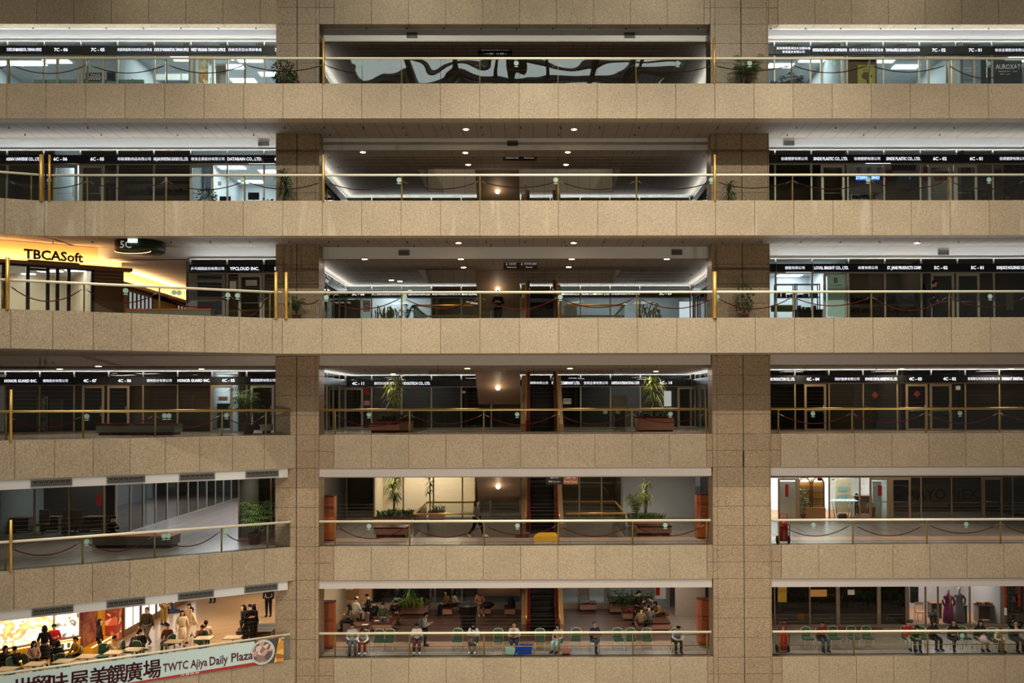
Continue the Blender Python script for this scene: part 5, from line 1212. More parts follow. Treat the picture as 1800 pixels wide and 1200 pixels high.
# bin
X, Y = FL(823, 1108, 0)
t = thing('waste_bin', 'tall black wheeled waste bin standing behind the green chairs', 'bin', (X, Y, 0)); MB().lathe((0, 0, 0), [(.30, 0), (.33, .05), (.42, 1.15), (.45, 1.16), (.45, 1.25), (.0, 1.3)], 18).build('body', POTB, t); MB().box(-.5, -.35, -.1, .1, 1.12, 1.22).build('handle', POTB, t)
# yellow wet-floor ... cleaning cushion reflected block on the third floor
X, Y = FL(962, 950, F(3)); t = thing('step_box', 'low yellow box on the third-floor walkway in front of the escalator', 'box', (X-.05, Y+.1, F(3))); MB().add([(-.55, -.3, 0), (.55, -.3, 0), (.55, .3, 0), (-.55, .3, 0), (-.55, -.25, .22), (.55, -.25, .22), (.4, .28, .32), (-.35, .28, .32)], [(0, 3, 2, 1), (4, 5, 6, 7), (0, 1, 5, 4), (1, 2, 6, 5), (2, 3, 7, 6), (3, 0, 4, 7)]).build('body', YEL, t)
X, Y = FL(916, 944, F(3)); t = thing('sign_stand', 'thin black stand on a dark red base left of the third-floor escalator', 'stand', (X, Y, F(3))); MB().box(-.25, .35, -.2, .2, 0, .07).build('base', MARBR, t); MB().tube([(0, 0, .07), (0, 0, 1.1)], .03, 6).build('pole', POTB, t)
# red hand truck / extinguisher trolleys on the right
def trolley(n, px, py, lab):
    X, Y = FL(px, py, F(n)); t = thing('extinguisher_trolley', lab, 'trolley', (X, Y, F(n)))
    RED = mat('extinguisher_red', (150, 28, 24), .35)
    MB().tube([(-.16, 0, .3), (-.16, 0, 1.22), (-.12, 0, 1.3), (.12, 0, 1.3), (.16, 0, 1.22), (.16, 0, .3)], .02, 6).build('frame', RED, t)
    MB().lathe((0, -.05, .12), [(.17, 0), (.19, .05), (.19, .75), (.1, .88), (.04, .92), (.04, 1.0)], 14).build('cylinder', RED, t)
    for s in (-1, 1):
        o = MB().lathe((0, 0, 0), [(.17, -.03), (.17, .03)], 14).build('wheel', POTB, t); o.rotation_euler = (0, R(90), 0); o.location = (.25*s, .05, .17)
    MB().tube([(.1, -.1, .9), (.25, -.15, .8), (.24, -.12, .35)], .02, 5).build('hose', POTB, t)
trolley(3, 1377, 955, 'red fire extinguisher trolley by the right column on the third floor')
trolley(2, 1376, 1146, 'red fire extinguisher trolley at the left of the second-floor right bay')
# notice stand, fourth floor
X, Y = FL(577, 760, F(4)); t = thing('notice_stand', 'clear notice frame on a thin stand by the left column, fourth-floor centre', 'stand', (X, 43.5, F(4))); MB().tube([(0, 0, 0), (0, 0, 1.0)], .015, 5).build('pole', STEEL, t); MB().box(-.15, .15, -.1, .1, 0, .02).build('base', STEEL, t)
b = MB(); b.tube([(-.23, 0, 1.0), (.23, 0, 1.0), (.25, 0, 1.03), (.25, 0, 1.34), (.22, 0, 1.37), (-.22, 0, 1.37), (-.25, 0, 1.34), (-.25, 0, 1.03), (-.23, 0, 1.0)], .014, 5); b.build('frame', STEEL, t); MB().box(-.24, .24, .0, .006, 1.02, 1.35).build('sheet', SG, t)

# ================================================================ CHAIRS
ch = thing('banquet_chair', 'x', 'chair', (0, 0, 0))
b = MB(); b.prism([(-.22, -.22), (.22, -.22), (.2, .2), (-.2, .2)], .42, .48); b.build('seat', CHG, ch)
b = MB(); b.M = Matrix.Translation((0, .2, .5)) @ Matrix.Rotation(R(-8), 4, 'X'); pts = [(-.19, 0), (.19, 0), (.2, .3), (.15, .39), (0, .42), (-.15, .39), (-.2, .3)]
n_ = 7; b.add([(p[0], 0, p[1]) for p in pts]+[(p[0], .045, p[1]) for p in pts], [tuple(range(n_)), tuple(range(n_, 2*n_))[::-1]]+[(i, i+n_, (i+1) % n_+n_, (i+1) % n_) for i in range(n_)]); b.build('backrest', CHG, ch)
b = MB(); b.tube([(-.21, .2, .42), (-.215, .24, .8), (-.17, .26, .89), (0, .265, .925), (.17, .26, .89), (.215, .24, .8), (.21, .2, .42)], .014, 6); b.build('back_frame', CHW, ch)
for sx, sy in ((-1, -1), (1, -1), (-1, 1), (1, 1)):
    b = MB(); b.tube([(.2*sx, .2*sy, .43), (.21*sx, .22*sy+(.05 if sy > 0 else 0), 0)], .013, 5); b.build('leg', CHW, ch)
b = MB(); b.tube([(-.2, -.2, .42), (.2, -.2, .42), (.2, .2, .42), (-.2, .2, .42), (-.2, -.2, .42)], .011, 4); b.build('seat_frame', CHW, ch)
remember(ch); chairs = []
def chair(px, ytop, lab, rz=0, first_=[True]):
    X, Y = FL(px, ytop, .9); Y -= .22
    if first_[0]: ch.location = (X, Y, 0); o = ch; first_[0] = False
    else: o = dup(ch, (X, Y, 0))
    o.rotation_euler = (0, 0, rz); o['label'] = lab; return X, Y
CC = {}
for i, (x, yt, occ) in enumerate(((621, 1108, 1), (641, 1108, 1), (667, 1106, 0), (685, 1106, 0), (734, 1107, 1), (804.7, 1105, 0), (833, 1106, 1), (876, 1105, 0), (904, 1106, 1), (949, 1105, 0), (981, 1106, 1), (1012, 1104, 0), (1044.7, 1105, 1), (1086, 1104, 0), (1108, 1104, 0), (1136, 1104, 0), (1187, 1105, 1))):
    CC[x] = chair(x, yt, f'green padded chair with pale metal frame, {"occupied" if occ else "empty"}, centre row, {ORD[i]} from left', rz=random.uniform(-.08, .08))
for i, (x, yt, occ) in enumerate(((1417, 1102, 0), (1442, 1103, 1), (1464, 1101, 0), (1497, 1101, 0), (1522, 1101, 0), (1592, 1101, 1), (1604, 1103, 1), (1617, 1101, 0), (1636, 1101, 1), (1672, 1102, 1), (1692, 1101, 0), (1718, 1102, 1), (1744, 1104, 1), (1780, 1103, 1))):
    CC[x] = chair(x, yt, f'green padded chair with pale frame, {"occupied" if occ else "empty"}, right bay row, {ORD[i]} from left', rz=random.uniform(-.08, .08))
for i, (x, y) in enumerate(((9, 1163), (27, 1165), (54, 1155), (101, 1155), (131, 1146), (181, 1142), (226, 1134), (247, 1132), (295, 1122), (353, 1118))):
    X, Y = FL(x, y, .7); chair_ = dup(ch, (X, Y, 0), (i*1.3) % 6.2); chair_['label'] = f'chair at the food court tables behind the banner, {ORD[i]} from left'

# ================================================================ PEOPLE
SKIN = [mat('skin_a', (214, 168, 138), .6, vary=.03), mat('skin_b', (196, 148, 118), .6, vary=.03)]
EYE_ = mat('eye_dark', (24, 18, 16), .4); LIP = mat('lips', (164, 96, 84), .6)
def cloth(c): return mat('cloth_%d_%d_%d' % c, c, .85, vary=.10, scale=9, spec=.2)
POSES = {}
def joints(pose):
    """named joints in metres, person faces -Y, feet on z = 0 (sitting: seat at z = 0.46)"""
    J = dict(pel=(0, 0, .93), sp=(0, .01, 1.10), ch=(0, .0, 1.28), nk=(0, -.01, 1.43), hb=(0, -.02, 1.50), hd=(0, -.03, 1.58), ht=(0, -.025, 1.66))
    L = dict(sh=(.165, 0, 1.37), el=(.235, .03, 1.11), wr=(.25, -.05, .88), ha=(.25, -.08, .79), hp=(.09, 0, .88), kn=(.10, -.02, .49), an=(.10, .02, .09), to=(.11, -.14, .035))
    Rr = {k: (-v[0], v[1], v[2]) for k, v in L.items()}
    def sit():
        dz = -.40
        for k in J: J[k] = (J[k][0], J[k][1], J[k][2]+dz)
        for S_, s in ((L, 1), (Rr, -1)):
            for k in ('sh', 'el', 'wr', 'ha'): S_[k] = (S_[k][0], S_[k][1], S_[k][2]+dz)
            S_['hp'] = (.09*s, -.02, .51); S_['kn'] = (.12*s, -.43, .50); S_['an'] = (.12*s, -.42, .09); S_['to'] = (.13*s, -.57, .035)
    def lean(a, keys=('sp', 'ch', 'nk', 'hb', 'hd', 'ht')):
        pz = J['pel'][2]
        def rot(p): y, z = p[1], p[2]-pz; return (p[0], y*math.cos(a)-z*math.sin(a), pz+z*math.cos(a)+y*math.sin(a))
        for k in keys: J[k] = rot(J[k])
        for S_ in (L, Rr):
            for k in ('sh', 'el', 'wr', 'ha'): S_[k] = rot(S_[k])
    def hands(y, z, x=.07, elz=None):
        for S_, s in ((L, 1), (Rr, -1)):
            sh = S_['sh']; S_['el'] = (.25*s, sh[1]-.06, sh[2]-.27 if elz is None else elz); S_['wr'] = (x*1.5*s, y, z); S_['ha'] = (x*.6*s, y-.06, z+.03)
    def nod(d):
        hb = J['hb']; J['hd'] = (hb[0], hb[1]-.035-d*.5, hb[2]+.075-d*.2); J['ht'] = (hb[0], hb[1]-.03-d, hb[2]+.155-d*.4)
    if pose == 'stand': pass
    elif pose == 'stand_phone': hands(-.27, 1.15); nod(.05)
    elif pose == 'walk':
        L['kn'] = (.09, -.20, .50); L['an'] = (.09, -.32, .12); L['to'] = (.09, -.48, .10); Rr['kn'] = (-.09, .10, .48); Rr['an'] = (-.09, .36, .16); Rr['to'] = (-.09, .30, .05)
        L['wr'] = (.25, .12, .90); L['ha'] = (.25, .14, .81); Rr['wr'] = (-.25, -.2, .92); Rr['ha'] = (-.25, -.26, .84)
    elif pose == 'sit': sit(); hands(-.28, .62, .09); nod(.03)
    elif pose == 'sit_phone': sit(); hands(-.27, .82); nod(.07)
    elif pose == 'sit_lean': sit(); lean(R(32)); hands(-.55, .60, .06, .66); nod(.08)
    elif pose == 'sit_cross':
        sit(); hands(-.22, .66, .1); L['kn'] = (-.02, -.46, .62); L['an'] = (-.20, -.62, .40); L['to'] = (-.25, -.75, .33)
    elif pose == 'sit_armsup':
        sit()
        for S_, s in ((L, 1), (Rr, -1)): S_['el'] = (.34*s, -.03, 1.20); S_['wr'] = (.13*s, .07, 1.25); S_['ha'] = (.05*s, .09, 1.21)
    elif pose == 'sit_hold': sit(); hands(-.2, .72, .12); 
    return J, L, Rr
NP = [0]
def skin_mesh(verts, edges, rad, root, sub=1):
    me = bpy.data.meshes.new('s'); me.from_pydata(verts, edges, []); me.update()
    o = bpy.data.objects.new('s', me); COL.objects.link(o); m = o.modifiers.new('k', 'SKIN'); m.use_smooth_shade = True
    if not me.skin_vertices: 
        bm = bmesh.new(); bm.from_mesh(me); bm.verts.layers.skin.verify(); bm.to_mesh(me); bm.free()
    sv = me.skin_vertices[0].data
    for i, r in enumerate(rad): sv[i].radius = (r if isinstance(r, tuple) else (r, r)); sv[i].use_root = (i == root)
    o.modifiers.new('u', 'SUBSURF').levels = sub; o.modifiers['u'].render_levels = sub
    dg = bpy.context.evaluated_depsgraph_get(); e = o.evaluated_get(dg); m2 = e.to_mesh()
    vs = [tuple(v.co) for v in m2.vertices]; fs = [tuple(p.vertices) for p in m2.polygons]; e.to_mesh_clear()
    bpy.data.objects.remove(o); bpy.data.meshes.remove(me); return vs, fs
def pose_geo(pose, skirt=False, coat=False):
    key = (pose, skirt, coat)
    if key in POSES: return POSES[key]
    J, L, Rr = joints(pose); out = {}
    # body
    V = []; E = []; Rd = []; ix = {}
    def v(n, p, r): ix[n] = len(V); V.append(p); Rd.append(r)
    for n, r in (('pel', (.125, .10)), ('sp', (.115, .085)), ('ch', (.14, .10)), ('nk', .052), ('hb', .062), ('hd', (.080, .092)), ('ht', (.062, .072))): v(n, J[n], r)
    E += [(ix[a], ix[b_]) for a, b_ in (('pel', 'sp'), ('sp', 'ch'), ('ch', 'nk'), ('nk', 'hb'), ('hb', 'hd'), ('hd', 'ht'))]
    for S_, s in ((L, 'l'), (Rr, 'r')):
        for n, r in (('sh', .058), ('el', .042), ('wr', .027), ('ha', (.036, .018)), ('hp', .088), ('kn', .056), ('an', .036), ('to', (.038, .024))): v(n+s, S_[n], r)
        E += [(ix['ch'], ix['sh'+s]), (ix['sh'+s], ix['el'+s]), (ix['el'+s], ix['wr'+s]), (ix['wr'+s], ix['ha'+s]), (ix['pel'], ix['hp'+s]), (ix['hp'+s], ix['kn'+s]), (ix['kn'+s], ix['an'+s]), (ix['an'+s], ix['to'+s])]
    vs, fs = skin_mesh(V, E, Rd, 0); b = MB(); b.add(vs, fs, True)
    for S_, s in ((L, 1), (Rr, -1)):       # four fingers and a thumb, slightly curled
        w_, h_ = Vector(S_['wr']), Vector(S_['ha']); d = (h_-w_).normalized(); side = d.cross(Vector((0, 1, 0)) if abs(d.y) < .8 else Vector((0, 0, 1))).normalized(); pal = d.cross(side).normalized()
        for i, ln in enumerate((.062, .072, .068, .052)):
            p = h_+side*((i-1.5)*.019)+d*.005; c = pal*(.012*s); b.tube([tuple(p), tuple(p+d*ln*.5+c*.6), tuple(p+d*ln*.95+c*2.2)], [.009, .0085, .006], 5)
        p = w_+d*.035+side*.028; b.tube([tuple(p), tuple(p+side*.03+d*.025), tuple(p+side*.035+d*.055)], [.011, .010, .008], 5)
    hd = Vector(J['hd']); ht = Vector(J['ht']); upv = (ht-Vector(J['hb'])).normalized(); fwd = Vector((0, -1, 0)); fwd = (fwd-upv*fwd.dot(upv)).normalized(); rgt = Vector((1, 0, 0))
    fc = hd+fwd*.085
    b.tube([tuple(fc+upv*.03), tuple(fc+fwd*.012+upv*-.005), tuple(fc+fwd*.004-upv*.018)], [.006, .012, .012], 5)
    for s in (-1, 1): b.ball(tuple(hd+rgt*.082*s+upv*.0), (.012, .02, .03), 6, 4)
    b.mi = 1
    for s in (-1, 1): b.ball(tuple(fc+rgt*.032*s+upv*.025-fwd*.004), (.012, .007, .007), 6, 4)
    b.mi = 2; b.ball(tuple(fc-upv*.045-fwd*.004), (.022, .007, .007), 6, 4)
    out['body'] = b
    # top
    def clothes(names, edges, rads, root): 
        V = []; ix = {}
        for n, r in zip(names, rads):
            S_ = J if n in J else (L if n.endswith('l') else Rr); k = n if n in J else n[:-1]
            ix[n] = len(V); V.append(tuple(S_[k]))
        return skin_mesh(V, [(ix[a], ix[c]) for a, c in edges], rads, root)
    top = ['pel', 'sp', 'ch', 'nk', 'shl', 'ell', 'wrl', 'shr', 'elr', 'wrr']
    te = [('pel', 'sp'), ('sp', 'ch'), ('ch', 'nk'), ('ch', 'shl'), ('shl', 'ell'), ('ell', 'wrl'), ('ch', 'shr'), ('shr', 'elr'), ('elr', 'wrr')]
    k = 1.18 if coat else 1.0
    vs, fs = clothes(top, te, [(.160*k, .135*k), (.148*k, .118*k), (.170*k, .132*k), .066, .080*k, .060*k, .044*k, .080*k, .060*k, .044*k], 0); out['top'] = MB().add(vs, fs, True)
    if not skirt:
        bot = ['pel', 'hpl', 'knl', 'anl', 'hpr', 'knr', 'anr']
        vs, fs = clothes(bot, [('pel', 'hpl'), ('hpl', 'knl'), ('knl', 'anl'), ('pel', 'hpr'), ('hpr', 'knr'), ('knr', 'anr')], [(.145, .12), .112, .080, .062, .112, .080, .062], 0); out['bottom'] = MB().add(vs, fs, True)
    else:
        b = MB(); pts = [J['pel'], tuple((Vector(L['hp'])+Vector(Rr['hp']))/2), tuple((Vector(L['kn'])+Vector(Rr['kn']))/2), tuple((Vector(L['kn'])*.45+Vector(Rr['kn'])*.45+Vector(L['an'])*.05+Vector(Rr['an'])*.05))]
        pts[3] = tuple(Vector(pts[2])*.65+Vector(((L['an'][0]+Rr['an'][0])/2, (L['an'][1]+Rr['an'][1])/2, L['an'][2]))*.35)
        b.tube(pts, [.14, .17, .19, .2], 12); out['bottom'] = b
    b = MB()
    for S_ in (L, Rr):
        a, t_ = Vector(S_['an']), Vector(S_['to']); b.tube([tuple(a+Vector((0, .05, -.03))), tuple(a*.55+t_*.45+Vector((0, 0, -.005))), tuple(t_+Vector((0, -.05, 0)))], [.05, .052, .034], 8); b.tube([tuple(a+Vector((0, 0, .03))), tuple(a+Vector((0, .02, -.03)))], [.048, .05], 8)
    out['shoes'] = b
    out['ax'] = (hd, upv, fwd, rgt, Vector(J['hb']), Vector(J['ch']), L, Rr)
    POSES[key] = out; return out
def hair_mb(ax, kind):
    hd, upv, fwd, rgt, hb, chv = ax[:6]; b = MB(); c = hd+upv*.035-fwd*.018
    M = Matrix(((rgt.x, fwd.x, upv.x, c.x), (rgt.y, fwd.y, upv.y, c.y), (rgt.z, fwd.z, upv.z, c.z), (0, 0, 0, 1))); b.M = M
    b.M = Matrix.Identity(4); q = MB(); q.ball((0, -.014, .012), (.096, .104, .098), 16, 11, bot=-.75)
    v2 = []
    for x, y, z in q.v:
        if y > .0 and z < .045: k = min(1, (.045-z)/.05); y = y*(1-k)-.02*k; x = x*(1-.0*k)
        v2.append((x, y, z))
    q.v = v2; b.M = M; b.add(q.v, q.f, True); b.M = Matrix.Identity(4)
    bk = hd-fwd*.075; dn = Vector((0, 0, -1)); fh = Vector((fwd.x, fwd.y, 0)).normalized()
    if kind in ('long', 'bob', 'tail'):
        ln = {'long': .40, 'bob': .17, 'tail': .06}[kind]
        b.tube([tuple(bk+upv*.05), tuple(bk), tuple(bk-fh*.015+dn*ln*.5), tuple(bk-fh*.0+dn*ln)], [.075, .088, .082, .035], 10)
        if kind != 'tail':
            for s in (-1, 1): c0 = hd+rgt*.08*s-fwd*.02; b.tube([tuple(c0+upv*.03), tuple(c0+rgt*.008*s+dn*.06), tuple(c0+dn*(.08+ln*.6))], [.03, .03, .014], 6)
        else:
            c0 = hd-fwd*.10+upv*.04; b.tube([tuple(c0), tuple(c0-fh*.05+dn*.03), tuple(c0-fh*.03+dn*.22)], [.035, .04, .012], 7)
    return b
PCNT = [0]
def person(label, loc, rz, pose, top, bottom, hair='short', haircol=(24, 20, 20), shoes=(40, 40, 42), h=1.65, skirt=False, coat=False, skin=0, hat=None, group=None, extra=None, below=None):
    g = pose_geo(pose, skirt, coat); t = thing('person', label, 'person', loc, rz); s = h/1.67; t.scale = (s, s, s)
    g['body'].build('body', [SKIN[skin], EYE_, LIP], t); g['top'].build('coat' if coat else 'shirt', cloth(top), t)
    g['bottom'].build('skirt' if skirt else 'trousers', cloth(bottom), t); g['shoes'].build('shoes', cloth(shoes), t)
    if hair != 'bald': hair_mb(g['ax'], hair).build('hair', cloth(haircol), t)
    ax = g['ax']
    if hat:
        b = MB(); c = ax[0]+ax[1]*.07-ax[2]*.02; b.M = Matrix(((1, 0, 0, c.x), (0, 1, 0, c.y), (0, 0, 1, c.z), (0, 0, 0, 1))); b.ball((0, 0, 0), (.108, .118, .085), 12, 8, bot=-.1); b.build('cap', cloth(hat), t)
    if extra: extra(t, ax)
    return t
def phone(t, ax): p = (Vector(ax[6]['ha'])+Vector(ax[7]['ha']))/2; MB().box(p.x-.04, p.x+.04, p.y-.02, p.y-.01, p.z-.02, p.z+.13).build('phone', BLACKF, t)
def mask(t, ax): b = MB(); c = ax[0]+ax[2]*.085-ax[1]*.03; b.ball(tuple(c), (.055, .025, .04), 8, 6); b.build('face_mask', cloth((226, 230, 232)), t)
def tote(t, ax):
    MB().box(.16, .46, .05, .12, .72, 1.08).build('tote_bag', cloth((224, 204, 160)), t); MB().tube([(.2, .08, 1.06), (.17, .04, 1.40), (.36, .08, 1.06)], .012, 4).build('strap', cloth((224, 204, 160)), t)
def backpack(t, ax, c=(130, 146, 162)): 
    ch_ = ax[5]; MB().ball((ch_.x, ch_.y+.2, ch_.z-.08), (.15, .11, .22), 12, 8).build('backpack', cloth(c), t)
SEATF = (-.0)
def sit_at(px, py, n=2, zs=.46):      # the seat point (hip) of the figure shows at this pixel
    X, Y = FL(px, py, F(n)+zs+.06); return (X, Y, F(n))
def feet_at(px, py, n=2): X, Y = FL(px, py, F(n)); return (X, Y, F(n))
def on_chair(k, dy=-.02): X, Y = CC[k]; return (X, Y+dy-.02, 0)
# --- on the green chairs, centre row
person('woman in white top and red trousers on a green chair, left end of centre row', on_chair(641), 0, 'sit_lean', (222, 218, 214), (150, 50, 44), 'bob', h=1.58, shoes=(230, 230, 228))
person('person in a light grey jacket on the leftmost green chair of the centre row', on_chair(621), .2, 'sit', (196, 198, 200), (90, 100, 110), 'short')
person('man in a white shirt and maroon trousers sitting behind the railing, left of centre', on_chair(734), .1, 'sit_phone', (232, 226, 220), (96, 44, 46), 'short', shoes=(220, 214, 200))
person('long-haired woman in a pale top looking down at her phone on a green chair', on_chair(833), -.1, 'sit_phone', (222, 222, 218), (92, 76, 74), 'long', skirt=True, extra=phone, shoes=(224, 222, 218))
def baby(t, ax):
    b = MB(); b.ball((-.03, -.22, .84), (.11, .1, .16), 10, 7); b.build('baby_wrap', cloth((150, 60, 50)), t); MB().ball((-.06, -.25, 1.02), .075, 10, 7).build('baby_head', SKIN[0], t)
person('parent in a cream jacket holding a small child in red, left of the escalator', on_chair(904), 0, 'sit_hold', (222, 214, 198), (40, 48, 66), 'short', extra=baby, shoes=(220, 222, 224))
person('person in pale blue trousers sitting below the escalator, looking aside', on_chair(981), -.5, 'sit', (186, 160, 134), (156, 186, 196), 'bob', h=1.55)
person('close-cropped man in a navy T-shirt and dark trousers with crossed legs', on_chair(1044.7), .35, 'sit_cross', (34, 38, 66), (60, 62, 68), 'short', haircol=(90, 76, 66), skin=1)
person('person in a black cap and grey top at the right end of the centre row', on_chair(1187), .1, 'sit_lean', (168, 166, 172), (44, 46, 44), 'short', hat=(18, 18, 18))
# --- right bay row
person('person with glasses in a dark red top reading papers on a green chair', on_chair(1442), .1, 'sit_phone', (112, 34, 30), (62, 74, 80), 'short')
person('person in a bright red jacket beside one in green, right bay', on_chair(1592), .1, 'sit', (176, 34, 40), (190, 176, 160), 'short', h=1.6)
person('person in a green top bending over a phone beside the red jacket', on_chair(1604), -.1, 'sit_lean', (62, 96, 56), (86, 80, 72), 'bob', h=1.6, extra=phone)
person('dark-haired person holding a phone in front of the pink floor of the boutique', on_chair(1636), .2, 'sit_phone', (52, 44, 40), (44, 40, 38), 'bob', extra=phone)
person('woman in a black jacket with crossed legs below the magenta dress', on_chair(1672), -.1, 'sit_cross', (34, 26, 26), (40, 34, 34), 'bob', shoes=(60, 64, 66))
person('woman in a dark hood over a pale floral skirt, right bay', on_chair(1718), .05, 'sit', (30, 28, 32), (196, 172, 166), 'long', skirt=True)
person('small person in a cream jacket beside the woman with the floral skirt', on_chair(1744), .3, 'sit_lean', (200, 186, 160), (150, 132, 110), 'short', h=1.45)
person('person in black with both arms folded behind the head, right edge', on_chair(1780), 0, 'sit_armsup', (24, 24, 24), (58, 46, 44), 'short')
# --- behind the chairs, centre
person('girl in a pale jacket with a light backpack standing behind the chairs', feet_at(747, 1136)[:2]+(0,), R(95), 'stand_phone', (210, 206, 184), (40, 44, 54), 'tail', h=1.5, extra=lambda t, ax: backpack(t, ax))
person('woman in an olive jacket sitting sideways by the left wooden cabinet', sit_at(616, 1090), R(-75), 'sit_phone', (96, 94, 66), (28, 28, 28), 'long', extra=phone)
person('person in a white hood sitting behind the olive jacket, second-floor left', sit_at(625, 1076), R(150), 'sit', (226, 214, 198), (200, 190, 176), 'short', hat=(226, 220, 210))
person('person in a navy shirt leaning over a phone on the left benches', sit_at(648, 1070), R(-70), 'sit_phone', (30, 34, 46), (32, 32, 34), 'short', extra=phone)
person('man in a black jacket bending forward on the left bench', sit_at(667, 1078), R(-60), 'sit_lean', (26, 28, 30), (34, 34, 36), 'short')
person('person in blue jeans and a green jacket sitting on the bench with papers', sit_at(673, 1086), R(10), 'sit', (72, 78, 60), (62, 86, 96), 'short', h=1.62)
person('person in black standing with their back turned beside the big planter', feet_at(699, 1084), R(160), 'stand_phone', (22, 24, 26), (92, 100, 104), 'bob')
person('person in a dark coat sitting between the blue jeans and the planter', sit_at(690, 1076), R(30), 'sit_lean', (40, 30, 26), (110, 70, 58), 'short')
person('woman in a brown coat sitting sideways on the bench, second-floor centre', sit_at(786, 1063), R(-60), 'sit', (104, 84, 48), (30, 28, 32), 'long', coat=True)
person('woman in a beige sweater behind the brown coat, second-floor centre', sit_at(798, 1061), R(120), 'sit', (214, 180, 150), (70, 60, 58), 'long', h=1.58)
person('long-haired woman in beige trousers sitting back on the bench by a dark bag', sit_at(843, 1062), R(15), 'sit', (186, 130, 100), (156, 130, 104), 'long', shoes=(220, 200, 180))
# --- right cluster
person('woman in a black top standing among the seated group, second-floor right', feet_at(1121, 1098), R(70), 'stand_phone', (20, 20, 22), (60, 40, 36), 'tail')
person('person in a grey sweater bent over on the bench by the shrubs', sit_at(1151, 1069), R(-60), 'sit_lean', (112, 106, 96), (50, 48, 46), 'short')
person('person in a striped black and yellow sweater leaning forward on the bench', sit_at(1163, 1078), R(-65), 'sit_lean', (150, 118, 66), (44, 46, 42), 'bob', h=1.6)
person('person with grey backpack and pink cap sitting with their back turned', sit_at(1141, 1092), R(175), 'sit_phone', (96, 104, 102), (60, 62, 60), 'short', hat=(196, 120, 120), extra=lambda t, ax: backpack(t, ax, (92, 100, 98)))
person('person in a khaki jacket sitting beside the grey backpack', sit_at(1127, 1094), R(160), 'sit_phone', (146, 126, 92), (52, 48, 44), 'short', h=1.58)
person('person in a plum patterned top sitting behind the khaki jacket', sit_at(1124, 1076), R(-30), 'sit', (92, 58, 60), (52, 40, 38), 'bob', h=1.58)
# --- other floors
person('person in a striped sweater walking past on the third floor in black trousers', feet_at(838, 945, 3), R(68), 'walk', (120, 112, 106), (22, 24, 28), 'long', shoes=(226, 214, 196), h=1.68, extra=mask)
person('person in a dark jacket sitting on the long stone bench, third floor left', (px2x(196, 43, 950), 43.05, F(3)+.04), R(70), 'sit_phone', (30, 26, 26), (24, 24, 26), 'short', extra=mask)
person('man in a black jacket holding papers on the fifth floor beside the lamp', (px2x(875.5, 46, 530), 46.0, F(5)), 0, 'stand_phone', (26, 26, 28), (22, 22, 24), 'short', h=1.74)
person('person with dark hair at a desk in the fifth-floor office, right of centre', (px2x(1158, 52.8, 545), 52.9, F(5)), R(40), 'stand', (200, 200, 204), (60, 60, 62), 'short', h=1.5)
person('man in a black shirt standing sideways before the dark shop, fifth floor right', (px2x(1642, 42.9, 530), 42.85, F(5)), R(80), 'stand', (20, 20, 22), (26, 26, 30), 'short', h=1.78, skin=1, extra=lambda t, ax: backpack(t, ax, (20, 20, 22)))
person('person with dark hair behind the desk in the lit third-floor shop', (px2x(1502, 54.6, 880), 54.6, F(3)+.0), 0, 'sit_lean', (40, 46, 66), (40, 40, 44), 'bob')
# --- food court
person('woman in a black dress with a cream tote bag at the yellow counter', feet_at(78, 1173), R(205), 'stand', (30, 28, 28), (30, 28, 28), 'bob', h=1.7, skirt=True, extra=tote)
person('cook in a red shirt looking at a phone in front of the food pictures', feet_at(95, 1167), R(20), 'stand_phone', (196, 36, 32), (50, 44, 48), 'short', h=1.66)
person('woman with very long black hair and dark coat beside the yellow pillar', feet_at(175, 1156), R(110), 'stand', (46, 30, 24), (40, 28, 24), 'long', h=1.62, coat=True)
person('grey-haired man in a long dark coat walking through the food court', feet_at(258, 1137), R(-15), 'walk', (74, 60, 46), (110, 100, 92), 'short', haircol=(110, 100, 94), h=1.74, coat=True, shoes=(90, 80, 74))
person('girl in a cream dress and black tights walking, food court', feet_at(320, 1137), R(20), 'walk', (230, 206, 170), (230, 206, 170), 'long', h=1.6, coat=True, skirt=True, shoes=(20, 20, 20))
person('woman in a white blouse and white trousers walking beside the cream dress', feet_at(336, 1130), R(-30), 'walk', (236, 214, 182), (234, 216, 190), 'tail', h=1.6)
person('second ponytailed woman in cream behind the pair, food court', feet_at(332, 1123), R(-10), 'walk', (222, 196, 160), (220, 200, 170), 'tail', h=1.6)
person('person in a black coat standing close to another, food court right', feet_at(428, 1128), R(-60), 'stand', (20, 20, 20), (28, 28, 28), 'long', h=1.66, coat=True)
person('person in black with a mask reading beside the black coat, food court right', feet_at(438, 1128), R(40), 'stand_phone', (26, 26, 26), (30, 30, 30), 'short', h=1.7, coat=True, extra=mask)
person('person in a black hooded jacket at the right of the standing group', feet_at(447, 1124), R(140), 'stand', (22, 22, 22), (30, 30, 32), 'bob', h=1.6, coat=True)
person('person in black trousers, head hidden by the white beam, food court right', feet_at(472, 1083), 0, 'stand', (26, 28, 34), (22, 24, 30), 'short', h=1.7)
person('person in khaki standing behind the lit cabinets, only legs in view', feet_at(288, 1098), R(60), 'stand', (130, 100, 50), (150, 120, 60), 'short', h=1.75)
person('distant person in dark trousers at the top of the food court', feet_at(374, 1059), R(0), 'stand', (40, 40, 40), (24, 24, 24), 'short', h=1.7)
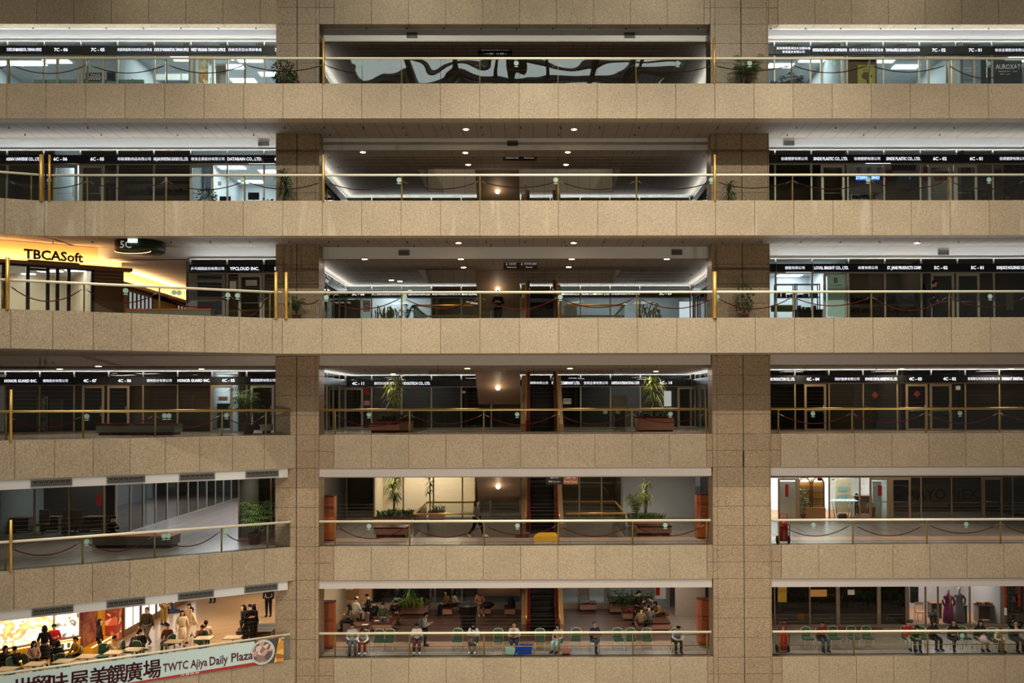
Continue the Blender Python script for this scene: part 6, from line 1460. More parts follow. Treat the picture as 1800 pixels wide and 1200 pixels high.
for (px, py, tp, hr, ang, lab) in ((8, 1168, (60, 44, 40), 'bob', 60, 'person with brown hair at the far left food court table'), (27, 1170, (50, 46, 44), 'short', -120, 'person in dark grey at the far left food court table, seen from behind'),
        (58, 1159, (206, 164, 150), 'long', 50, 'woman in a pink cardigan at a food court table'), (101, 1160, (34, 28, 26), 'bob', 190, 'person in a black jacket seated below the tote bag'), (134, 1151, (180, 130, 40), 'tail', -30, 'woman in a mustard cardigan at a food court table'),
        (183, 1147, (216, 186, 150), 'short', 120, 'person in a cream hood bending over a food court table'), (230, 1140, (28, 28, 30), 'short', 150, 'person in black with a white collar at a food court table'), (246, 1137, (24, 24, 26), 'short', 200, 'person in a black sweater beside the white collar'),
        (295, 1126, (96, 52, 34), 'short', 0, 'person in a brown sweater at a food court table, centre'), (350, 1122, (200, 150, 130), 'short', 40, 'person in a patterned pink shirt at the right food court table'), (362, 1121, (230, 206, 176), 'tail', 200, 'ponytailed person in white beside the pink shirt')):
    X, Y = FL(px, py, .5); person(lab, (X, Y, 0), R(ang), 'sit_lean' if ang in (120, 150, 40) else 'sit', tp, (60, 52, 48), hr, h=1.62)

# ================================================================ THINGS IN AND ON THE SHOPFRONTS
def at_px(px, py, Y): X, Z = W(px, py, Y); return X, Z
def board(name, label, cat, x0, y0, x1, y1, Y, m, d=.03, txt=(), tm=None, frame=None):
    Xa, Zt = W(x0, y0, Y); Xb, Zb = W(x1, y1, Y); t = thing(name, label, cat, ((Xa+Xb)/2, Y, Zb)); w_, h_ = (Xb-Xa)/2, Zt-Zb
    MB().box(-w_, w_, -d, 0, 0, h_).build('panel', m, t)
    if txt:
        b = MB()
        for s, fx, fz, hh, wm in txt: text(b, s, -w_+2*w_*fx, -d-.004, h_*fz, hh, wm)
        b.build('lettering', tm or LETD, t)
    if frame:
        b = MB(); k = .03; b.box(-w_-k, -w_, -d-.01, 0, -k, h_+k); b.box(w_, w_+k, -d-.01, 0, -k, h_+k); b.box(-w_, w_, -d-.01, 0, h_, h_+k); b.box(-w_, w_, -d-.01, 0, -k, 0); b.build('frame', frame, t)
    return t
def desk(n, x0, x1, Y, label, h=.75, m=WHITEP, d=.6):
    Xa, Xb = px2x(x0, Y, 300), px2x(x1, Y, 300); t = thing('desk', label, 'desk', ((Xa+Xb)/2, Y+d/2, F(n))); w_ = abs(Xb-Xa)/2
    MB().box(-w_, w_, -d/2, d/2, h-.04, h).build('top', m, t); MB().box(-w_+.03, w_-.03, d/2-.04, d/2-.02, .05, h-.04).build('modesty_panel', m, t)
    for s in (-1, 1): MB().box(s*w_-s*.04-.02, s*w_-s*.04+.02, -d/2+.03, d/2-.05, 0, h-.04).build('leg', GREYM, t)
    return t
def partition(n, x0, x1, Y, h, label, m=MATS['room_wall_bluegrey'] if 'room_wall_bluegrey' in MATS else WHITEP):
    Xa, Xb = px2x(x0, Y, 300), px2x(x1, Y, 300); t = thing('partition', label, 'partition', ((Xa+Xb)/2, Y, F(n))); w_ = abs(Xb-Xa)/2
    MB().box(-w_, w_, 0, .05, .1, h-.03).build('panel', m, t); MB().box(-w_, w_, -.01, .06, h-.03, h).build('cap_rail', ALU, t)
    for s in (-1, 1): MB().box(s*w_-.025, s*w_+.025, -.1, .15, 0, .1).build('foot', GREYM, t)
def monitor(n, px, Y, zt, label, c=BLACKF):
    X = px2x(px, Y, 300); t = thing('monitor', label, 'monitor', (X, Y, F(n)+zt)); MB().box(-.25, .25, -.02, .02, .12, .45).build('screen', c, t); MB().tube([(0, 0, 0), (0, 0, .14)], .02, 5).build('stand', c, t)
def shelf(n, x0, x1, Y, h, label, m=BLACKF, rows=4, d=.35, goods=None, gl='small goods'):
    Xa, Xb = px2x(x0, Y, 400), px2x(x1, Y, 400); t = thing('shelf_unit', label, 'shelf', ((Xa+Xb)/2, Y+d/2, F(n))); w_ = abs(Xb-Xa)/2
    for sx in (-1, 1):
        for sy in (-1, 1): MB().box(sx*w_-.02, sx*w_+.02, sy*d/2-.02, sy*d/2+.02, 0, h).build('upright', m, t)
    for i in range(rows): z = .1+(h-.15)*i/(rows-1); MB().box(-w_, w_, -d/2, d/2, z, z+.04).build('shelf_board', m, t)
    if goods:
        rnd = random.Random(int(x0)); k = 0
        for i in range(rows-1):
            x = -w_+.1; z = .14+(h-.15)*i/(rows-1)
            while x < w_-.12:
                ww = rnd.uniform(.08, .2); hh = rnd.uniform(.1, .28); 
                o = MB().box(-ww/2, ww/2, -.1, .1, 0, hh).build(gl.replace(' ', '_'), goods[k % len(goods)]); o.location = ((Xa+Xb)/2+x+ww/2, Y+d/2, F(n)+z)
                tag(o, f'{gl} on the '+' '.join(label.replace(',', '').split()[:10]), 'box', f'{gl}s, '+' '.join(label.split()[:8])); x += ww+rnd.uniform(.02, .12); k += 1
    return t
PAPER = mat('paper_white', (232, 230, 222), .7); PINKPAP = mat('paper_pink', (210, 150, 160), .7)
REDP = mat('paper_red', (176, 34, 26), .6, vary=.1); GOLD = mat('gold_print', (222, 170, 70), .5, .3); MAROON = mat('maroon_board', (128, 42, 44), .6)
NAVY = mat('navy_board', (34, 44, 70), .5); YMAP = mat('map_yellow', (212, 196, 92), .6, vary=.1, scale=5); BRWN = mat('panel_walnut', (120, 88, 60), .5, vary=.12, scale=2)
SLATE = mat('slate_board', (46, 50, 58), .4); GREYC = mat('cabinet_grey', (150, 154, 152), .5); MINT = mat('frosted_mint', (168, 204, 190), .6, vary=.02)
# seventh floor left
board('notice_board', 'maroon sign with white university lettering inside the seventh-floor office window', 'sign', 151, 128, 181, 141.5, 43.62, MAROON, txt=(('Temple', .58, .74, .1, 9), ('University', .58, .46, .1, 9), ('■ ■ ■ ■ ■', .5, .16, .07, 9)))
board('poster', 'small dark blue poster beside the maroon university sign', 'poster', 188, 127, 203, 141, 43.62, NAVY)
partition(7, 60, 132, 46, 1.15, 'white office partition with a glass top, seventh floor, left', WHITEP); partition(7, 12, 56, 46.5, 1.05, 'low pale partition at the far left of the seventh floor', WHITEP)
desk(7, 60, 85, 45, 'brown side desk in the seventh-floor left office', .95, BRWN); 
t = plant('bush', 'bamboo_planter', 'row of small bamboo in a green box inside the seventh-floor window', (px2x(232, 44.3, 130), 44.3, F(7)+.55), .75, .35, LEAFY, .25, .3, 80, MINT, dens=.8)
t = board('low_cabinet', 'long pale green frosted strip of the office window counter, seventh floor left', 'cabinet', 62, 141, 254, 147.5, 43.75, MINT, .1)
for i, (a, c) in enumerate(((271, 292), (294, 318), (320, 332))): board('service_window', f'white framed service window in the seventh-floor office, {ORD[i]} from left', 'window', a, 130, c, 141, 46, PAPER, .04, frame=GREYC)
board('picture', 'upright warm picture of a pointed tower inside the seventh-floor door', 'picture', 349, 104, 366, 146, 44.2, blotch('tower_print', [(226, 186, 130), (250, 226, 180), (190, 130, 80), (236, 200, 150)], 2, .5, .5, 'NOISE'), .03)
t = thing('tower_model', 'dark pointed tower shape in front of the warm picture, seventh floor', 'ornament', (px2x(357, 44.1, 130), 44.08, F(7))); MB().lathe((0, 0, 0), [(.16, 0), (.14, .5), (.08, .9), (.03, 1.15), (.004, 1.3)], 8, False).build('spire', SLATE, t); MB().box(-.2, .2, -.08, .08, 0, .05).build('base', SLATE, t)
board('cream_board', 'cream side panel right of the tower picture, seventh floor', 'panel', 380, 112, 398, 147, 44.8, WHITEP, .05)
# seventh floor right
board('wood_board', 'brown wood panel behind the yellow map poster, seventh floor right', 'panel', 1490, 103, 1541, 147, 43.9, BRWN, .04)
board('map_poster', 'yellow poster with a brown map of Africa on the wood panel, seventh floor', 'poster', 1507, 114, 1538, 147, 43.8, YMAP, .02, txt=(('社團法人台灣非洲', .5, .86, .07, .6), ('經貿協會', .5, .72, .07, .6)), tm=BRWN)
X, Z = W(1524, 137, 43.76); o = MB().add([(X+a*.26, 43.775, Z+c*.3) for a, c in ((-.9, .4), (-.5, .9), (.3, .85), (.6, .5), (1, .35), (.5, -.2), (.35, -.9), (.05, -1), (-.1, -.3), (-.8, 0))], [tuple(range(10))]).build('map_shape', BRWN); tag(o, 'brown continent shape printed on the yellow poster', 'map')
board('display_board', 'dark slate exhibition board lettered in white at the right end of the seventh floor', 'sign', 1746, 106, 1796, 147, 43.8, SLATE, .04, txt=(('AUROXAT', .5, .72, .22, 1.1), ('Engineering & Communication', .5, .52, .05, 1.1), ('Global Network', .4, .4, .05, 1)))
board('display_board', 'narrow dark slate board left of the lettered one, seventh floor right', 'sign', 1724, 106, 1742, 147, 43.8, SLATE, .04)
board('wall_lettering', 'small grey wall lettering behind the frosted glass door, seventh floor', 'sign', 1691, 119, 1715, 126, 45.5, WHITEP, .02, txt=(('AUROXAT', .5, .5, .11, .9),), tm=SLATE)
for i, (x, y) in enumerate(((1419, 132), (1431, 134))): monitor(7, x, 45.2, .55, f'dark office screen behind the seventh-floor plants, {ORD[i]}')
desk(7, 1408, 1448, 44.9, 'white desk with papers in the seventh-floor right office', .6)
for i, x in enumerate((1457, 1470, 1478, 1642)):
    t = thing('coat_stand', f'thin dark upright stand inside the seventh-floor right offices, {ORD[i]} from left', 'stand', (px2x(x, 45.5, 120), 45.5, F(7))); MB().tube([(0, 0, .03), (0, 0, 1.2)], .05, 6).build('pole', SLATE, t); MB().lathe((0, 0, 0), [(.16, 0), (.15, .03)], 10).build('base', SLATE, t)
# sixth floor left
board('no_smoking_sign', 'small round red and white no-smoking sign on the sixth-floor window', 'sign', 383, 319, 389, 326, 43.48, PAPER, .01)
for a, c, Y, h, lab in ((412, 486, 46, 1.0, 'long grey counter in the lit sixth-floor office, left of the column'), (414, 427, 45, .8, 'dark low desk in the sixth-floor left office')): desk(6, a, c, Y, lab, h, GREYC)
board('inner_door', 'pale blue inner door with a black pull in the sixth-floor lit office', 'door', 341, 292, 371, 350, 44.9, mat('door_pale_blue', (196, 208, 232), .5), .05)
partition(6, 100, 132, 46, 1.2, 'white office partition with lettering behind the sixth-floor left door', WHITEP)
monitor(6, 396, 45.4, .78, 'dark screen on the grey counter, sixth floor left'); monitor(6, 446, 45.6, 1.0, 'small dark screen at the right of the sixth-floor counter')
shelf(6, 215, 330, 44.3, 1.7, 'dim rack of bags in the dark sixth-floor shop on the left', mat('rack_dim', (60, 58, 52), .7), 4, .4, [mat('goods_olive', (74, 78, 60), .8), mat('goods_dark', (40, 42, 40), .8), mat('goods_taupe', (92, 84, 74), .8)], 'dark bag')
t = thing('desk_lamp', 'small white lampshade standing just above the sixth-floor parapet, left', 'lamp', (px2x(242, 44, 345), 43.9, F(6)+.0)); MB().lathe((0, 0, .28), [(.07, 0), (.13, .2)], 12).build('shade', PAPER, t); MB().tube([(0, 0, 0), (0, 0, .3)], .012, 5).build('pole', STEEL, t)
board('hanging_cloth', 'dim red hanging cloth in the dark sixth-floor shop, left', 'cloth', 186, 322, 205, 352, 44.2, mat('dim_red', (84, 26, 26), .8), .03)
# sixth floor right
t = board('led_sign', 'bright blue scrolling display with white characters, sixth floor right', 'sign', 1504.5, 308, 1545.5, 316.5, 43.5, emis('led_blue', (20, 92, 232), 1.6), .05, txt=(('272097', .22, .5, .13, .5), ('SINO', .82, .5, .13, .36)), tm=emis('led_text', (190, 220, 255), 2.2))
shelf(6, 1497, 1550, 44.4, 1.25, 'pale grid shelf behind the blue display, sixth floor right', ALU, 4, .35, [mat('goods_green', (30, 92, 66), .7), BLACKF, mat('goods_tan', (120, 104, 84), .7)], 'packaged item')
board('spring_banner', 'wide red and gold new-year banner inside the sixth-floor door, right', 'banner', 1642, 301, 1674, 319, 43.62, REDP, .02, txt=(('春  福  春', .5, .5, .2, .7),), tm=GOLD)
for i, (a, b_, c, d) in enumerate(((1557, 298, 1569, 319), (1622, 293, 1632, 318), (1748, 297, 1760, 319), (1697, 294, 1706, 311))):
    board('red_paper_charm', f'upright red paper charm in the sixth-floor shop, {ORD[i]} from left', 'decoration', a, b_, c, d, 43.7, REDP, .02, txt=(('福', .5, .5, .14, .2),), tm=GOLD)
for i, (a, c) in enumerate(((1684, 1700), (1702, 1722), (1726, 1742))): shelf(6, a, c, 44.6, 1.3, f'small shelf of ornaments in the sixth-floor right shop, {ORD[i]} from left', WOODB, 4, .3, [mat('goods_red', (120, 40, 34), .7), mat('goods_tan', (120, 104, 84), .7), BLACKF], 'small ornament')
board('stock_wall', 'dim wall of red, green and yellow stock at the right end of the sixth floor', 'display', 1762, 288, 1800, 350, 44.6, blotch('stock_print', [(96, 40, 24), (60, 70, 34), (150, 110, 30), (40, 36, 30), (110, 60, 30)], 6, .7), .1)
board('drape', 'dark patterned drape behind the sixth-floor window, right of the blue display', 'cloth', 1566, 286, 1610, 300, 43.9, blotch('drape_print', [(60, 24, 24), (40, 54, 46), (80, 60, 50)], 3, .8), .03)
for i, x in enumerate((1510, 1528, 1545)):
    X = px2x(x, 43.9, 290); o = MB().lathe((X, 43.9, F(6)+1.75), [(.02, 0), (.08, .25), (.12, .42)], 8).build('curtain', mat('curtain_cream', (200, 184, 170), .8)); tag(o, f'gathered cream curtain in the sixth-floor shop, {ORD[i]} of three', 'curtain')
# fifth floor left
t = board('grey_door', 'grey rounded panel door with dark windows left of the fifth-floor company door', 'door', 335, 479, 396, 556, 43.42, mat('door_grey_rounded', (128, 130, 124), .5), .04)
for i, (a, c) in enumerate(((483, 491), (496.5, 521), (529, 552))): board('dark_window', f'dark window in the grey rounded door, {ORD[i]} from the top', 'window', 347, a, 390, c, 43.37, SLATE, .01)
board('cloud_logo', 'white cloud drawing on the fifth-floor glass door, left', 'logo', 432, 492, 452, 502, 43.49, mat('logo_line', (196, 204, 206), .6), .005)
board('notice', 'white notice sheet between the two fifth-floor doors, left', 'notice', 404, 494, 415, 511, 43.46, PAPER, .01)
# fifth floor right
for i, (a, c) in enumerate(((1364, 1397), (1400, 1440))): shelf(5, a, c, 44.6, 1.9, f'black metal rack with jars in the lit fifth-floor shop, {ORD[i]} from left', BLACKF, 4, .35, [mat('jar_dark', (44, 44, 40), .5), mat('jar_brown', (90, 66, 48), .5)], 'dark jar')
desk(5, 1400, 1446, 44.2, 'dark desk with cloth below the black rack, fifth floor right', .7, SLATE)
board('yellow_green_bin', 'bright yellow-green box low in the lit fifth-floor shop', 'box', 1355, 537, 1392, 548, 44.3, LEAFY, .3)
board('logo_sheet', 'frosted sheet with a red and black B logo on the fifth-floor glass door', 'logo', 1454, 482, 1485, 556, 43.42, MINT, .01, txt=(('B', .5, .86, .24, 9), ('LOYAL BRIGHT', .5, .74, .06, .7)), tm=SLATE)
shelf(5, 1496, 1552, 44.3, 1.5, 'rack of dried flowers and boxes in the dim fifth-floor shop, left', WOODB, 4, .4, [mat('goods_tan', (120, 104, 84), .7), mat('goods_olive', (74, 78, 60), .8), mat('goods_rose', (130, 96, 92), .8)], 'flower bundle')
shelf(5, 1560, 1618, 44.3, 1.5, 'rack of pale flowers and toys in the dim fifth-floor shop, right', WOODB, 4, .4, [mat('goods_cream', (170, 154, 130), .8), mat('goods_rose', (130, 96, 92), .8), mat('goods_olive', (74, 78, 60), .8)], 'soft toy')
board('poster', 'pale poster leaning in the dark shop at the right end of the fifth floor', 'poster', 1769, 512, 1781, 545, 44.3, PAPER, .02)
# fifth floor centre back
board('white_door', 'plain white door in the lit office at the back left of the fifth-floor hall', 'door', 607, 527, 634, 562, 53.6, PAPER, .05); board('poster', 'white poster with red characters beside the white door, fifth-floor hall', 'poster', 638, 528, 651, 548, 53.385, PAPER, .01, txt=(('SAS', .5, .75, .2, .36), ('雄獅', .5, .35, .16, .36)), tm=REDP)
board('lit_doorway', 'brightly lit white doorway at the back right of the fifth-floor hall', 'door', 1194, 530, 1216, 558, 53.8, emis('lit_white', (235, 242, 250), .9), .03)
board('wall_picture', 'grey-blue sketch on a cream board behind the fifth-floor glass, centre', 'picture', 990, 538, 1014, 558, 53.7, PAPER, .02)
shelf(5, 1022, 1062, 53.8, 1.1, 'low grey shelf with framed pictures, back of the fifth-floor hall', GREYC, 3, .35, [NAVY, GREYC], 'framed picture')
partition(5, 1066, 1110, 54.2, 1.0, 'grey office partition behind the fifth-floor hall glass', GREYC)
# fourth floor
board('red_decoration', 'red hanging decoration beside the fourth-floor hall door, centre left', 'decoration', 641, 681, 649, 694, 53.385, REDP, .01); board('pink_notice', 'pink notice sheet beside the fourth-floor hall door', 'notice', 640, 704, 650, 712, 53.385, PINKPAP, .01)
for i, (a, b_, c, d) in enumerate(((657, 684, 672, 700), (667, 696, 684, 708), (658, 707, 676, 718))):
    X0, Z0 = W(a, d, 53.3); X1, Z1 = W(c, b_, 53.3); b = MB(); xc_, zc_ = (X0+X1)/2, (Z0+Z1)/2; r = (X1-X0)/4
    for s in (-1, 1): b.tube([(xc_+s*r+r*.8*math.cos(q*math.pi/5), 53.385, zc_+r*.55*math.sin(q*math.pi/5)) for q in range(11)], .015, 4)
    b.tube([(xc_+r*1.8, 53.385, zc_+.05), (xc_+r*2.1, 53.385, zc_+.25)], .015, 4); o = b.build('glasses_poster_drawing', SLATE); tag(o, f'dark drawing of spectacles on the fourth-floor hall glass, {ORD[i]} from the top', 'drawing')
board('poster', 'white sheet with a row of characters beside the fourth-floor escalator', 'poster', 990, 700, 1004, 710, 53.385, PAPER, .01, txt=(('廠辦招租', .5, .65, .12, .4),), tm=SLATE)
board('lightbox', 'bright white upright panel behind the right fourth-floor dragon plant', 'panel', 1167, 687, 1180, 714, 53.9, emis('lit_white', (235, 242, 250), .9), .03)
board('storage_cabinet', 'beige storage cabinet behind the fourth-floor hall glass, right', 'cabinet', 1075, 694, 1102, 748, 53.8, mat('cabinet_beige', (140, 128, 108), .6), .1)
for i, (a, b_, c, d) in enumerate(((1060, 720, 1068, 727), (1085, 720, 1090, 728), (813, 687, 818, 691))): board('notice', f'small pale paper on the fourth-floor hall glass, {ORD[i]} in line', 'notice', a, b_, c, d, 53.385, PAPER, .01)
board('emblem', 'round brown emblem on the lit fourth-floor glass door, left', 'logo', 384, 697, 400, 704, 46.42, BRWN, .01)
board('filing_cabinet', 'dark teal cabinet with papers behind the lit fourth-floor door, left', 'cabinet', 383, 709, 408, 752, 47.5, mat('teal_dark', (36, 58, 58), .6), .3)
shelf(4, 68, 80, 47.2, 1.7, 'narrow rack of white brochures in the dark fourth-floor shop, left', WHITEP, 6, .25, [PAPER], 'brochure')
board('locker', 'pale locker standing in the dark fourth-floor shop, left', 'cabinet', 93, 701, 111, 757, 47.6, mat('locker_taupe', (126, 112, 100), .6), .3)
for i, (x, y) in enumerate(((1538, 694), (1612, 692))): 
    X, Z = W(x, y, 46.49); o = MB().add([(X-.17, 46.49, Z), (X, 46.49, Z-.17), (X+.17, 46.49, Z), (X, 46.49, Z+.17)], [(0, 1, 2, 3)]).build('red_diamond_paper', mat('dim_red2', (110, 30, 26), .8)); tag(o, f'dim red diamond new-year paper on the fourth-floor right shopfront, {ORD[i]} of two', 'decoration')
board('notice', 'small framed notice on the fourth-floor wall right of the double doors', 'notice', 1680, 678, 1688, 685, 46.485, PAPER, .01); board('pale_box', 'pale box standing inside the fourth-floor glass beside the double doors', 'box', 1578, 706, 1593, 757, 47, mat('box_pinkish', (150, 124, 108), .6), .3)
# third floor right
Y3 = 52.3
for i, (a, b_, c, d) in enumerate(((1380, 851, 1386, 873), (1543, 853, 1550, 871))): board('red_couplet', f'upright red couplet paper on the third-floor white glass door, {ORD[i]} of two', 'decoration', a, b_, c, d, 51.905, REDP, .01)
board('white_door', 'white inner door behind the left third-floor glass door', 'door', 1370, 846, 1398, 912, 53.2, PAPER, .04); board('white_door', 'white inner door behind the right third-floor glass door', 'door', 1533, 846, 1561, 912, 53.2, PAPER, .04)
CAB = mat('display_wood', (196, 140, 80), .5)
for i, (a, c) in enumerate(((1405, 1427), (1429, 1451))):
    Xa, Xb = px2x(a, 52.9, 880), px2x(c, 52.9, 880); w_ = (Xb-Xa)/2; t = thing('display_cabinet', f'curved-top wooden display cabinet with lit shelves, third floor, {ORD[i]} of two', 'cabinet', ((Xa+Xb)/2, 53.1, F(3)))
    MB().box(-w_, w_, -.2, .2, 0, .55).build('base', CAB, t); MB().box(-w_, w_, .16, .2, .55, 2.05).build('back', CAB, t)
    MB().tube([(-w_+.02, 0, .55), (-w_+.02, 0, 1.9), (-w_*.5, 0, 2.12), (w_*.5, 0, 2.12), (w_-.02, 0, 1.9), (w_-.02, 0, .55)], .04, 5).build('frame', WOODB, t)
    MB().box(-w_*.6, w_*.6, -.05, .0, 1.92, 2.0).build('lamp', emis('cab_lamp', (255, 240, 180), 6), t)
    for k in range(4): MB().box(-w_+.04, w_-.04, -.17, .15, .7+.32*k, .715+.32*k).build('glass_shelf', SG, t)
for k in range(8): X = px2x(1409+ (k % 4)*4.3, 53, 870); o = MB().lathe((X, 53.05, F(3)+.72+.64*(k//4)), [(.03, 0), (.05, .08), (.02, .16)], 7).build('vase', MATS['goods_tan']); tag(o, 'small tan vase in the left wooden display cabinet', 'vase', 'small vases in the wooden display cabinet')
plant('bush', 'potted_plant', 'leafy plant inside the left wooden display cabinet, third floor', (px2x(1412, 52.7, 880), 52.75, F(3)), 1.6, .2, LEAF, .14, .25, 90, dens=.5)
board('display_board', 'tall cream panel with two small pictures above the lit table, third floor', 'panel', 1468, 842, 1496, 900, 53.9, WWM, .05)
for i, (x, y) in enumerate(((1481, 859), (1481, 873))): board('product_picture', f'small blue-green picture on the tall cream panel, {ORD[i]} from the top', 'picture', x-7, y-3, x+8, y+3, 53.82, mat('teal_light', (150, 190, 190), .5), .01)
board('red_diamond', 'dark red diamond paper above the display cabinets, third floor', 'decoration', 1437, 840, 1446, 845, 52.6, REDP, .01)
X = px2x(1483, 53, 885); t = thing('glass_table', 'round-cornered glass table glowing white with small items, third floor', 'table', (X, 53.2, F(3)))
MB().box(-.72, .72, -.35, .35, .88, .93).build('top', emis('table_glow', (200, 236, 240), 1.2), t)
for sx in (-1, 1):
    for sy in (-1, 1): MB().tube([(sx*.5, sy*.25, .88), (sx*.35, sy*.25, .0)], .025, 5).build('leg', STEEL, t)
for k in range(6): o = MB().box(-.06, .06, -.05, .05, 0, .07).build('product_box', PAPER); o.location = (X-.6+.24*k, 53.2, F(3)+.93); tag(o, 'small white item on the glowing glass table', 'box', 'small white items on the glowing glass table')
desk(3, 1497, 1530, 53.9, 'tan reception counter with pots on it, third floor', 1.1, mat('counter_tan', (178, 150, 122), .6))
plant('dracaena', 'potted_plant', 'small green plant in a tall red pot by the third-floor glass door', (px2x(1533, 52.6, 900), 52.6, F(3)), 1.0, .28, LEAF, .18, .6, 91, REDP, dens=.6)
t = thing('round_stool', 'dark round cushion on the floor under the glass table, third floor', 'stool', (px2x(1481, 52.5, 905), 52.5, F(3))); MB().lathe((0, 0, 0), [(.2, 0), (.25, .12), (.2, .28), (.05, .3)], 14).build('cushion', POTB, t)
board('wall_lettering', 'green company lettering on the white wall behind the third-floor glass', 'sign', 1455, 839.5, 1497, 845, 54.2, WHITEP, .02, txt=(('COMPUTER COMPANY', .5, .5, .12, 1.2),), tm=mat('letters_green_dark', (40, 70, 60), .6))
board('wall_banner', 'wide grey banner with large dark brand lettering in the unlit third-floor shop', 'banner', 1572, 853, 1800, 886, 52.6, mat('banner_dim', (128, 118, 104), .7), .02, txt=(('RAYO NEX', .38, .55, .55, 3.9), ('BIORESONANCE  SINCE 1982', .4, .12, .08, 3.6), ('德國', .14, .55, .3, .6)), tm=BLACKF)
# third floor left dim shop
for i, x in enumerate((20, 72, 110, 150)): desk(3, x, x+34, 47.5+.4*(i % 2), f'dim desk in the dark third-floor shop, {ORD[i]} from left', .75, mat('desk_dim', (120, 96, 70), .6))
for i, x in enumerate((75, 116, 132)):
    t = thing('office_chair', f'pale tall-backed office chair in the dark third-floor shop, {ORD[i]} from left', 'chair', (px2x(x, 47.2, 920), 47.2, F(3))); b = MB(); b.box(-.24, .24, .15, .22, .5, 1.15); b.build('backrest', mat('chair_beige', (150, 124, 96), .7), t); MB().box(-.24, .24, -.22, .2, .44, .52).build('seat', MATS['chair_beige'], t); MB().tube([(0, 0, .02), (0, 0, .45)], .03, 6).build('post', BLACKF, t)
board('red_lantern_print', 'red lantern-shaped decoration on the dark third-floor glass, left', 'decoration', 170, 868, 178, 888, 45.9, REDP, .01)
# second floor centre back
board('notice_board', 'square brown notice board with a red header on the peach wall, second-floor hall', 'board', 600, 1030, 631, 1052, 53.33, mat('cork', (168, 132, 84), .8), .04); board('red_sign', 'small red sign above the brown notice board, second-floor hall', 'sign', 607, 1033, 622, 1037, 53.27, REDP, .01, txt=(('廣告 招租', .5, .5, .1, .4),))
board('advertisement', 'white panel with red pictures beside the right shrubs, second-floor hall', 'sign', 1151, 1030, 1170, 1052, 53.385, PAPER, .02); board('red_print', 'red squares printed on the white panel, second-floor hall', 'picture', 1152, 1032, 1160, 1046, 53.35, REDP, .01)
t = thing('handbag', 'black handbag on the bench beside the reclining woman, second floor', 'bag', (px2x(857, 51, 1060), 51.2, .45)); MB().ball((0, 0, .16), (.34, .18, .16), 12, 8).build('bag', POTB, t)
t = thing('backpack', 'dark blue backpack standing left of the escalator on a pink bench', 'bag', (*FL(899, 1066.5, .46), .45)); MB().ball((0, 0, .25), (.2, .15, .26), 12, 8).build('bag', NAVY, t)
for i, (px, c, lab, sc_) in enumerate(((924, (24, 66, 160), 'large blue shopping bag on the floor beside the parent with a child', .30), (912, (24, 66, 160), 'second blue shopping bag leaning on the first, second-floor centre', .24), (897, (176, 206, 186), 'mint green bag at the feet of the parent with a child', .22), (995, (196, 120, 110), 'pink bag on the floor beside the pale blue trousers', .2))):
    X, Y = FL(px, 1150, 0); t = thing('shopping_bag', lab, 'bag', (X, 43.5-.03*i, 0)); b = MB(); b.add([(-sc_*.8, -.1, 0), (sc_*.8, -.1, 0), (sc_*.8, .12, 0), (-sc_*.8, .12, 0), (-sc_, -.06, sc_*1.4), (sc_, -.06, sc_*1.4), (sc_, .08, sc_*1.4), (-sc_, .08, sc_*1.4)], [(0, 3, 2, 1), (0, 1, 5, 4), (1, 2, 6, 5), (2, 3, 7, 6), (3, 0, 4, 7), (4, 5, 6, 7)]); b.build('bag', cloth(c), t); MB().tube([(-sc_*.4, 0, sc_*1.38), (-sc_*.3, 0, sc_*1.7), (sc_*.3, 0, sc_*1.7), (sc_*.4, 0, sc_*1.38)], .012, 4).build('handles', cloth(c), t)
for i, (px, py) in enumerate(((642, 1097), (664, 1090), (1024, 1056), (1030, 1056))):
    X, Y = FL(px, py, .47); o = MB().box(-.15, .15, -.1, .1, 0, .012).build('paper_sheets', PAPER); o.location = (X, Y, .455); tag(o, f'loose white papers on a stone bench in the second-floor hall, {ORD[i]} from the left', 'paper')
t = thing('red_cup_box', 'red cup on the pink stone block in front of the shrubs, second floor', 'cup', (*FL(1106, 1074, .46), .45)); MB().lathe((0, 0, 0), [(.06, 0), (.09, .16)], 10).build('cup', REDP, t)
# boutique, second floor right
def mannequin(px, Y, c, lab, dress='dress'):
    X = px2x(px, Y, 1060); t = thing('mannequin', lab, 'mannequin', (X, Y, 0)); WHT = mat('mannequin_white', (226, 222, 216), .4)
    b = MB(); b.tube([(0, 0, .02), (0, 0, .5)], .02, 6); b.lathe((0, 0, 0), [(.2, 0), (.19, .02)], 14); b.build('stand', STEEL, t)
    b = MB(); b.lathe((0, 0, 0), [(.27, .1), (.26, .5), (.22, .8), (.18, 1.0), (.15, 1.12), (.19, 1.3), (.2, 1.38), (.07, 1.47), (.045, 1.56)], 14); b.build('dress', c, t)
    b = MB()
    for s in (-1, 1): b.tube([(s*.17, 0, 1.38), (s*.3, -.03, 1.15), (s*.22, -.08, .92)], [.06, .05, .045], 8)
    b.build('sleeves', c, t); MB().ball((0, -.01, 1.64), (.075, .09, .11), 10, 8).build('head', WHT, t)
    if dress == 'scarf': MB().box(-.03, .03, -.225, -.2, .95, 1.45).build('scarf', GOLD, t)
mannequin(1667, 48.95, mat('dress_magenta', (150, 16, 112), .6, vary=.15), 'mannequin in a long magenta dress with a gold scarf in the boutique window', 'scarf')
mannequin(1686, 49.3, mat('dress_silver', (120, 120, 122), .5, vary=.2), 'mannequin in a silver-grey dress behind the magenta one')
for i, (a, c) in enumerate(((1672, 1694), (1712, 1745))):
    t = desk(2, a, c, 49.3, f'dark carved wooden table in the boutique, {ORD[i]} from left', .85, mat('carved_dark', (74, 44, 30), .5))
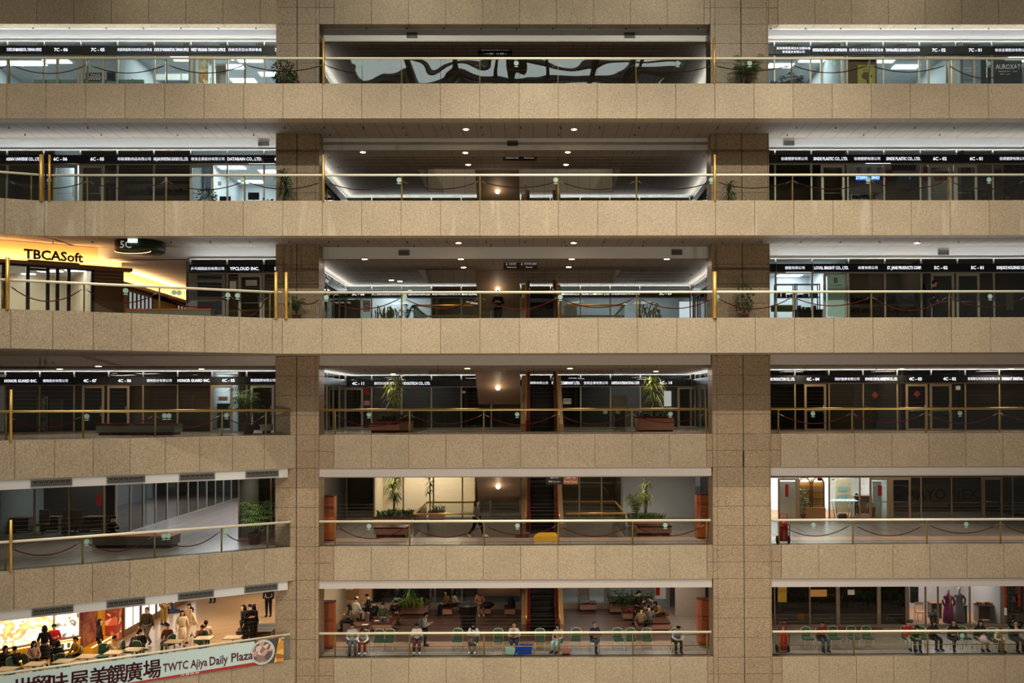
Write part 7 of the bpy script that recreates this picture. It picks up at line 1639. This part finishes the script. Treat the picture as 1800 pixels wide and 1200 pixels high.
for k in range(7): X = px2x(1714+k*5, 49.5, 1055); o = MB().ball((0, 0, .07), (.09, .07, .07), 8, 6).build('ornament', [GOLD, MATS['goods_red'], WOODB][k % 3]); o.location = (X, 49.55, .85); tag(o, 'gold and red ornament on the right carved boutique table', 'ornament', 'ornaments on the boutique table')
desk(2, 1630, 1650, 50.2, 'brown desk with papers behind the boutique pillar', .8, WOODB)
t = thing('wooden_chair', 'pale wooden chair inside the boutique behind the left glass', 'chair', (px2x(1618, 49.8, 1070), 49.8, 0)); LW = mat('wood_pale', (196, 160, 120), .5)
MB().box(-.22, .22, -.2, .2, .42, .46).build('seat', LW, t); MB().box(-.22, .22, .18, .21, .75, .9).build('back_rail', LW, t)
for sx in (-1, 1):
    MB().tube([(sx*.2, -.18, 0), (sx*.2, -.18, .44)], .02, 5).build('leg', LW, t); MB().tube([(sx*.2, .2, 0), (sx*.2, .2, .92)], .02, 5).build('leg', LW, t)
t = thing('football', 'black and white football on the boutique floor', 'ball', (px2x(1601, 49.4, 1077), 49.4, .11)); MB().ball((0, 0, 0), .11, 12, 8).build('ball', PAPER, t)
b = MB(); 
for a in range(5): b.box(.06*math.cos(a*1.26)-.03, .06*math.cos(a*1.26)+.03, -.115, -.095, .06*math.sin(a*1.26)-.03, .06*math.sin(a*1.26)+.02)
b.build('black_patches', BLACKF, t)
plant('bush', 'potted_plant', 'leafy plant in a dark square pot inside the boutique', (px2x(1641, 49.2, 1085), 49.2, 0), .62, .22, LEAFD, .2, .35, 95, POTB, dens=.5)
board('clothes_display', 'dark clothes with a magenta hat hanging at the left of the boutique', 'clothes', 1599, 1030, 1612, 1058, 50.2, mat('cloth_black_hang', (30, 30, 34), .8), .2)
for i, (a, c) in enumerate(((1766, 1770), (1789, 1793))): board('red_couplet', f'long red couplet strip beside the rightmost boutique door, {ORD[i]} of two', 'decoration', a, 1029, c, 1066, 48.5, REDP, .01, txt=(('大吉大利', .5, .5, .05, .1),), tm=GOLD)
shelf(2, 1772, 1787, 49.4, 2.3, 'grey metal shelf with goods behind the rightmost glass, second floor', GREYC, 6, .35, [MATS['goods_tan'], PAPER, MATS['goods_red']], 'stacked goods')
board('poster', 'yellow poster with black figures at the left end of the second-floor right shopfront', 'poster', 1367, 1031, 1383, 1058, 48.585, mat('poster_yellow', (196, 150, 44), .6, vary=.3, scale=6), .01)
board('notice', 'white notice with print on the dark second-floor glass wall, right bay', 'notice', 1490, 1036, 1502, 1045, 48.585, PAPER, .01)
board('white_strip', 'white upright signboard post behind the rightmost boutique glass', 'sign', 1765, 1068, 1770, 1081, 48.5, PAPER, .01)
for i, (a, c) in enumerate(((1440, 1478), (1482, 1540))):
    X0, Y0 = FL(a, 1098, 0); X1, _ = FL(c, 1098, 0); o = MB().box(-(X1-X0)/2, (X1-X0)/2, -.25, .25, 0, .015).build('door_mat', mat('mat_red' if i == 0 else 'mat_brown', (110, 30, 26) if i == 0 else (74, 44, 34), .9)); o.location = ((X0+X1)/2, 48.1, 0); tag(o, f'{"dark red" if i == 0 else "brown"} doormat before the dark second-floor shopfront, right bay', 'mat')
board('goods_low', 'low yellow and red goods behind the black-framed glass, second floor right', 'goods', 1400, 1078, 1412, 1088, 49, YEL, .2)
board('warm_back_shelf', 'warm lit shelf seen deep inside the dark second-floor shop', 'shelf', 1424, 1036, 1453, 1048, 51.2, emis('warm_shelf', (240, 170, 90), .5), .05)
# tables in the food court
for i, (px, py) in enumerate(((18, 1172), (68, 1163), (118, 1158), (158, 1150), (206, 1143), (238, 1138), (310, 1124), (362, 1118), (412, 1117))):
    X, Y = FL(px, py, .74); t = thing('dining_table', f'small square food court table behind the banner, {ORD[i]} from left', 'table', (X, Y-.25, 0)); MB().box(-.35, .35, -.35, .35, .71, .74).build('top', mat('table_cream', (216, 190, 150), .4), t); MB().tube([(0, 0, .03), (0, 0, .71)], .035, 6).build('post', STEEL, t); MB().lathe((0, 0, 0), [(.25, 0), (.22, .03)], 12).build('base', STEEL, t)
X, Y = FL(302, 1075, 0); t = thing('floor_sign', 'blue round-based stand on the food court floor, far back', 'stand', (X, Y, 0)); MB().lathe((0, 0, 0), [(.45, 0), (.4, .1), (.08, .18), (.05, .7)], 16).build('base', NAVY, t)
for i in range(3): X, Y = FL(456-7*i, 1094+5*i, .45); bench(2, X-.9+.1*i, X+.9, Y, Y+.5, f'dark low bench near the column in the food court, {ORD[i]} from the back', MARBR, .3, POTB)

# pale slanting ceiling beams seen through the seventh-floor transoms
BEAMC = mat('ceiling_beam_pale', (220, 214, 180), .6)
b = MB()
for i in range(9):
    for x0, sg in ((-25+1.6*i, 1), (11.5+1.6*i, -1)):
        if x0 < -11.5 or x0 > 10.5:
            b.add([(x0, 43.75, F(7)+2.78), (x0+.28, 43.75, F(7)+2.78), (x0+.28+1.5*sg, 45.4, F(7)+2.78), (x0+1.5*sg, 45.4, F(7)+2.78), (x0, 43.75, F(7)+2.84), (x0+.28, 43.75, F(7)+2.84), (x0+.28+1.5*sg, 45.4, F(7)+2.84), (x0+1.5*sg, 45.4, F(7)+2.84)], [(0, 3, 2, 1), (4, 5, 6, 7), (0, 1, 5, 4), (1, 2, 6, 5), (2, 3, 7, 6), (3, 0, 4, 7)])
struct(b.build('trim_ceiling_beams', BEAMC))
for x, y, n in ((px2x(441, 44.4, 700), 43.7, 4), (px2x(434, 43.6, 900), 42.7, 3)): lamp('SPOT', 'palm_fill_spot', (x, y, F(n)+2.8), 70, (1, .9, .72), .06, aim=(x, y+.5, F(n)+1.2), cone=70)  # added fill brightening the two fan palms
